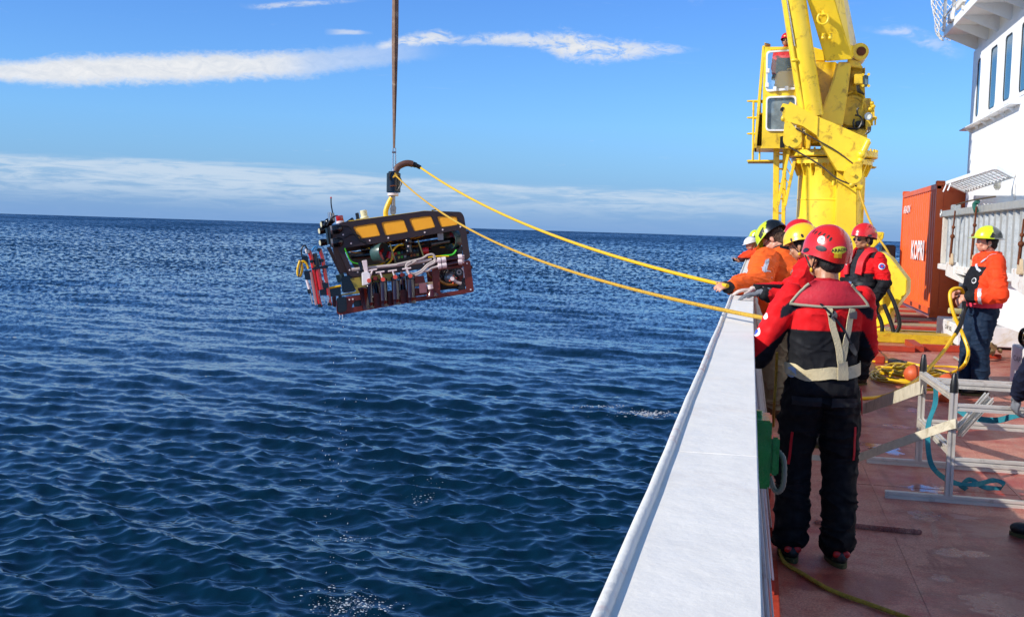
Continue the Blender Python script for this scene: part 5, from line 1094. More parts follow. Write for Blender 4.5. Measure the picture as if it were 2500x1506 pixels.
# sling
sl_ = empty('lifting_sling', P(K1, 925, 0, D5), 'brown doubled webbing lifting sling running straight up from the vehicle', 'sling')
S0 = fr_.P3(962, 362, D5); S1 = fr_.P3(965, 0, D5); tipP = np.array([S1[0] + (S1[0] - S0[0]) * 3.2, S1[1] + (S1[1] - S0[1]) * 3.2, 13.2])
def ribbon(path, width, wd, th=.006, twist=0.0):
    V = []; Fc = []
    for i, p in enumerate(path):
        a = twist * i / len(path); w_ = np.array(wd) * math.cos(a) + np.cross((0, 0, 1), wd) * math.sin(a); t_ = np.cross(w_, (0, 0, 1)) * th / 2
        W_ = (width[i] if hasattr(width, '__len__') else width) / 2
        V += [p - w_ * W_ - t_, p + w_ * W_ - t_, p + w_ * W_ + t_, p - w_ * W_ + t_]
    for i in range(len(path) - 1):
        a = i * 4
        for j in range(4): Fc.append((a + j, a + (j + 1) % 4, a + 4 + (j + 1) % 4, a + 4 + j))
    Fc += [(3, 2, 1, 0), tuple(range(len(V) - 4, len(V)))]
    return V, Fc
L_ = np.linalg.norm(tipP - S0)
for sgn in (-1, 1):
    path = [S0 + (tipP - S0) * (t ** 1.0) + np.array([sgn * .024 * min(1, t * 6), 0.01 * sgn, 0]) for t in np.linspace(0, 1, 60)]
    V, Fc = ribbon(path, [.03 + .035 * min(1, t * 5) for t in np.linspace(0, 1, 60)], (1, 0, 0), .008, sgn * 2.2); mk('webbing', V, Fc, strap_b, sl_)
b = MB(); b.tube([fr_.P3(959, 362, D5), fr_.P3(959, 412, D5)], .012, 8); b.tube([fr_.P3(965.5, 362, D5), fr_.P3(965.5, 412, D5)], .012, 8); b.cyl(fr_.P3(957, 372, D5), fr_.P3(967, 372, D5), .018, n=8); b.cyl(fr_.P3(962, 412, D5), fr_.P3(962, 425, D5), .04, n=10); b.build('long_shackle', steel, sl_)
# tethers to the ship
def sag(p0, p1, s, n=40): return [p0 * (1 - t) + p1 * t - np.array([0, 0, 4 * s * t * (1 - t)]) for t in np.linspace(0, 1, n)]
TH1 = P(K1, 1156, 141, D5); H3 = atY(1776, 698, 10.15)
tag(MB().tube(sag(TH1, H3, .20), .0175, 10).build('tether', hose_y), 'thick yellow tether from the vehicle to the hand of the man in orange', 'tether')
TR = P(K1, 945, 212, D5 - .1); H1 = atY(1868, 777, 6.75)
tag(MB().tube(sag(TR, H1, .30), .0125, 8).build('tag_line', rope_y), 'thin yellow braided line from the vehicle over the bulwark cap to the nearest man', 'rope')

# ------------------------------------------------------------ things on deck
fm = empty('aluminium_frame', (1.9, 8.4, 0), 'silver extruded aluminium frame with black post caps strapped down on the red deck', 'frame')
def extr(p0, p1, name='extrusion', w=.045, par=None, up=(0, 0, 1)):
    p0 = np.array(p0, float); p1 = np.array(p1, float); d = nrm(p1 - p0); L = np.linalg.norm(p1 - p0)
    u = np.cross(d, up); u = nrm(u) if np.linalg.norm(u) > .01 else nrm(np.cross(d, (0, 1, 0))); v = np.cross(u, d); h = w / 2; g = .006; dp = .010
    sec = []
    for k in range(4):
        a = k * math.pi / 2; c, s_ = math.cos(a), math.sin(a)
        for (x, y) in ((h, -h), (h, -g), (h - dp, -g), (h - dp, g), (h, g)): sec.append((x * c - y * s_, x * s_ + y * c))
    V = [p0 + u * x + v * y for x, y in sec] + [p1 + u * x + v * y for x, y in sec]; n = len(sec)
    Fc = [tuple(range(n)), tuple(range(2 * n - 1, n - 1, -1))] + [(i, i + n, (i + 1) % n + n, (i + 1) % n) for i in range(n)]
    return mk(name, V, Fc, alu, par or fm, smooth=False)
A = atZ(2314, 1226); Bp = atZ(2241, 1138); XR_ = 3.1
zt_ = .66
A0_ = np.array([A[0], A[1], 0]); B0_ = np.array([Bp[0], Bp[1], 0])
rdir = nrm([1, -.035, 0])
lN = atZ(2164, 1222); lF = atZ(2118, 1133)
extr([lN[0], A[1] + .02, .0225], [XR_, A[1] - .05, .0225], 'base_rail'); extr([lF[0], Bp[1] + .02, .0225], [XR_, Bp[1] - .05, .0225], 'base_rail')
extr(A0_ + [0, 0, .045], A0_ + [0, 0, zt_ + .045], 'post'); extr(B0_ + [0, 0, .045], B0_ + [0, 0, zt_ + .045], 'post')
for q in (A0_, B0_):
    MB().lathe(q + [0, 0, zt_ + .045], (0, 0, 1), [(.026, 0), (.026, .05), (.015, .12), (.012, .125)], 14).build('post_cap', black, fm)
for q, zz_ in ((A0_, zt_ - .045), (B0_, zt_ - .02), (A0_, .27), (B0_, .33)):
    extr(q + [.025, 0, zz_], [XR_, q[1] - .05, zz_], 'cross_rail')
extr(A0_ * .0 + (A0_ + [0, .024, zt_ + .02]), B0_ + [0, -.024, zt_ + .02], 'side_rail'); extr(A0_ + [0, .024, .33], B0_ + [0, -.024, .34], 'side_rail')
extr([A[0] + .02, (A[1] + Bp[1]) / 2 + .05, zt_ + .02], [XR_, (A[1] + Bp[1]) / 2, zt_ + .02], 'cross_rail')
extr(A0_ + [.03, .0, .47], A0_ + [.28, .45, zt_ - .01], 'diagonal_brace', .03); extr(A0_ + [.05, .0, .44], A0_ + [.31, .45, zt_ - .04], 'diagonal_brace', .03)
for q in (A0_, B0_): extr(np.array([XR_, q[1] - .05, 0.045]), np.array([XR_, q[1] - .05, zt_ + .045]), 'post')
MB().obox(B0_ + [-.0, -.06, zt_ - .06], np.eye(3), (.02, .03, .05)).build('corner_bracket', metg, fm)
def flat(path, width, up_, m_, name, label=None, cat=None, parent=None, th=.004):
    path = [np.array(p, float) for p in path]; V = []; Fc = []; n = len(path)
    for i, p in enumerate(path):
        d = nrm(path[min(i + 1, n - 1)] - path[max(i - 1, 0)]); uu = np.array(up_[i] if np.ndim(up_) == 2 else up_, float); s_ = nrm(uu - d * np.dot(uu, d)); t_ = np.cross(d, s_) * th / 2
        for (a, b_) in ((-1, -1), (1, -1), (1, 1), (-1, 1)): V.append(p + s_ * a * width / 2 + t_ * b_)
    for i in range(n - 1):
        a = i * 4
        for j in range(4): Fc.append((a + j, a + (j + 1) % 4, a + 4 + (j + 1) % 4, a + 4 + j))
    Fc += [(3, 2, 1, 0), tuple(range(len(V) - 4, len(V)))]
    o = mk(name, V, Fc, m_, parent); 
    if label: tag(o, label, cat)
    return o
s1 = A0_ + [-.024, -.03, .50]; e1 = atZ(2060, 1122, .03)
flat(spline([s1 + [.05, 0, .0], s1, s1 * .5 + e1 * .5 + [0, 0, -.01], e1, e1 + [-.5, .1, -.02]], 6), .062, (0, .35, 1), strap_w, 'webbing_strap', 'dirty white webbing strap from the near frame post towards the man in front', 'strap')
s2 = B0_ + [-.024, 0, .58]; e2 = atZ(2090, 1000, .03)
flat(spline([s2 + [.03, 0, 0], s2, s2 * .5 + e2 * .5 + [0, 0, -.01], e2, e2 + [-.4, 0, -.01]], 6), .10, (0, .5, 1), strap_w, 'webbing_strap', 'wide white webbing strap from the far frame post across the deck', 'strap')
tp1 = [B0_ + [.05, -.3, .66], atY(2283, 985, 8.7), atY(2266, 1040, 8.5), atY(2268, 1110, 8.3), atY(2285, 1150, 8.1), atZ(2330, 1178, .05), atZ(2380, 1182, .05), atZ(2425, 1172, .06), atZ(2450, 1180, .05), atZ(2440, 1192, .01), atZ(2400, 1188, .02), atZ(2370, 1170, .05), atZ(2345, 1182, .03), atZ(2360, 1194, .01)]
flat(spline(tp1, 7), .034, (.6, .6, .55), strap_t, 'teal_strap', 'teal ratchet strap looped over the frame and curled on the deck', 'strap')
tp2 = [atY(2340, 1000, 8.6), atY(2370, 1018, 8.5), atY(2430, 1026, 8.3), atY(2475, 1015, 8.1), atY(2510, 1005, 8.0)]
flat(spline(tp2, 7), .04, (0, .3, 1), strap_t, 'teal_strap', 'teal strap hanging under the gloved hand at the right edge', 'strap')
# hose pile with floats
hc = atZ(2222, 925, 0); hp = MB(); hpile = empty('hose_coil', (hc[0], hc[1], 0), 'pile of yellow hose coiled on the deck between the two men at right', 'hose')
for k in range(17):
    rx = .50 - .017 * k + random.uniform(-.06, .06); ry = .62 - .02 * k + random.uniform(-.08, .05); cx_ = hc[0] + random.uniform(-.06, .06); cy_ = hc[1] + random.uniform(-.25, .25) - .2; z = .016 + .0085 * k; ph = random.uniform(0, 6)
    P_ = [np.array([cx_ + rx * (1 + .05 * math.sin(2 * a + k)) * math.cos(a + ph), cy_ + ry * math.sin(a + ph), z + .012 * math.sin(3 * a + k)]) for a in np.linspace(0, 6.28, 40)]
    MB().tube(P_, .0135, 7, caps=False).build('hose_turn', mat('hose_olive_yellow', '#d2ac16', .4, var=.1), hpile)
def hose(pts_, r, label, m_=hose_y, name='hose', cat='hose'): return tag(MB().tube(spline(pts_, 12), r * .72, 9).build(name, m_), label, cat)
hose([atZ(2400, 932, .02), atZ(2350, 925, .03), atZ(2300, 905, .05), atZ(2200, 900, .04), atZ(2150, 895, .03), atZ(2140, 900, .03), atZ(2180, 912, .03), atZ(2260, 930, .1), atZ(2330, 948, .1), atZ(2240, 952, .05)], .019, 'loose loop of yellow hose left of the coiled pile', name='hose_loop')
hose([atZ(2130, 882, .02), atZ(2180, 884, .03), atZ(2215, 885, .03), atZ(2260, 893, .03), atZ(2320, 895, .03), atZ(2378, 901, .03)], .018, 'yellow cable with black splice lying across the deck behind the coil', name='spliced_cable')
b = MB(); b.tube(spline([atZ(2172, 881, .04), atZ(2185, 886, .05), atZ(2200, 889, .05), atZ(2212, 884, .04)], 5), [.02, .04, .055, .06, .06, .06, .06, .06, .06, .06, .06, .05, .04, .03, .02, .02][:16], 10); tag(b.build('cable_splice', black), 'black wrapped splice on the yellow cable behind the hose coil', 'splice')
mh = [atY(2390, 706, 13.6), atY(2330, 702, 13.5), atY(2322, 730, 13.5), atY(2340, 795, 13.4), atY(2362, 850, 13.3), atY(2358, 890, 13.1), atZ(2330, 915, .05), atZ(2285, 928, .12), atZ(2262, 935, .12)]
mh = [atY(2352, 716, 13.55), atY(2345, 705, 13.5), atY(2327, 706, 13.45), atY(2319, 722, 13.4), atY(2328, 765, 13.35), atY(2352, 820, 13.3), atY(2364, 860, 13.2), atY(2352, 893, 13.1), atZ(2320, 912, .10), atZ(2260, 935, .12)]
hose(mh, .027, 'yellow umbilical looping over the hand of the man in jeans and down to the coil', name='umbilical')
mh2 = [atY(2350, 800, 13.2), atY(2335, 817, 13.0), atY(2300, 862, 12.6), atY(2250, 917, 12.2), atY(2205, 950, 11.8), atZ(2160, 966, .04), atZ(2110, 972, .02), atZ(2060, 968, .02)]
hose([atY(2332, 816, 13.1), atY(2300, 862, 12.6), atY(2250, 917, 12.1), atY(2205, 948, 11.7), atZ(2160, 966, .03), atZ(2110, 972, .02), atZ(2060, 968, .02)], .026, 'yellow umbilical running from the man in jeans down across the deck', name='umbilical')
hose([atY(2354, 735, 13.3), atY(2353, 760, 13.3), atY(2346, 790, 13.2), atY(2332, 817, 13.1)], .032, 'black sleeve on the umbilical hanging from the hand of the man in jeans', black, name='umbilical_sleeve', cat='sleeve')
for (x, y, z, r) in ((2231, 913, .14, .115), (2315, 935, .08, .12), (2312, 965, .06, .12)):
    c = atZ(x, y, z); f_ = MB(); f_.ell(c, (r, r, r * .92)); fo = f_.build('float', float_o); g_ = MB(); g_.ring(c, (1, .2, 0), r * 1.01, r * .96, .012, 24); ORI[fo.name] = ORI[fo.name]; g_.build('rope_groove', mat('groove', '#7a2a10', .6), fo)
    tag(fo, {2231: 'orange float ball on top of the yellow hose coil', 2315: 'orange float ball at the right end of the hose coil', 2312: 'orange float ball seen under the top rail of the aluminium frame'}[x], 'float')
fl = [atZ(1915, 1372, .012), atZ(1960, 1400, .012), atZ(2030, 1440, .012), atZ(2120, 1473, .012), atZ(2230, 1512, .012), atZ(2400, 1570, .012)]
tag(MB().tube(spline([atZ(1905, 1340, .02)] + fl, 10), .011, 8).build('deck_rope', rope_d), 'olive yellow rope with red flecks lying on deck in the foreground', 'rope')
tag(MB().tube(spline([atY(1897, 860, 9.7) , atY(1894, 930, 9.8), atY(1890, 990, 9.8), atZ(1888, 1040, .02)], 8), .012, 7).build('hanging_rope', rope_d), 'olive rope hanging behind the nearest man between him and the khaki trousers', 'rope')
# foam on the water
fo_ = MB(); 
for (cx_, cy_, sx_, sy_, n_, rr) in ((1575, 1010, 70, 7, 420, .018), (1470, 992, 60, 4, 130, .014), (860, 1475, 95, 26, 420, .0085), (1030, 1215, 40, 14, 50, .009), (850, 1315, 40, 12, 40, .008), (760, 1440, 80, 25, 40, .008), (1000, 1180, 120, 60, 30, .007)):
    for k in range(n_):
        x = cx_ + random.gauss(0, sx_ * .5); y = cy_ + random.gauss(0, sy_ * .5) + (x - cx_) * (.16 if cx_ in (1570, 1460) else 0)
        q = atZ(x, min(y, 1530), ZS + .05 + abs(random.gauss(0, .05))); r = rr * (.25 + 1.5 * random.random() ** 3); fo_.ell(q, (r * random.uniform(1, 2.2), r, r * .5), n=6, m=4)
tag(fo_.build('sea_foam', mat('foam_white', '#c2ccd4', .5, var=.15, alpha=.75)), 'white splashes and foam flecks on the sea surface', 'foam', kind='stuff')
# ------------------------------------------------------------ people
skin_a = mat('skin_tan', '#b07a58', .5, var=.06, vs=14, bump=.1, bs=200); skin_b = mat('skin_fair', '#c98e74', .5, var=.08, vs=14, bump=.1, bs=200)
cloth = mat('work_clothing', '#ffffff', .82, var=.07, vs=9, bump=.35, bs=160, attr=True, bdist=.004, spec=.25)
shell = mat('helmet_shell', '#ffffff', .28, var=.03, vs=6, attr=True, coat=.4)
hair_d = mat('hair_dark', '#15100d', .7, var=.3, vs=60, bump=.8, bs=150); hair_b = mat('hair_brown', '#4a3120', .7, var=.4, vs=50, bump=.9, bs=120); hair_g = mat('beard_grey', '#7d736a', .8, var=.3, vs=60, bump=.8, bs=160); hair_l = mat('hair_fair', '#a8855a', .8, var=.3, vs=50, bump=.8, bs=120)
webc = mat('harness_beige', '#cdbf98', .8, var=.1, vs=16, bump=.4, bs=120, dirt='#8a7a52', dirt_amt=.4, dirt_s=14)
greyp = mat('piping_grey', '#a19c84', .7); buck = mat('buckle_grey', '#7a766c', .4, .4); reflm = mat('reflective_tape', '#c9ccd4', .35, .2, var=.06); gl_g = mat('glove_grey', '#6b6e74', .75, var=.2, vs=25, bump=.3); gl_l = mat('glove_light', '#c9b8ad', .75, var=.15, vs=25, bump=.3); gl_b = mat('glove_black', '#16161a', .7, var=.2, vs=25)
bootm = mat('boot_leather', '#1b1816', .5, var=.3, vs=20, bump=.4, bs=80, dirt='#5a4636', dirt_amt=.5, dirt_s=12); solem = mat('boot_sole', '#4a4420', .8)
lensd = mat('sunglass_lens', '#08080a', .08); stick_y = mat('sticker_yellow', '#d8d23a', .4, var=.04); stick_w = mat('sticker_white', '#e2e2e0', .4, var=.06); inkb = mat('print_black', '#14130f', .5)
RED, BLK, ORG, ORD, NAVY, KHA = (lin('#da141a'), lin('#15161a'), lin('#f0601e'), lin('#f0461c'), lin('#12182e'), lin('#6d6350')); GRY = lin('#9a9ca2'); JEAN = lin('#15283f'); PINK = lin('#e0405a')

def remesh(V, Fc, vox, smooth=3, disp=None):
    me = bpy.data.meshes.new('tmp'); me.from_pydata(np.asarray(V).tolist(), [], Fc); ob = bpy.data.objects.new('tmp', me); COL.objects.link(ob)
    md = ob.modifiers.new('r', 'REMESH'); md.mode = 'VOXEL'; md.voxel_size = vox; md.use_smooth_shade = True
    bpy.context.view_layer.update(); dg = bpy.context.evaluated_depsgraph_get(); ev = ob.evaluated_get(dg); m2 = ev.to_mesh()
    n = len(m2.vertices); A = np.empty(n * 3, np.float32); m2.vertices.foreach_get('co', A); A = A.reshape(n, 3).astype(float)
    E = np.empty(len(m2.edges) * 2, np.int32); m2.edges.foreach_get('vertices', E); E = E.reshape(-1, 2)
    Lp = [tuple(p.vertices) for p in m2.polygons]
    ev.to_mesh_clear(); bpy.data.objects.remove(ob); bpy.data.meshes.remove(me)
    deg = np.bincount(E.ravel(), minlength=n)[:, None]
    for _ in range(smooth):
        S_ = np.zeros_like(A)
        for k in range(3): S_[:, k] = np.bincount(E[:, 0], A[E[:, 1], k], n) + np.bincount(E[:, 1], A[E[:, 0], k], n)
        A = A * .45 + .55 * S_ / np.maximum(deg, 1)
    if disp is not None:
        Q = np.array([f for f in Lp if len(f) == 4]); nr_ = np.cross(A[Q[:, 2]] - A[Q[:, 0]], A[Q[:, 3]] - A[Q[:, 1]]); N_ = np.zeros_like(A)
        for j in range(4):
            for k in range(3): N_[:, k] += np.bincount(Q[:, j], nr_[:, k], n)
        N_ /= np.linalg.norm(N_, axis=1)[:, None] + 1e-9
        A = A + N_ * disp(A)[:, None]
    return A, Lp
def folds(amp, sc, seed, zs=1.7):
    def f(A):
        q = A * np.array([sc, sc, sc * zs]) + seed; w = np.stack([gnoise(q * .5 + 9), gnoise(q * .5 + 31), gnoise(q * .5 + 57)], 1) * 1.3
        a = gnoise(q + w); r = 1 - np.abs(gnoise(q * 1.15 + w * 1.6 + 40)) * 2.6; b = gnoise(q * 2.3 + w)
        return amp * (1.2 * a + .75 * np.clip(r, -1, 1) ** 3 + .35 * b)
    return f

def limb(b, P_, r, n=14):
    P_ = [np.array(p, float) for p in P_]
    m_ = [P_[0]]; rr = [r[0]]
    for i in range(len(P_) - 1):
        for t in (.25, .5, .75, 1): m_.append(P_[i] * (1 - t) + P_[i + 1] * t); rr.append(r[i] * (1 - t) + r[i + 1] * t)
    b.tube(m_, rr, n)
    for p, q in zip(P_, r): b.ell(p, q * .995, n=n, m=8)
def loft(b, secs, n=24, T=None):
    V = []; Fc = []
    for (z, cy, rx, ry) in secs:
        for k in range(n):
            a = 2 * math.pi * k / n; c, s_ = math.cos(a), math.sin(a); e = 2.3
            x = rx * (abs(c) ** (2 / e)) * (1 if c >= 0 else -1); y = cy + ry * (abs(s_) ** (2 / e)) * (1 if s_ >= 0 else -1)
            p = np.array([x, y, z]); V.append(T(p) if T else p)
    for j in range(len(secs) - 1):
        for k in range(n):
            a = j * n + k; c = j * n + (k + 1) % n; Fc.append((a, c, c + n, a + n))
    Fc.append(tuple(range(n - 1, -1, -1))); Fc.append(tuple(range((len(secs) - 1) * n, len(secs) * n)))
    b.add(V, Fc)
def hand(b, wr, d, nrm_, side, curl=.5, k=1.0, r=.0088):
    wr = np.array(wr, float); d = nrm(d); pn = nrm(np.array(nrm_, float) - d * np.dot(nrm_, d)); th = np.cross(d, pn) * (1 if side == 'R' else -1)
    c = wr + d * .048 * k + pn * .004
    b.ell(c, (.036 * k, .016 * k, .05 * k), (th, pn, d), 14, 10); b.ell(wr + d * .07 * k, (.038 * k, .013 * k, .028 * k), (th, pn, d), 12, 8)
    limb(b, [wr - d * .03, wr + d * .02], [.026 * k, .026 * k], 10)
    for i, (off, L) in enumerate(((.030, .072), (.011, .080), (-.010, .074), (-.029, .058))):
        p = wr + (d * .088 + th * off) * k; dd = nrm(d + th * off * 2.2); P_ = [wr + (d * .05 + th * off * .8) * k, p]; rr = [r * k, r * 1.05 * k]
        for j, fr__ in enumerate((.46, .31, .23)):
            a = curl * (1.0, 1.25, .9)[j]; dd = nrm(dd * math.cos(a) + pn * math.sin(a)); p = p + dd * L * fr__ * k; P_.append(p); rr.append(r * k * (.98, .9, .78)[j])
        limb(b, P_, rr, 8)
    p = wr + (d * .02 + th * .026) * k; dd = nrm(th * .8 + d * .75 + pn * .25); P_ = [p]; rr = [.013 * k]
    for j, L in enumerate((.04, .03, .024)):
        p = p + dd * L * k; P_.append(p); rr.append(r * k * (1.2, 1.05, .85)[j]); dd = nrm(dd * .85 + pn * .35 * curl + d * .25)
    limb(b, P_, rr, 8)

def rotm(yaw, pitch, roll=0):
    return np.array(Matrix.Rotation(yaw, 3, 'Z') @ Matrix.Rotation(pitch, 3, 'X') @ Matrix.Rotation(roll, 3, 'Y'))
class Person:
    def __init__(s, label, loc, face, scale=1.0, lean=0.0, twist=0.0, side=0.0, head=(0, 0), feet=None, arms=None, group=None, vox=.007, girth=1.0, seed=1.0):
        s.loc = np.array(loc, float); f = nrm([face[0], face[1], 0]); s.R = np.array([[f[1], f[0], 0], [-f[0], f[1], 0], [0, 0, 1]]); s.sc = scale
        s.root = empty('person', s.loc, label, 'person', group); s.vox = vox; s.seed = seed; s.g = girth
        s.hip = np.array([0, 0, .97]); s.U = rotm(twist, -lean, side)
        s.feet = feet or {'L': (-.11, .0), 'R': (.11, .0)}
        s.ank = {k: np.array([v[0], v[1], .11 + (v[2] if len(v) > 2 else 0)]) for k, v in s.feet.items()}
        s.hj = {'L': s.hip + [-.09, 0, -.04], 'R': s.hip + [.09, 0, -.04]}
        s.knee = {k: (s.hj[k] + s.ank[k]) / 2 + np.array([.015 if k == 'R' else -.015, .045 + .12 * lean, .02]) for k in 'LR'}
        s.sh = {k: s.up([(-.185 if k == 'L' else .185) * (.5 + .5 * girth), -.01, 1.42]) for k in 'LR'}
        s.arm = {}
        for k in 'LR':
            e, w = (arms or {}).get(k, (None, None)); sg = -1 if k == 'L' else 1
            if e is None: e = s.sh[k] + [sg * .06, -.02, -.28]
            if w is None: w = np.array(e) + [-.02 * sg, .08, -.24]
            s.arm[k] = (np.array(e, float), np.array(w, float))
        s.hc = s.up([0, .025, 1.61]); s.Hd = s.U @ rotm(head[0], -head[1])
    def up(s, p): return s.hip + s.U @ (np.array(p, float) - s.hip)
    def W(s, V): return s.loc + (np.asarray(V, float) @ s.R.T) * s.sc
    def L(s, w): return (s.R.T @ (np.array(w, float) - s.loc)) / s.sc
    def mk(s, name, V, Fc, m_, parent=None, colors=None, smooth=True): return mk(name, s.W(V), Fc, m_, parent or s.root, smooth, 0, None, colors)
    def part(s, name, b, m_, parent=None, vox=None, sm=2, disp=None, col=None):
        V, Fc = (b.arr(), b.f)
        if vox: V, Fc = remesh(V, Fc, vox, sm, disp)
        cc = None
        if col is not None: cc = col(V) if callable(col) else np.tile(np.array(col), (len(V), 1))
        o = s.mk(name, V, Fc, m_, parent, cc); o['_'] = 0; del o['_']
        s.last = (V, Fc); return o
    def H(s, p): return s.hc + s.Hd @ np.array(p, float)
    def body(s, m_, bare=(), hands=None, neck=.055):
        b = MB(); Hx = s.Hd.T
        E_ = lambda c, r, ax=None: b.ell(s.H(c), r, [s.Hd @ np.array(a, float) for a in (ax or np.eye(3))], 18, 12)
        E_((0, -.012, .035), (.076, .097, .085)); E_((0, .03, -.03), (.060, .066, .075)); E_((0, .055, -.075), (.030, .030, .026)); E_((0, .05, .02), (.062, .05, .05))
        for sg in (-1, 1):
            E_((sg * .077, -.005, -.012), (.010, .020, .032)); E_((sg * .038, .072, -.022), (.022, .018, .022)); E_((sg * .03, .088, .018), (.02, .012, .008)); E_((sg * .05, .02, -.06), (.022, .04, .03))
        E_((0, .098, -.012), (.010, .014, .026)); E_((0, .108, -.028), (.014, .013, .010)); E_((0, .090, -.052), (.022, .012, .006)); E_((0, .088, -.060), (.020, .011, .006))
        limb(b, [s.up([0, -.02, 1.42]), s.H((0, -.02, -.06))], [neck + .008, neck])
        loft(b, [(.88, 0, .13, .09), (1.0, 0, .125, .085), (1.12, 0, .12, .085), (1.28, 0, .15, .10), (1.38, 0, .15, .085), (1.44, 0, .09, .065)], T=s.up)
        for k in 'LR':
            e, w = s.arm[k]; limb(b, [s.sh[k], e, w], [.042, .036, .026]); limb(b, [s.hj[k], s.knee[k], s.ank[k]], [.07, .05, .035]); limb(b, [s.ank[k] + [0, 0, -.03], s.ank[k] + [0, .12, -.06]], [.03, .025])
            if hands and k in hands and k in bare: hand(b, w, *hands[k][:2], k, hands[k][2])
        o = s.part('body', b, m_, vox=s.vox, sm=1)
        for sg in (-1, 1):
            e = MB(); e.ell(s.H((sg * .031, .079, .004)), .0125, n=12, m=8); eo = s.part('eye', e, mat('eye_white', '#d8d0c8', .3), o)
            e = MB(); e.ell(s.H((sg * .031, .089, .004)), .0055, n=8, m=6); s.part('iris', e, inkb, o)
        if hands:
            for k in hands:
                if k in bare: continue
                g = MB(); w = s.arm[k][1]; hand(g, w, hands[k][0], hands[k][1], k, hands[k][2], 1.12, .0105); limb(g, [w - nrm(hands[k][0]) * .05, w], [.036, .031]); s.part('glove', g, hands[k][3], vox=.0045, sm=1)
        return o
    def jacket(s, col, bottom=.93, hem=None, infl=.03, sleeve=(.078, .070, .052), amp=.010, collar=.075, sc=8.0, name='jacket'):
        b = MB(); g = s.g; i_ = infl
        loft(b, [(bottom, 0, (.155 + i_) * g, (.115 + i_) * g), (bottom + .06, .01 * g, (.17 + i_) * g, (.125 + i_) * g), (1.10, .015 * g, (.165 + i_) * g, (.125 + i_) * g), (1.22, .01, (.175 + i_) * g, (.122 + i_) * g), (1.33, 0, (.180 + i_) * (.5 + .5 * g), (.115 + i_)), (1.41, -.008, .155 + i_ * .6, .095 + i_ * .5), (1.46, -.012, .085 + i_ * .5, .075 + i_ * .4), (1.49, -.012, .065 + i_ * .4, .063 + i_ * .4)], T=s.up)
        if collar: loft(b, [(1.44, -.01, collar + .02, collar + .018), (1.465, -.01, collar + .006, collar + .006), (1.495, -.012, collar + .004, collar + .004), (1.51, -.014, collar - .004, collar - .004)], T=s.up)
        for k in 'LR':
            e, w = s.arm[k]; wd = nrm(w - e); m1_ = s.sh[k] * .5 + e * .5
            limb(b, [s.sh[k] + np.array([0, 0, -.015]), m1_, e, e * .45 + w * .55, w - wd * .035], [sleeve[0] * 1.02, sleeve[0], sleeve[1], (sleeve[1] + sleeve[2]) / 2 + .004, sleeve[2]])
        o = s.part(name, b, cloth, vox=max(s.vox, .008), sm=4, disp=folds(amp, sc, s.seed * 7.3), col=col)
        s.jV, s.jF = s.last; s.bvh = BVHTree.FromPolygons([tuple(v) for v in s.jV], s.jF); s.jk = o; return o
    def trousers(s, col, top=1.0, r=(.118, .092, .082), amp=.015, sc=6.0, bunch=True):
        b = MB(); g = (s.g - 1) * .6 + 1
        loft(b, [(.84, .0, .155 * g, .118 * g), (.92, 0, .168 * g, .128 * g), (1.0, 0, .158 * g, .118 * g), (top + .02, 0, .15 * g, .112 * g)])
        for k in 'LR':
            kn, an = s.knee[k], s.ank[k]
            limb(b, [s.hj[k] + [0, 0, -.03], (s.hj[k] + kn) / 2, kn, kn * .4 + an * .6, an + [0, .0, .01]], [r[0], (r[0] + r[1]) / 2 + .004, r[1], r[2] + .004, r[2]])
        def dp(A):
            d = folds(amp, sc, s.seed * 3.1, 2.0)(A)
            if bunch: w = np.clip((.42 - A[:, 2]) / .3, 0, 1); d = d * (1 + .5 * w) + w * .012 * (gnoise(A * np.array([6, 6, 17])) + .25)
            return d
        o = s.part('trousers', b, cloth, vox=max(s.vox, .008), sm=3, disp=dp, col=col); s.tV, s.tF = s.last; s.tbvh = BVHTree.FromPolygons([tuple(v) for v in s.tV], s.tF); return o
    def boots(s, m_=None, heel=None):
        for k in 'LR':
            a = s.ank[k]; b = MB(); z0 = a[2] - .11
            limb(b, [a + [0, -.01, .06], a + [0, -.005, -.02]], [.052, .05]); b.ell((a[0], a[1] + .02, z0 + .055), (.048, .085, .045)); b.ell((a[0], a[1] + .12, z0 + .045), (.05, .075, .038)); b.ell((a[0], a[1] - .04, z0 + .05), (.042, .045, .045))
            o = s.part('boot', b, m_ or bootm, vox=.008, sm=2)
            q = MB(); pts_ = []
            for t in np.linspace(0, 2 * math.pi, 24, endpoint=False):
                y = math.cos(t); pts_.append((a[0] + math.sin(t) * (.05 + .004 * y), a[1] + .045 + y * .15))
            V = [(x, y, z0) for x, y in pts_] + [(x, y, z0 + .022) for x, y in pts_]; n = 24
            q.add(V, [tuple(range(n - 1, -1, -1)), tuple(range(n, 2 * n))] + [(i, (i + 1) % n, (i + 1) % n + n, i + n) for i in range(n)]); s.part('boot_sole', q, solem, o)
            if heel is not None:
                for sg in (-1, 1):
                    q = MB(); q.ell((a[0] + sg * .024, a[1] - .068, z0 + .068), (.022, .012, .019), n=12, m=8); s.part('heel_panel', q, heel, o)
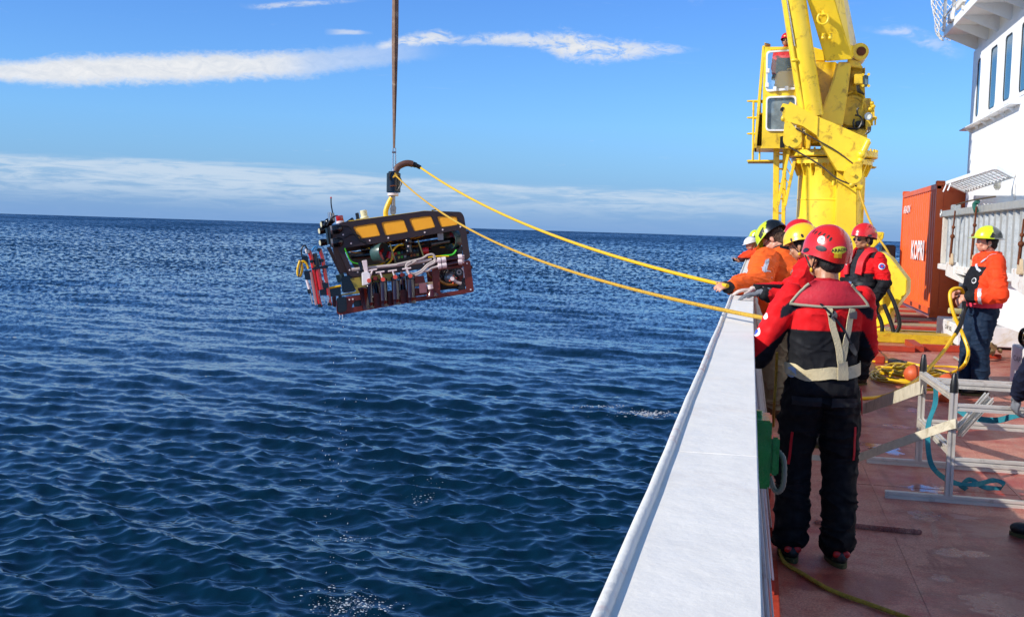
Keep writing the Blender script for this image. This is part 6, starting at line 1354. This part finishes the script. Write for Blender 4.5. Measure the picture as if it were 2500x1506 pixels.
    def helmet(s, col, style='climb', size=(.122, .150, .138), rim=(.0, -.02, -.06), off=(0, -.012, .047), name='helmet', m_=None):
        a, b_, h = size; V = []; Fc = []; n = 56; m = 18; C_ = np.array(off)
        rows = []
        for inner in (0, 1):
            for j in range(m + 1):
                for k in range(n):
                    ph = 2 * math.pi * k / n; c = math.cos(ph)
                    rz = rim[0] * max(0, c) ** 1.5 + rim[1] * (1 - abs(c)) ** 1 + rim[2] * max(0, -c) ** 1.3
                    tm = math.acos(max(-.8, min(.8, rz / h))); th = tm * (j / m) ** .9; q = 1 - .035 * inner
                    fl = 1 + (.05 * max(0, (j - m + 2.5) / 2.5) ** 2 if style == 'climb' else 0.0)
                    sx = math.sin(th); x = a * sx * math.sin(ph) * q * fl; y = b_ * sx * c * q * fl; z = h * math.cos(th) * q
                    if style == 'climb': z += .006 * math.exp(-(x / .03) ** 2) * sx
                    if style != 'climb' and j == m and not inner:
                        br = .04 * max(0, c) ** 2 + (.028 if style == 'full' else .004); L_ = math.hypot(x, y); x *= 1 + br / L_; y *= 1 + br / L_; z -= .006 + .006 * max(0, c)
                    V.append(s.H(C_ + [x, y, z]))
        R0 = (m + 1) * n
        for inner in (0, 1):
            for j in range(m):
                for k in range(n):
                    p = inner * R0 + j * n + k; q = inner * R0 + j * n + (k + 1) % n; Fc.append((p, q, q + n, p + n) if not inner else (p, p + n, q + n, q))
        for k in range(n): p = m * n + k; q = m * n + (k + 1) % n; Fc.append((p, q, q + R0, p + R0))
        V = np.array(V); Lc = (V - s.hc) @ s.Hd; cc = col(Lc - C_) if callable(col) else np.tile(np.array(col), (len(V), 1))
        o = s.mk(name, V, Fc, m_ or shell, None, cc); s.hel = o; s.hbvh = BVHTree.FromPolygons([tuple(v) for v in V[:R0]], [f for f in Fc if max(f) < R0]); s.hC = C_; s.hS = size; return o
    def hpt(s, phi, el_):
        """direction on the helmet: phi from front to the right, el above rim"""
        d = np.array([math.sin(phi) * math.cos(el_), math.cos(phi) * math.cos(el_), math.sin(el_)]); o_ = s.H(s.hC)
        hit = s.hbvh.ray_cast(Vector(o_ + (s.Hd @ d) * .5), Vector(-(s.Hd @ d))); 
        return np.array(hit[0] if hit[0] is not None else o_ + (s.Hd @ d) * .13), np.array(hit[1] if hit[1] is not None else s.Hd @ d)
    def wrap(s, V2, Fc, bvh, c, n_, u, name, m_, parent, off=.0012, thick=0.0):
        n_ = nrm(n_); u = nrm(np.array(u, float) - n_ * np.dot(u, n_)); w = np.cross(n_, u); V = []
        for (a, b_) in [(v[0], v[1]) for v in V2]:
            p = np.array(c) + u * a + w * b_; hit = bvh.ray_cast(Vector(p + n_ * .12), Vector(-n_), .3)
            if hit[0] is None: hit = bvh.find_nearest(Vector(p))
            nn = np.array(hit[1]); nn = nn if np.dot(nn, n_) > 0 else -nn; V.append(np.array(hit[0]) + nn * off)
        return s.mk(name, V, Fc, m_, parent, None, False)
    def disc2(s, rx, ry, n=28, m=4):
        V = [(0, 0)]; Fc = []
        for j in range(1, m + 1):
            for k in range(n): t = 2 * math.pi * k / n; V.append((rx * j / m * math.cos(t), ry * j / m * math.sin(t)))
        for k in range(n): Fc.append((0, 1 + k, 1 + (k + 1) % n))
        for j in range(m - 1):
            for k in range(n): a = 1 + j * n + k; b_ = 1 + j * n + (k + 1) % n; Fc.append((a, b_, b_ + n, a + n))
        return V, Fc
    def sticker(s, phi, el_, rx, ry, m_, name='sticker', roll=0.0, off=.0012, parent=None):
        p, n_ = s.hpt(phi, el_); u = np.cross(s.Hd @ np.array([0, 0, 1.0]), n_); u = nrm(u); w = np.cross(n_, u); u = u * math.cos(roll) + w * math.sin(roll)
        V, Fc = s.disc2(rx, ry); return s.wrap(V, Fc, s.hbvh, p, n_, u, name, m_, parent or s.hel, off)
    def htext(s, txt, phi, el_, size, m_, roll=0.0, off=.002, sx=1.0, bold=.0, shear=0):
        V, Fc = text_mesh(txt, size, bold, sx, shear); p, n_ = s.hpt(phi, el_); u = nrm(np.cross(s.Hd @ np.array([0, 0, 1.0]), n_)); w = np.cross(n_, u); u = u * math.cos(roll) + w * math.sin(roll)
        return s.wrap(V, Fc, s.hbvh, p, n_, u, 'lettering', m_, s.hel, off)
    def badge(s, px, r, m_, name='badge', bvh=None, parent=None, off=.002, n0=None):
        bv = bvh or s.bvh; hit = bv.find_nearest(Vector(s.L(px) if n0 is None else px)); n_ = np.array(hit[1]); V, Fc = s.disc2(r, r)
        return s.wrap(V, Fc, bv, np.array(hit[0]), n_, np.cross((0, 0, 1), n_), name, m_, parent or s.jk, off)
    def strap(s, path, width, m_, name='strap', bvh=None, off=.006, parent=None, th=.004, per=8):
        bv = bvh or s.bvh; P_ = spline(path, per); Q = []; Nn = []
        for p in P_:
            hit = bv.find_nearest(Vector(p)); n_ = np.array(hit[1]); Q.append(np.array(hit[0])); Nn.append(n_)
        Nn = np.array(Nn); Q = np.array(Q)
        for _ in range(4):
            Nn[1:-1] = Nn[1:-1] * .5 + .25 * (Nn[:-2] + Nn[2:]); Q[1:-1] = Q[1:-1] * .5 + .25 * (Q[:-2] + Q[2:])
        V = []; Fc = []
        for i in range(len(Q)):
            n_ = nrm(Nn[i]); d = nrm(Q[min(i + 1, len(Q) - 1)] - Q[max(i - 1, 0)]); w = nrm(np.cross(n_, d)) * width / 2
            V += [Q[i] + n_ * off - w, Q[i] + n_ * off + w, Q[i] + n_ * (off + th) + w, Q[i] + n_ * (off + th) - w]
        for i in range(len(Q) - 1):
            a = i * 4
            for j in range(4): Fc.append((a + j, a + (j + 1) % 4, a + 4 + (j + 1) % 4, a + 4 + j))
        Fc += [(3, 2, 1, 0), tuple(range(len(V) - 4, len(V)))]
        return s.mk(name, V, Fc, m_, parent, None)
    def hairpiece(s, m_, low=-.05, r=(.082, .1, .092), back=.0, name='hair', amp=.004):
        b = MB(); b.ell(s.H((0, -.018, .03)), r, s.Hd.T, 20, 14); b.ell(s.H((0, -.055, -.02)), (.07, .055, .06 + back), s.Hd.T, 16, 10)
        if back: b.ell(s.H((0, -.06, -.07)), (.07, .05, .06), s.Hd.T, 16, 10)
        V, Fc = remesh(b.arr(), b.f, .007, 2, folds(amp, 45, 3.0, .5)); Lc = (V - s.hc) @ s.Hd
        keep = ~((Lc[:, 1] > .045 - .35 * (.05 - Lc[:, 2])) & (Lc[:, 2] < .075)) 
        V = V.copy(); bad = ~keep; Lc[bad] = Lc[bad] * .82; V = s.hc + Lc @ s.Hd.T
        return s.mk(name, V, Fc, m_)
    def chin(s, m_=black, clip=True):
        for sg in (-1, 1):
            b = MB()
            for y in (.045, -.05):
                p0 = s.H((sg * .10, y, .02)); p1 = s.H((sg * .082, .012, -.055)); p2 = s.H((sg * .03, .045, -.098))
                b.tube(spline([p0, p1, p2] if y > 0 else [p0, p1], 5), .004, 6)
            s.part('chin_strap', b, m_, s.hel)
        if clip: b = MB(); b.ell(s.H((-.083, .012, -.058)), (.008, .012, .014)); s.part('strap_buckle', b, mat('buckle_yellow', '#d8a818', .4), s.hel)
    def glasses(s):
        b = MB()
        for sg in (-1, 1): b.ell(s.H((sg * .033, .094, .004)), (.030, .010, .019), s.Hd.T, 14, 8); b.tube([s.H((sg * .06, .085, .008)), s.H((sg * .082, .0, .0))], .003, 5)
        b.tube([s.H((-.01, .1, .008)), s.H((.01, .1, .008))], .004, 5)
        s.part('sunglasses', b, lensd)
def zone(f): 
    def g(V): return np.array([f(v) for v in V])
    return g
def climber(P_, colr, gear=True, **k):
    P_.helmet(colr, 'climb', **k)
    if gear:
        for sg in (-1, 1):
            for i, (ph, e) in enumerate(((1.5, .85), (1.75, .78), (2.05, .70), (2.3, .60), (2.5, .50), (2.6, .38))):
                P_.sticker(sg * ph, e, .006, .013, inkb, 'vent', .5 * sg, .0008)
            P_.sticker(sg * 1.35, -.02, .030, .012, mat('clip_dark', '#23262c', .4), 'lamp_clip', .1, .003)
    P_.chin()

# ---- nearest man, seen from behind
p = Person('nearest man seen from behind in red and black jacket with beige harness and red helmet', (.345, 6.22, 0), (-.18, .98), .962, lean=.05, twist=.0, head=(.42, .02), feet={'L': (-.125, .02), 'R': (.115, -.05)},
           arms={'L': ((-.335, .05, 1.085), (-.27, .34, 1.12)), 'R': ((.245, .10, 1.13), (.10, .34, 1.10))}, vox=.006, seed=1.3, group=None)
p.body(skin_a, hands={'L': ((-.2, .9, .25), (-.6, -.1, -.8), .95, gl_g), 'R': ((-.6, .7, .2), (-.3, -.3, -.9), .7, gl_g)})
def c1(v):
    x, y, z = v; ax = abs(x)
    zb = 1.24 if ax < .2 else 1.24 - (ax - .2) * (.98 if x < 0 else 1.6)
    if ax > .2 and y > .17: zb = 1.3
    c = RED if z > zb else BLK
    t = (z - (1.455 - (ax - .07) * .80))
    if .08 < ax < .245 and abs(t) < .034 and z > 1.3: c = lin('#1c1f28')
    if z > 1.49: c = lin('#b01622')
    return c
p.jacket(zone(c1), bottom=.955, amp=.0085, sc=7.0, infl=.012, sleeve=(.072, .066, .052), collar=.062)
p.trousers(np.array(lin('#0e0e10')), r=(.112, .094, .086), amp=.013)
b = MB(); b.v.append(np.zeros((0, 3))); loft(b, [(.90, 0, .185, .145), (.95, 0, .182, .145), (.99, 0, .176, .138)]); p.part('jacket_hem', b, cloth, vox=.008, sm=3, disp=folds(.007, 9, 4.4), col=lin('#131418'))
p.boots(heel=mat('heel_red', '#b81c18', .4))
p.hairpiece(hair_d, back=.0)
climber(p, lin('#d4221a'), size=(.119, .146, .138), rim=(.0, -.028, -.080))
HB = math.pi    # back of helmet
p.sticker(HB + .22, -.04, .040, .020, stick_y, 'sticker', .12, .0016); p.htext('ARAON', HB + .22, -.04, .0235, inkb, .12, .003, 1.0, .0004)
q, n_ = p.hpt(HB + .26, -.25); p.wrap([(-.02, -.011), (.02, -.011), (.02, .011), (-.02, .011), (0, -.011), (0, .011)], [(0, 4, 5, 3), (4, 1, 2, 5)], p.hbvh, q, n_, np.cross(p.Hd @ np.array([0, 0, 1.]), n_), 'label', mat('label_yellow', '#d8a818', .5), p.hel, .002)
p.sticker(-2.2, .40, .021, .021, stick_w, 'sticker', 0, .002); p.htext('KOPRI', -2.2, .40, .012, inkb, 0, .003)
p.sticker(-2.22, .03, .030, .014, mat('clip_dark', '#23262c', .4), 'lamp_clip', -.2, .004); p.sticker(HB - .45, .30, .016, .003, inkb, 'rear_slot', .1, .002)
# inflatable collar on the back
rows = []
for i in range(15):
    t = i / 14; z = 1.495 - .125 * t; half = .085 + .120 * t ** .8; rows.append((z, -half + .0, half))
V = []; Fc = []; M_ = 17
for (z, xl, xr) in rows:
    for j in range(M_):
        f = j / (M_ - 1); x = xl + (xr - xl) * f; zz2 = z - .012 * math.sin(math.pi * f) * (z < 1.42)
        src = p.up([x, -.5, zz2]); hit = p.bvh.ray_cast(Vector(src), Vector(p.U @ np.array([0, 1., 0])), 1.0); yb = hit[0] if hit[0] is not None else Vector(p.up([x, -.09, zz2]))
        edge = min(1, min(f, 1 - f) * 6) * min(1, (z - rows[-1][0]) * 30 + .0); V.append(np.array(yb) + p.U @ np.array([0, -1, 0]) * (.006 + .020 * edge ** .5))
nR = len(rows)
G_ = np.array(V).reshape(nR, M_, 3)
for _ in range(14):
    G2 = G_.copy(); G2[1:-1] = .5 * G_[1:-1] + .25 * (G_[:-2] + G_[2:]); G2[:, 1:-1] = .5 * G2[:, 1:-1] + .25 * (G2[:, :-2] + G2[:, 2:]); G_[..., 1] = G2[..., 1]
G_[..., 1] -= .006
V = [v for v in G_.reshape(-1, 3)]
Vb = [v + p.U @ np.array([0, 1., 0]) * .03 for v in V]; o2_ = len(V)
for i in range(nR - 1):
    for j in range(M_ - 1):
        a = i * M_ + j; Fc.append((a, a + 1, a + M_ + 1, a + M_)); Fc.append((a + o2_, a + M_ + o2_, a + M_ + 1 + o2_, a + 1 + o2_))
ed = [j for j in range(M_)] + [i * M_ + M_ - 1 for i in range(1, nR)] + [(nR - 1) * M_ + j for j in range(M_ - 2, -1, -1)] + [i * M_ for i in range(nR - 2, 0, -1)]
for a, c in zip(ed, ed[1:] + ed[:1]): Fc.append((a, a + o2_, c + o2_, c))
lc = p.mk('life_vest_collar', V + Vb, Fc, mat('vest_red', '#c21e30', .7, var=.1, vs=12, bump=.3, bs=60))
edge_ = [V[i * M_] for i in range(2, nR)] + [V[(nR - 1) * M_ + j] for j in range(1, M_)] + [V[i * M_ + M_ - 1] for i in range(nR - 2, 1, -1)]
b = MB(); b.tube(edge_, .0075, 8); p.part('piping', b, greyp, lc)
yb_ = -.16
for x0, xe in ((-.015, .065), (.135, .085)): p.strap([(x0, yb_, 1.375), ((x0 * .6 + xe * .4), yb_, 1.25), (xe, yb_, 1.10), (.075, yb_, 1.045)], .034, webc, 'harness_strap', off=.007)
for x0 in (.0, .13): p.strap([(x0, yb_, 1.345), (x0 + .006, yb_, 1.325), (x0 + .01, yb_, 1.305)], .046, buck, 'buckle', off=.014, per=3)
p.strap([(-.235, .0, 1.03), (-.2, -.10, 1.015), (-.10, yb_, 1.01), (.0, yb_, 1.018), (.12, yb_, 1.035), (.2, -.08, 1.045), (.23, .0, 1.05)], .062, webc, 'belt', off=.015)
p.strap([(.075, yb_, 1.085), (.075, yb_, 1.04), (.075, yb_, .995)], .06, webc, 'strap_keeper', off=.020, per=3)
p.strap([(-.06, yb_, 1.40), (.03, yb_, 1.30), (.12, yb_, 1.20), (.17, -.13, 1.12)], .012, black, 'shoulder_strap', off=.008)
p.strap([(.13, -.15, 1.17), (.17, -.13, 1.11)], .035, black, 'strap_adjuster', off=.012, per=3)
for (x, z0, z1, sd) in ((.235, .93, .78, 1), (.16, .74, .56, 1), (-.17, .70, .52, -1)):
    pa = [(x + sd * .1 * 0, -.08, z0), (x + .004, -.075, (z0 + z1) / 2), (x + .01 * sd, -.07, z1)]; p.strap(pa, .013, mat('pocket_red', '#b8141e', .8), 'pocket_trim', p.tbvh, .005, per=4)
for (x, z) in ((-.10, .87), (.09, .87)):
    V2, F2 = [], []
    for j in range(5):
        for i in range(9): V2.append((-.07 + .14 * i / 8, -.022 + .044 * j / 4))
    for j in range(4):
        for i in range(8): a = j * 9 + i; F2.append((a, a + 1, a + 10, a + 9))
    p.wrap(V2, F2, p.tbvh, (x, -.2, z), (0, -1, 0), (1, 0, 0), 'pocket_flap', mat('pocket_black', '#1a1a1d', .8, bump=.3), p.root, .010)
p.badge((-.36, .02, 1.22), .026, stick_w, 'sleeve_badge', n0=1); p.badge((-.365, .03, 1.22), .015, mat('badge_blue', '#3a4ab0', .5), 'badge_emblem', off=.004, n0=1)
p.badge((-.33, .0, 1.31), .018, stick_w, 'sleeve_badge', n0=1)
V2, F2 = p.disc2(.027, .027); p.wrap(V2, F2, p.bvh, (-.19, -.1, 1.015), (-.6, -1, 0), (1, -.6, 0), 'belt_label', mat('label_blue', '#9fb4cf', .6), p.root, .0225)

# ---- man in the yellow helmet
h2L = atZ(1828, 735, 1.19); h2R = atZ(1822, 722, 1.19)
p = Person('man in red hooded jacket and yellow climbing helmet leaning on the bulwark cap', (.50, 9.75, 0), (-.93, .36), 1.0, lean=.24, head=(.0, .12), vox=.007, seed=2.1,
           feet={'L': (-.1, .0), 'R': (.12, .08)})
p.arm['L'] = (p.L((.33, 9.62, 1.14)), p.L((.03, 9.50, 1.215))); p.arm['R'] = (p.L((.22, 10.02, 1.22)), p.L((-.02, 9.84, 1.225)))
ex = lambda v: p.R.T @ np.array(v, float)
p.body(skin_a, hands={'L': (ex((-1, -.1, -.18)), ex((0, 0, -1)), .22, gl_g), 'R': (ex((-1, -.2, -.1)), ex((0, 0, -1)), .2, gl_l)})
p.jacket(zone(lambda v: BLK if (v[1] > .28 and v[2] < 1.27 and v[2] > 1.05) or v[2] < 1.05 else RED), bottom=.93, amp=.012, collar=.088, infl=.036)
b = MB(); loft(b, [(1.42, -.02, .115, .11), (1.46, -.025, .115, .108), (1.495, -.03, .102, .096), (1.515, -.034, .092, .086)], T=p.up); p.part('hood', b, cloth, vox=.008, sm=2, disp=folds(.012, 12, 3.3), col=lin('#c0141f'))
p.trousers(np.array(BLK)); p.boots(); p.hairpiece(hair_d)
climber(p, lin('#f2c01c'), False, size=(.125, .150, .138), rim=(.0, .0, -.045))
for ph, e in ((-1.25, .12), (-2.0, .15)): p.sticker(ph, e, .010, .017, inkb, 'vent', .2)
p.strap([p.up([-.13, .17, 1.36]), p.up([-.10, .17, 1.25]), p.up([-.12, .18, 1.1])], .05, mat('vest_red_bright', '#d01c26', .7), 'vest_panel', off=.02)
q_ = p.badge(p.W([-.10, .16, 1.36]), .022, stick_w, 'jacket_badge', off=.026); p.badge(p.W([-.10, .16, 1.36]), .014, inkb, 'badge_emblem', off=.028)
b = MB(); b.cyl(p.up([-.19, .13, 1.12]), p.up([-.19, .13, 1.27]), .014, .011, 8); b.obox(p.up([-.19, .13, 1.08]), np.eye(3), (.025, .016, .05)); tag(p.part('handheld_radio', b, black), None)

# ---- man in orange at the rail
p = Person('bearded man in orange jacket with his arm on the bulwark holding the thick yellow tether', (.34, 11.2, 0), (-.74, .67), 1.05, lean=.40, head=(.38, .48), vox=.007, seed=3.7, girth=1.34, feet={'L': (-.13, .05), 'R': (.12, .18)})
p.arm['L'] = (p.L((-.0, 10.58, 1.235)), p.L((-.225, 10.27, 1.215))); p.arm['R'] = (p.L((.0, 11.6, 1.22)), p.L((-.2, 11.2, 1.22)))
ex = lambda v: p.R.T @ np.array(v, float)
p.body(skin_b, bare=('L',), hands={'L': (ex((-.55, -.6, .15)), ex((-.5, .3, -.8)), .75, gl_b), 'R': (ex((-1, -.1, 0)), ex((0, 0, -1)), .4, gl_b)})
def c3(v):
    y, z = v[1], v[2]
    return BLK if (z < 1.06 and y < .1 and v[0] > -.2) else ORG
p.jacket(zone(c3), bottom=.93, amp=.013, sc=6.0, infl=.050, sleeve=(.115, .10, .068), collar=.085)
b = MB(); limb(b, [p.arm['L'][1] * .75 + p.arm['L'][0] * .25, p.arm['L'][1] + (p.arm['L'][1] - p.arm['L'][0]) * .10], [.060, .050]); p.part('glove_cuff', b, gl_b, vox=.008, sm=2)
b = MB(); loft(b, [(1.46, -.02, .090, .086), (1.50, -.03, .084, .08), (1.525, -.036, .078, .072)], T=p.up); p.part('inner_collar', b, cloth, vox=.008, sm=2, col=BLK)
p.trousers(np.array(KHA), r=(.12, .105, .10)); p.boots()
p.hairpiece(hair_b, back=.03, amp=.010)
b = MB(); b.ell(p.H((0, .045, -.07)), (.058, .055, .045), p.Hd.T); b.ell(p.H((0, .075, -.085)), (.035, .035, .035), p.Hd.T); p.part('beard', b, hair_g, vox=.006, sm=1, disp=folds(.005, 60, 1))
HIV = lin('#c8e01e')
def hel3(Lc): return np.where(((Lc[:, 1] > -.01 - (Lc[:, 2] - .02) * .75)[:, None]), np.array(HIV), np.array(lin('#101214')))
p.helmet(hel3, 'hat', size=(.125, .150, .135), rim=(.0, .0, -.02)); p.htext('LIFT', -1.3, .25, .042, inkb, .35, .002, 1.0, .008, .3)
p.glasses()
for px_, n2 in (((-.33, -.06, 1.42), 1),):
    V2, F2 = p.disc2(.017, .115); sp_ = p.L(atY(1868, 652, 10.6)); hit = p.bvh.ray_cast(Vector(p.L((.1, 0, 1.5))), Vector(nrm(p.L(atY(1869, 648, 10.9)) - p.L((.1, 0, 1.5)))), 30)
    cpt = np.array(hit[0]) if hit[0] is not None else np.array([-.3, 0, 1.3]); n_ = -p.R.T @ nrm(atY(1869, 648, 10.9) - OC)
    p.wrap(V2, F2, p.bvh, cpt, n_, p.R.T @ nrm([1, 0, -.25]), 'reflective_patch', reflm, p.jk, .004)

# ---- red helmet hidden behind the yellow one
Hh = atY(1954, 566, 12.3)
p = Person('man in red helmet mostly hidden behind the yellow helmet', (Hh[0] + .06, 12.3, 0), (-.95, .3), 1.03, lean=.08, vox=.012, seed=4.2)
p.body(skin_a); p.jacket(np.array(RED), amp=.01); p.trousers(np.array(BLK)); p.boots(); p.hairpiece(hair_d); climber(p, lin('#cc1a1c'), False)

# ---- standing man with life vest
p = Person('standing man with sunglasses, red helmet and black life vest beside the yellow winch', (1.18, 14.15, 0), (-.72, -.69), 1.03, lean=.0, head=(-.15, .05), vox=.008, seed=5.5, feet={'L': (-.08, .05), 'R': (.16, .0)})
p.arm['L'] = (p.sh['L'] + [-.10, -.02, -.27], p.sh['L'] + [-.02, .05, -.48]); p.arm['R'] = (p.sh['R'] + [.07, .0, -.27], p.sh['R'] + [.02, .08, -.50])
p.body(skin_a, hands={'L': ((.1, .2, -1), (1, 0, 0), .5, gl_b), 'R': ((-.1, .2, -1), (-1, 0, 0), .5, gl_b)}, neck=.058)
def c5(v):
    x, y, z = v
    if abs(x) > .20: return RED if z > 1.18 else BLK
    if z > 1.41 and abs(x) > .12: return BLK
    if abs(x) < .06 and y > .05: return lin('#24262c')
    return RED if z > 1.24 else BLK
p.jacket(zone(c5), bottom=.93, amp=.010, infl=.032, collar=.068)
p.trousers(np.array(BLK)); p.boots(); p.hairpiece(hair_d); climber(p, lin('#d01e20')); p.glasses()
p.sticker(.9, .35, .014, .011, stick_y, 'sticker'); p.sticker(-2.2, .3, .02, .014, stick_y, 'sticker')
vr = mat('vest_red_bright', '#d01c26', .7)
for sg in (-1, 1): p.strap([(sg * .085, -.1, 1.47), (sg * .095, .02, 1.485), (sg * .10, .15, 1.42), (sg * .095, .17, 1.32), (sg * .08, .17, 1.22)], .075, vr, 'vest_panel', off=.016, th=.02)
p.strap([(-.19, .05, 1.13), (-.1, .15, 1.12), (0, .17, 1.12), (.1, .15, 1.12), (.19, .05, 1.13)], .04, black, 'belt', off=.012); p.strap([(-.02, .18, 1.12), (.03, .18, 1.12)], .045, steel, 'buckle', off=.02, per=3)
p.badge((.10, .2, 1.38), .024, stick_w, 'jacket_badge', off=.040, n0=1); p.badge((.10, .2, 1.38), .013, vr, 'badge_emblem', off=.042, n0=1)
for k_, pos in (('R', (.30, .0, 1.33)), ('L', (-.30, .05, 1.33))): p.badge(pos, .036, stick_w, 'sleeve_badge', n0=1, off=.003); p.badge(pos, .027, mat('badge_blue', '#3a4ab0', .5), 'badge_emblem', n0=1, off=.005); p.badge(pos, .012, vr, 'badge_emblem', n0=1, off=.007)

# ---- man in jeans holding the umbilical
p = Person('man in orange float jacket and jeans holding the yellow umbilical on the sunlit deck', (2.43, 13.75, 0), (-.985, -.17), 1.035, lean=-.03, head=(.0, -.02), vox=.008, seed=6.1, girth=1.22, feet={'L': (-.09, .02), 'R': (.10, .10)})
wL = atY(2360, 724, 13.45); wR = atY(2334, 712, 13.62)
p.arm['L'] = (p.L(atY(2440, 722, 13.35)), p.L(wL)); p.arm['R'] = (p.L(atY(2400, 715, 14.1)), p.L(wR) + np.array([0, -.05, .0]))
p.body(skin_b, bare=('L', 'R'), hands={'L': ((.2, .75, -.5), (.5, .3, -.6), .8, gl_b), 'R': ((-.3, .9, -.1), (-.3, -.2, -.9), .75, gl_b)}, neck=.062)
def c6(v):
    x, y, z = v
    aL = p.arm['L']; t = np.dot(v - aL[0], aL[1] - aL[0]) / np.dot(aL[1] - aL[0], aL[1] - aL[0]); dist_ = np.linalg.norm(v - (aL[0] + (aL[1] - aL[0]) * min(1, max(0, t))))
    if x < -.2 or dist_ < .10: return BLK if (t > .72 and dist_ < .12) else ORD
    if z > 1.385: return ORD
    if y > .02 and z < 1.36: return BLK
    if z < 1.07 + .0: return BLK
    if y < -.12 and z < 1.28: return BLK
    return ORD
p.jacket(zone(c6), bottom=1.02, amp=.013, sc=6.5, infl=.035, sleeve=(.092, .085, .062), collar=.095)
b = MB(); loft(b, [(1.43, -.02, .125, .12), (1.475, -.025, .115, .108), (1.515, -.03, .102, .098)], T=p.up); p.part('collar', b, cloth, vox=.008, sm=2, disp=folds(.010, 12, 5.1), col=ORD)
b = MB(); loft(b, [(.93, .0, .215, .165), (.98, .0, .22, .175), (1.04, 0, .22, .175)]); p.part('shirt_hem', b, cloth, vox=.01, sm=2, disp=folds(.008, 10, 1.1), col=PINK)
p.trousers(np.array(JEAN), r=(.125, .095, .085), amp=.011); p.boots(); p.hairpiece(hair_d)
def hel6(Lc): return np.where((Lc[:, 1] > -.01)[:, None], np.array(lin('#cfe01e')), np.array(lin('#4c504c')))
p.helmet(hel6, 'full', size=(.122, .145, .135), rim=(.0, .0, .0)); p.htext('LIFT', -1.55, .18, .036, inkb, 1.1, .002, 1, .006); p.chin(clip=False)
aL = p.arm['L']; pa = aL[0] * .42 + aL[1] * .58; dA = nrm(aL[1] - aL[0]); u1, v1, _ = frame_of(dA)
p.strap([pa + (u1 * math.cos(t) + v1 * math.sin(t)) * .09 for t in np.linspace(0, 6.2, 12)], .035, reflm, 'reflective_band', off=.003, per=3)
p.strap([(-.12, .12, 1.42), (-.17, .02, 1.47), (-.19, -.06, 1.45)], .035, reflm, 'reflective_band', off=.004); p.strap([(-.2, .16, 1.33), (-.16, .18, 1.36), (-.08, .19, 1.40)], .025, reflm, 'reflective_band', off=.004)
p.badge((-.17, .2, 1.22), .030, stick_w, 'jacket_badge', n0=1, off=.004); p.badge((-.17, .2, 1.22), .022, inkb, 'badge_emblem', n0=1, off=.006)

# ---- two far men at the rail
Hw = atY(1825, 603, 26.0)
p = Person('man in white helmet leaning over the far bulwark looking at a phone', (Hw[0] + .45, 26.1, 0), (-.97, -.15), 1.0, lean=.62, head=(.1, -.35), vox=.012, seed=7.7)
p.arm['L'] = (p.L((-.28, 25.9, 1.22)), p.L(atY(1806, 637, 25.9))); p.arm['R'] = (p.L((-.3, 26.3, 1.25)), p.L(atY(1800, 637, 26.1)))
p.body(skin_b, bare=('L', 'R'), hands={'L': ((.2, .9, .2), (.4, 0, .9), .5, gl_b), 'R': ((-.2, .9, .2), (-.4, 0, .9), .5, gl_b)})
p.jacket(zone(lambda v: lin('#e2401a') if v[2] > 1.2 else lin('#3a1418')), amp=.01); p.trousers(np.array(BLK)); p.boots(); p.hairpiece(hair_l, back=.03, amp=.012); p.helmet(np.array(lin('#e6e6e6')), 'hat', size=(.125, .15, .13), rim=(0, 0, 0))
ph = MB(); c = atY(1797, 634, 25.95); ph.obox(c, (nrm([.9, -.3, .2]), nrm([-.3, -.5, .8]), nrm([.1, .8, .6])), (.075, .04, .005)); tag(ph.build('phone', blackg, bevel=.003), 'phone held over the rail by the man in the white helmet', 'phone')
Hg = atY(1845, 580, 27.5)
p = Person('man in dark clothes and lime helmet beyond the one in the white helmet', (Hg[0] + .1, 27.5, 0), (-.95, .2), 1.02, lean=.12, vox=.012, seed=8.8)
p.body(skin_b); p.jacket(np.array(NAVY)); p.trousers(np.array(BLK)); p.boots(); p.hairpiece(hair_d); p.helmet(np.array(lin('#c8e01e')), 'hat', size=(.122, .145, .13), rim=(0, 0, 0))
# ---- crane operator
Ho = atY(1921, 100, 25.35)
p = Person('crane operator in red helmet and sunglasses standing in the open yellow cab', (Ho[0], 25.35, Ho[2] - 1.56), (-.25, -.97), .96, head=(.0, -.05), vox=.01, seed=9.4)
p.body(skin_a, hands={'L': ((.1, .8, -.5), (0, 0, -1), .5, gl_b), 'R': ((-.1, .8, -.5), (0, 0, -1), .5, gl_b)})
p.jacket(zone(lambda v: RED if v[2] > 1.24 or abs(v[0]) > .19 else BLK), amp=.01); p.trousers(np.array(BLK)); p.boots(); p.hairpiece(hair_d); climber(p, lin('#cc1420'), False); p.glasses(); p.sticker(.1, .3, .022, .012, stick_y, 'sticker')
# ---- person at the right edge
wp = atY(2486, 965, 7.75)
p = Person('person in dark navy at the right edge reaching a grey glove to the aluminium frame', (2.3, 7.05, 0), (-.80, .60), .98, lean=.55, head=(0, -.2), vox=.009, seed=10.1)
ft_ = p.L(atZ(2545, 1320)); p.ank['L'] = np.array([ft_[0], ft_[1], .11]); p.knee['L'] = (p.hj['L'] + p.ank['L']) / 2 + np.array([0, .06, .02])
p.arm['L'] = (p.L(atY(2540, 860, 7.5)), p.L(wp)); p.arm['R'] = (p.sh['R'] + [.05, .15, -.25], p.sh['R'] + [.0, .35, -.35])
ex = lambda v: p.R.T @ np.array(v, float)
p.body(skin_b, hands={'L': (ex((-.1, .3, -.95)), ex((.9, .3, 0)), .7, gl_g), 'R': ((0, .6, -.7), (0, 0, -1), .6, gl_g)})
p.jacket(np.array(NAVY), amp=.010, sleeve=(.088, .078, .06)); p.trousers(np.array(NAVY)); p.boots(); p.hairpiece(hair_d); p.helmet(np.array(lin('#e6e6e6')), 'hat', size=(.125, .15, .13), rim=(0, 0, 0))
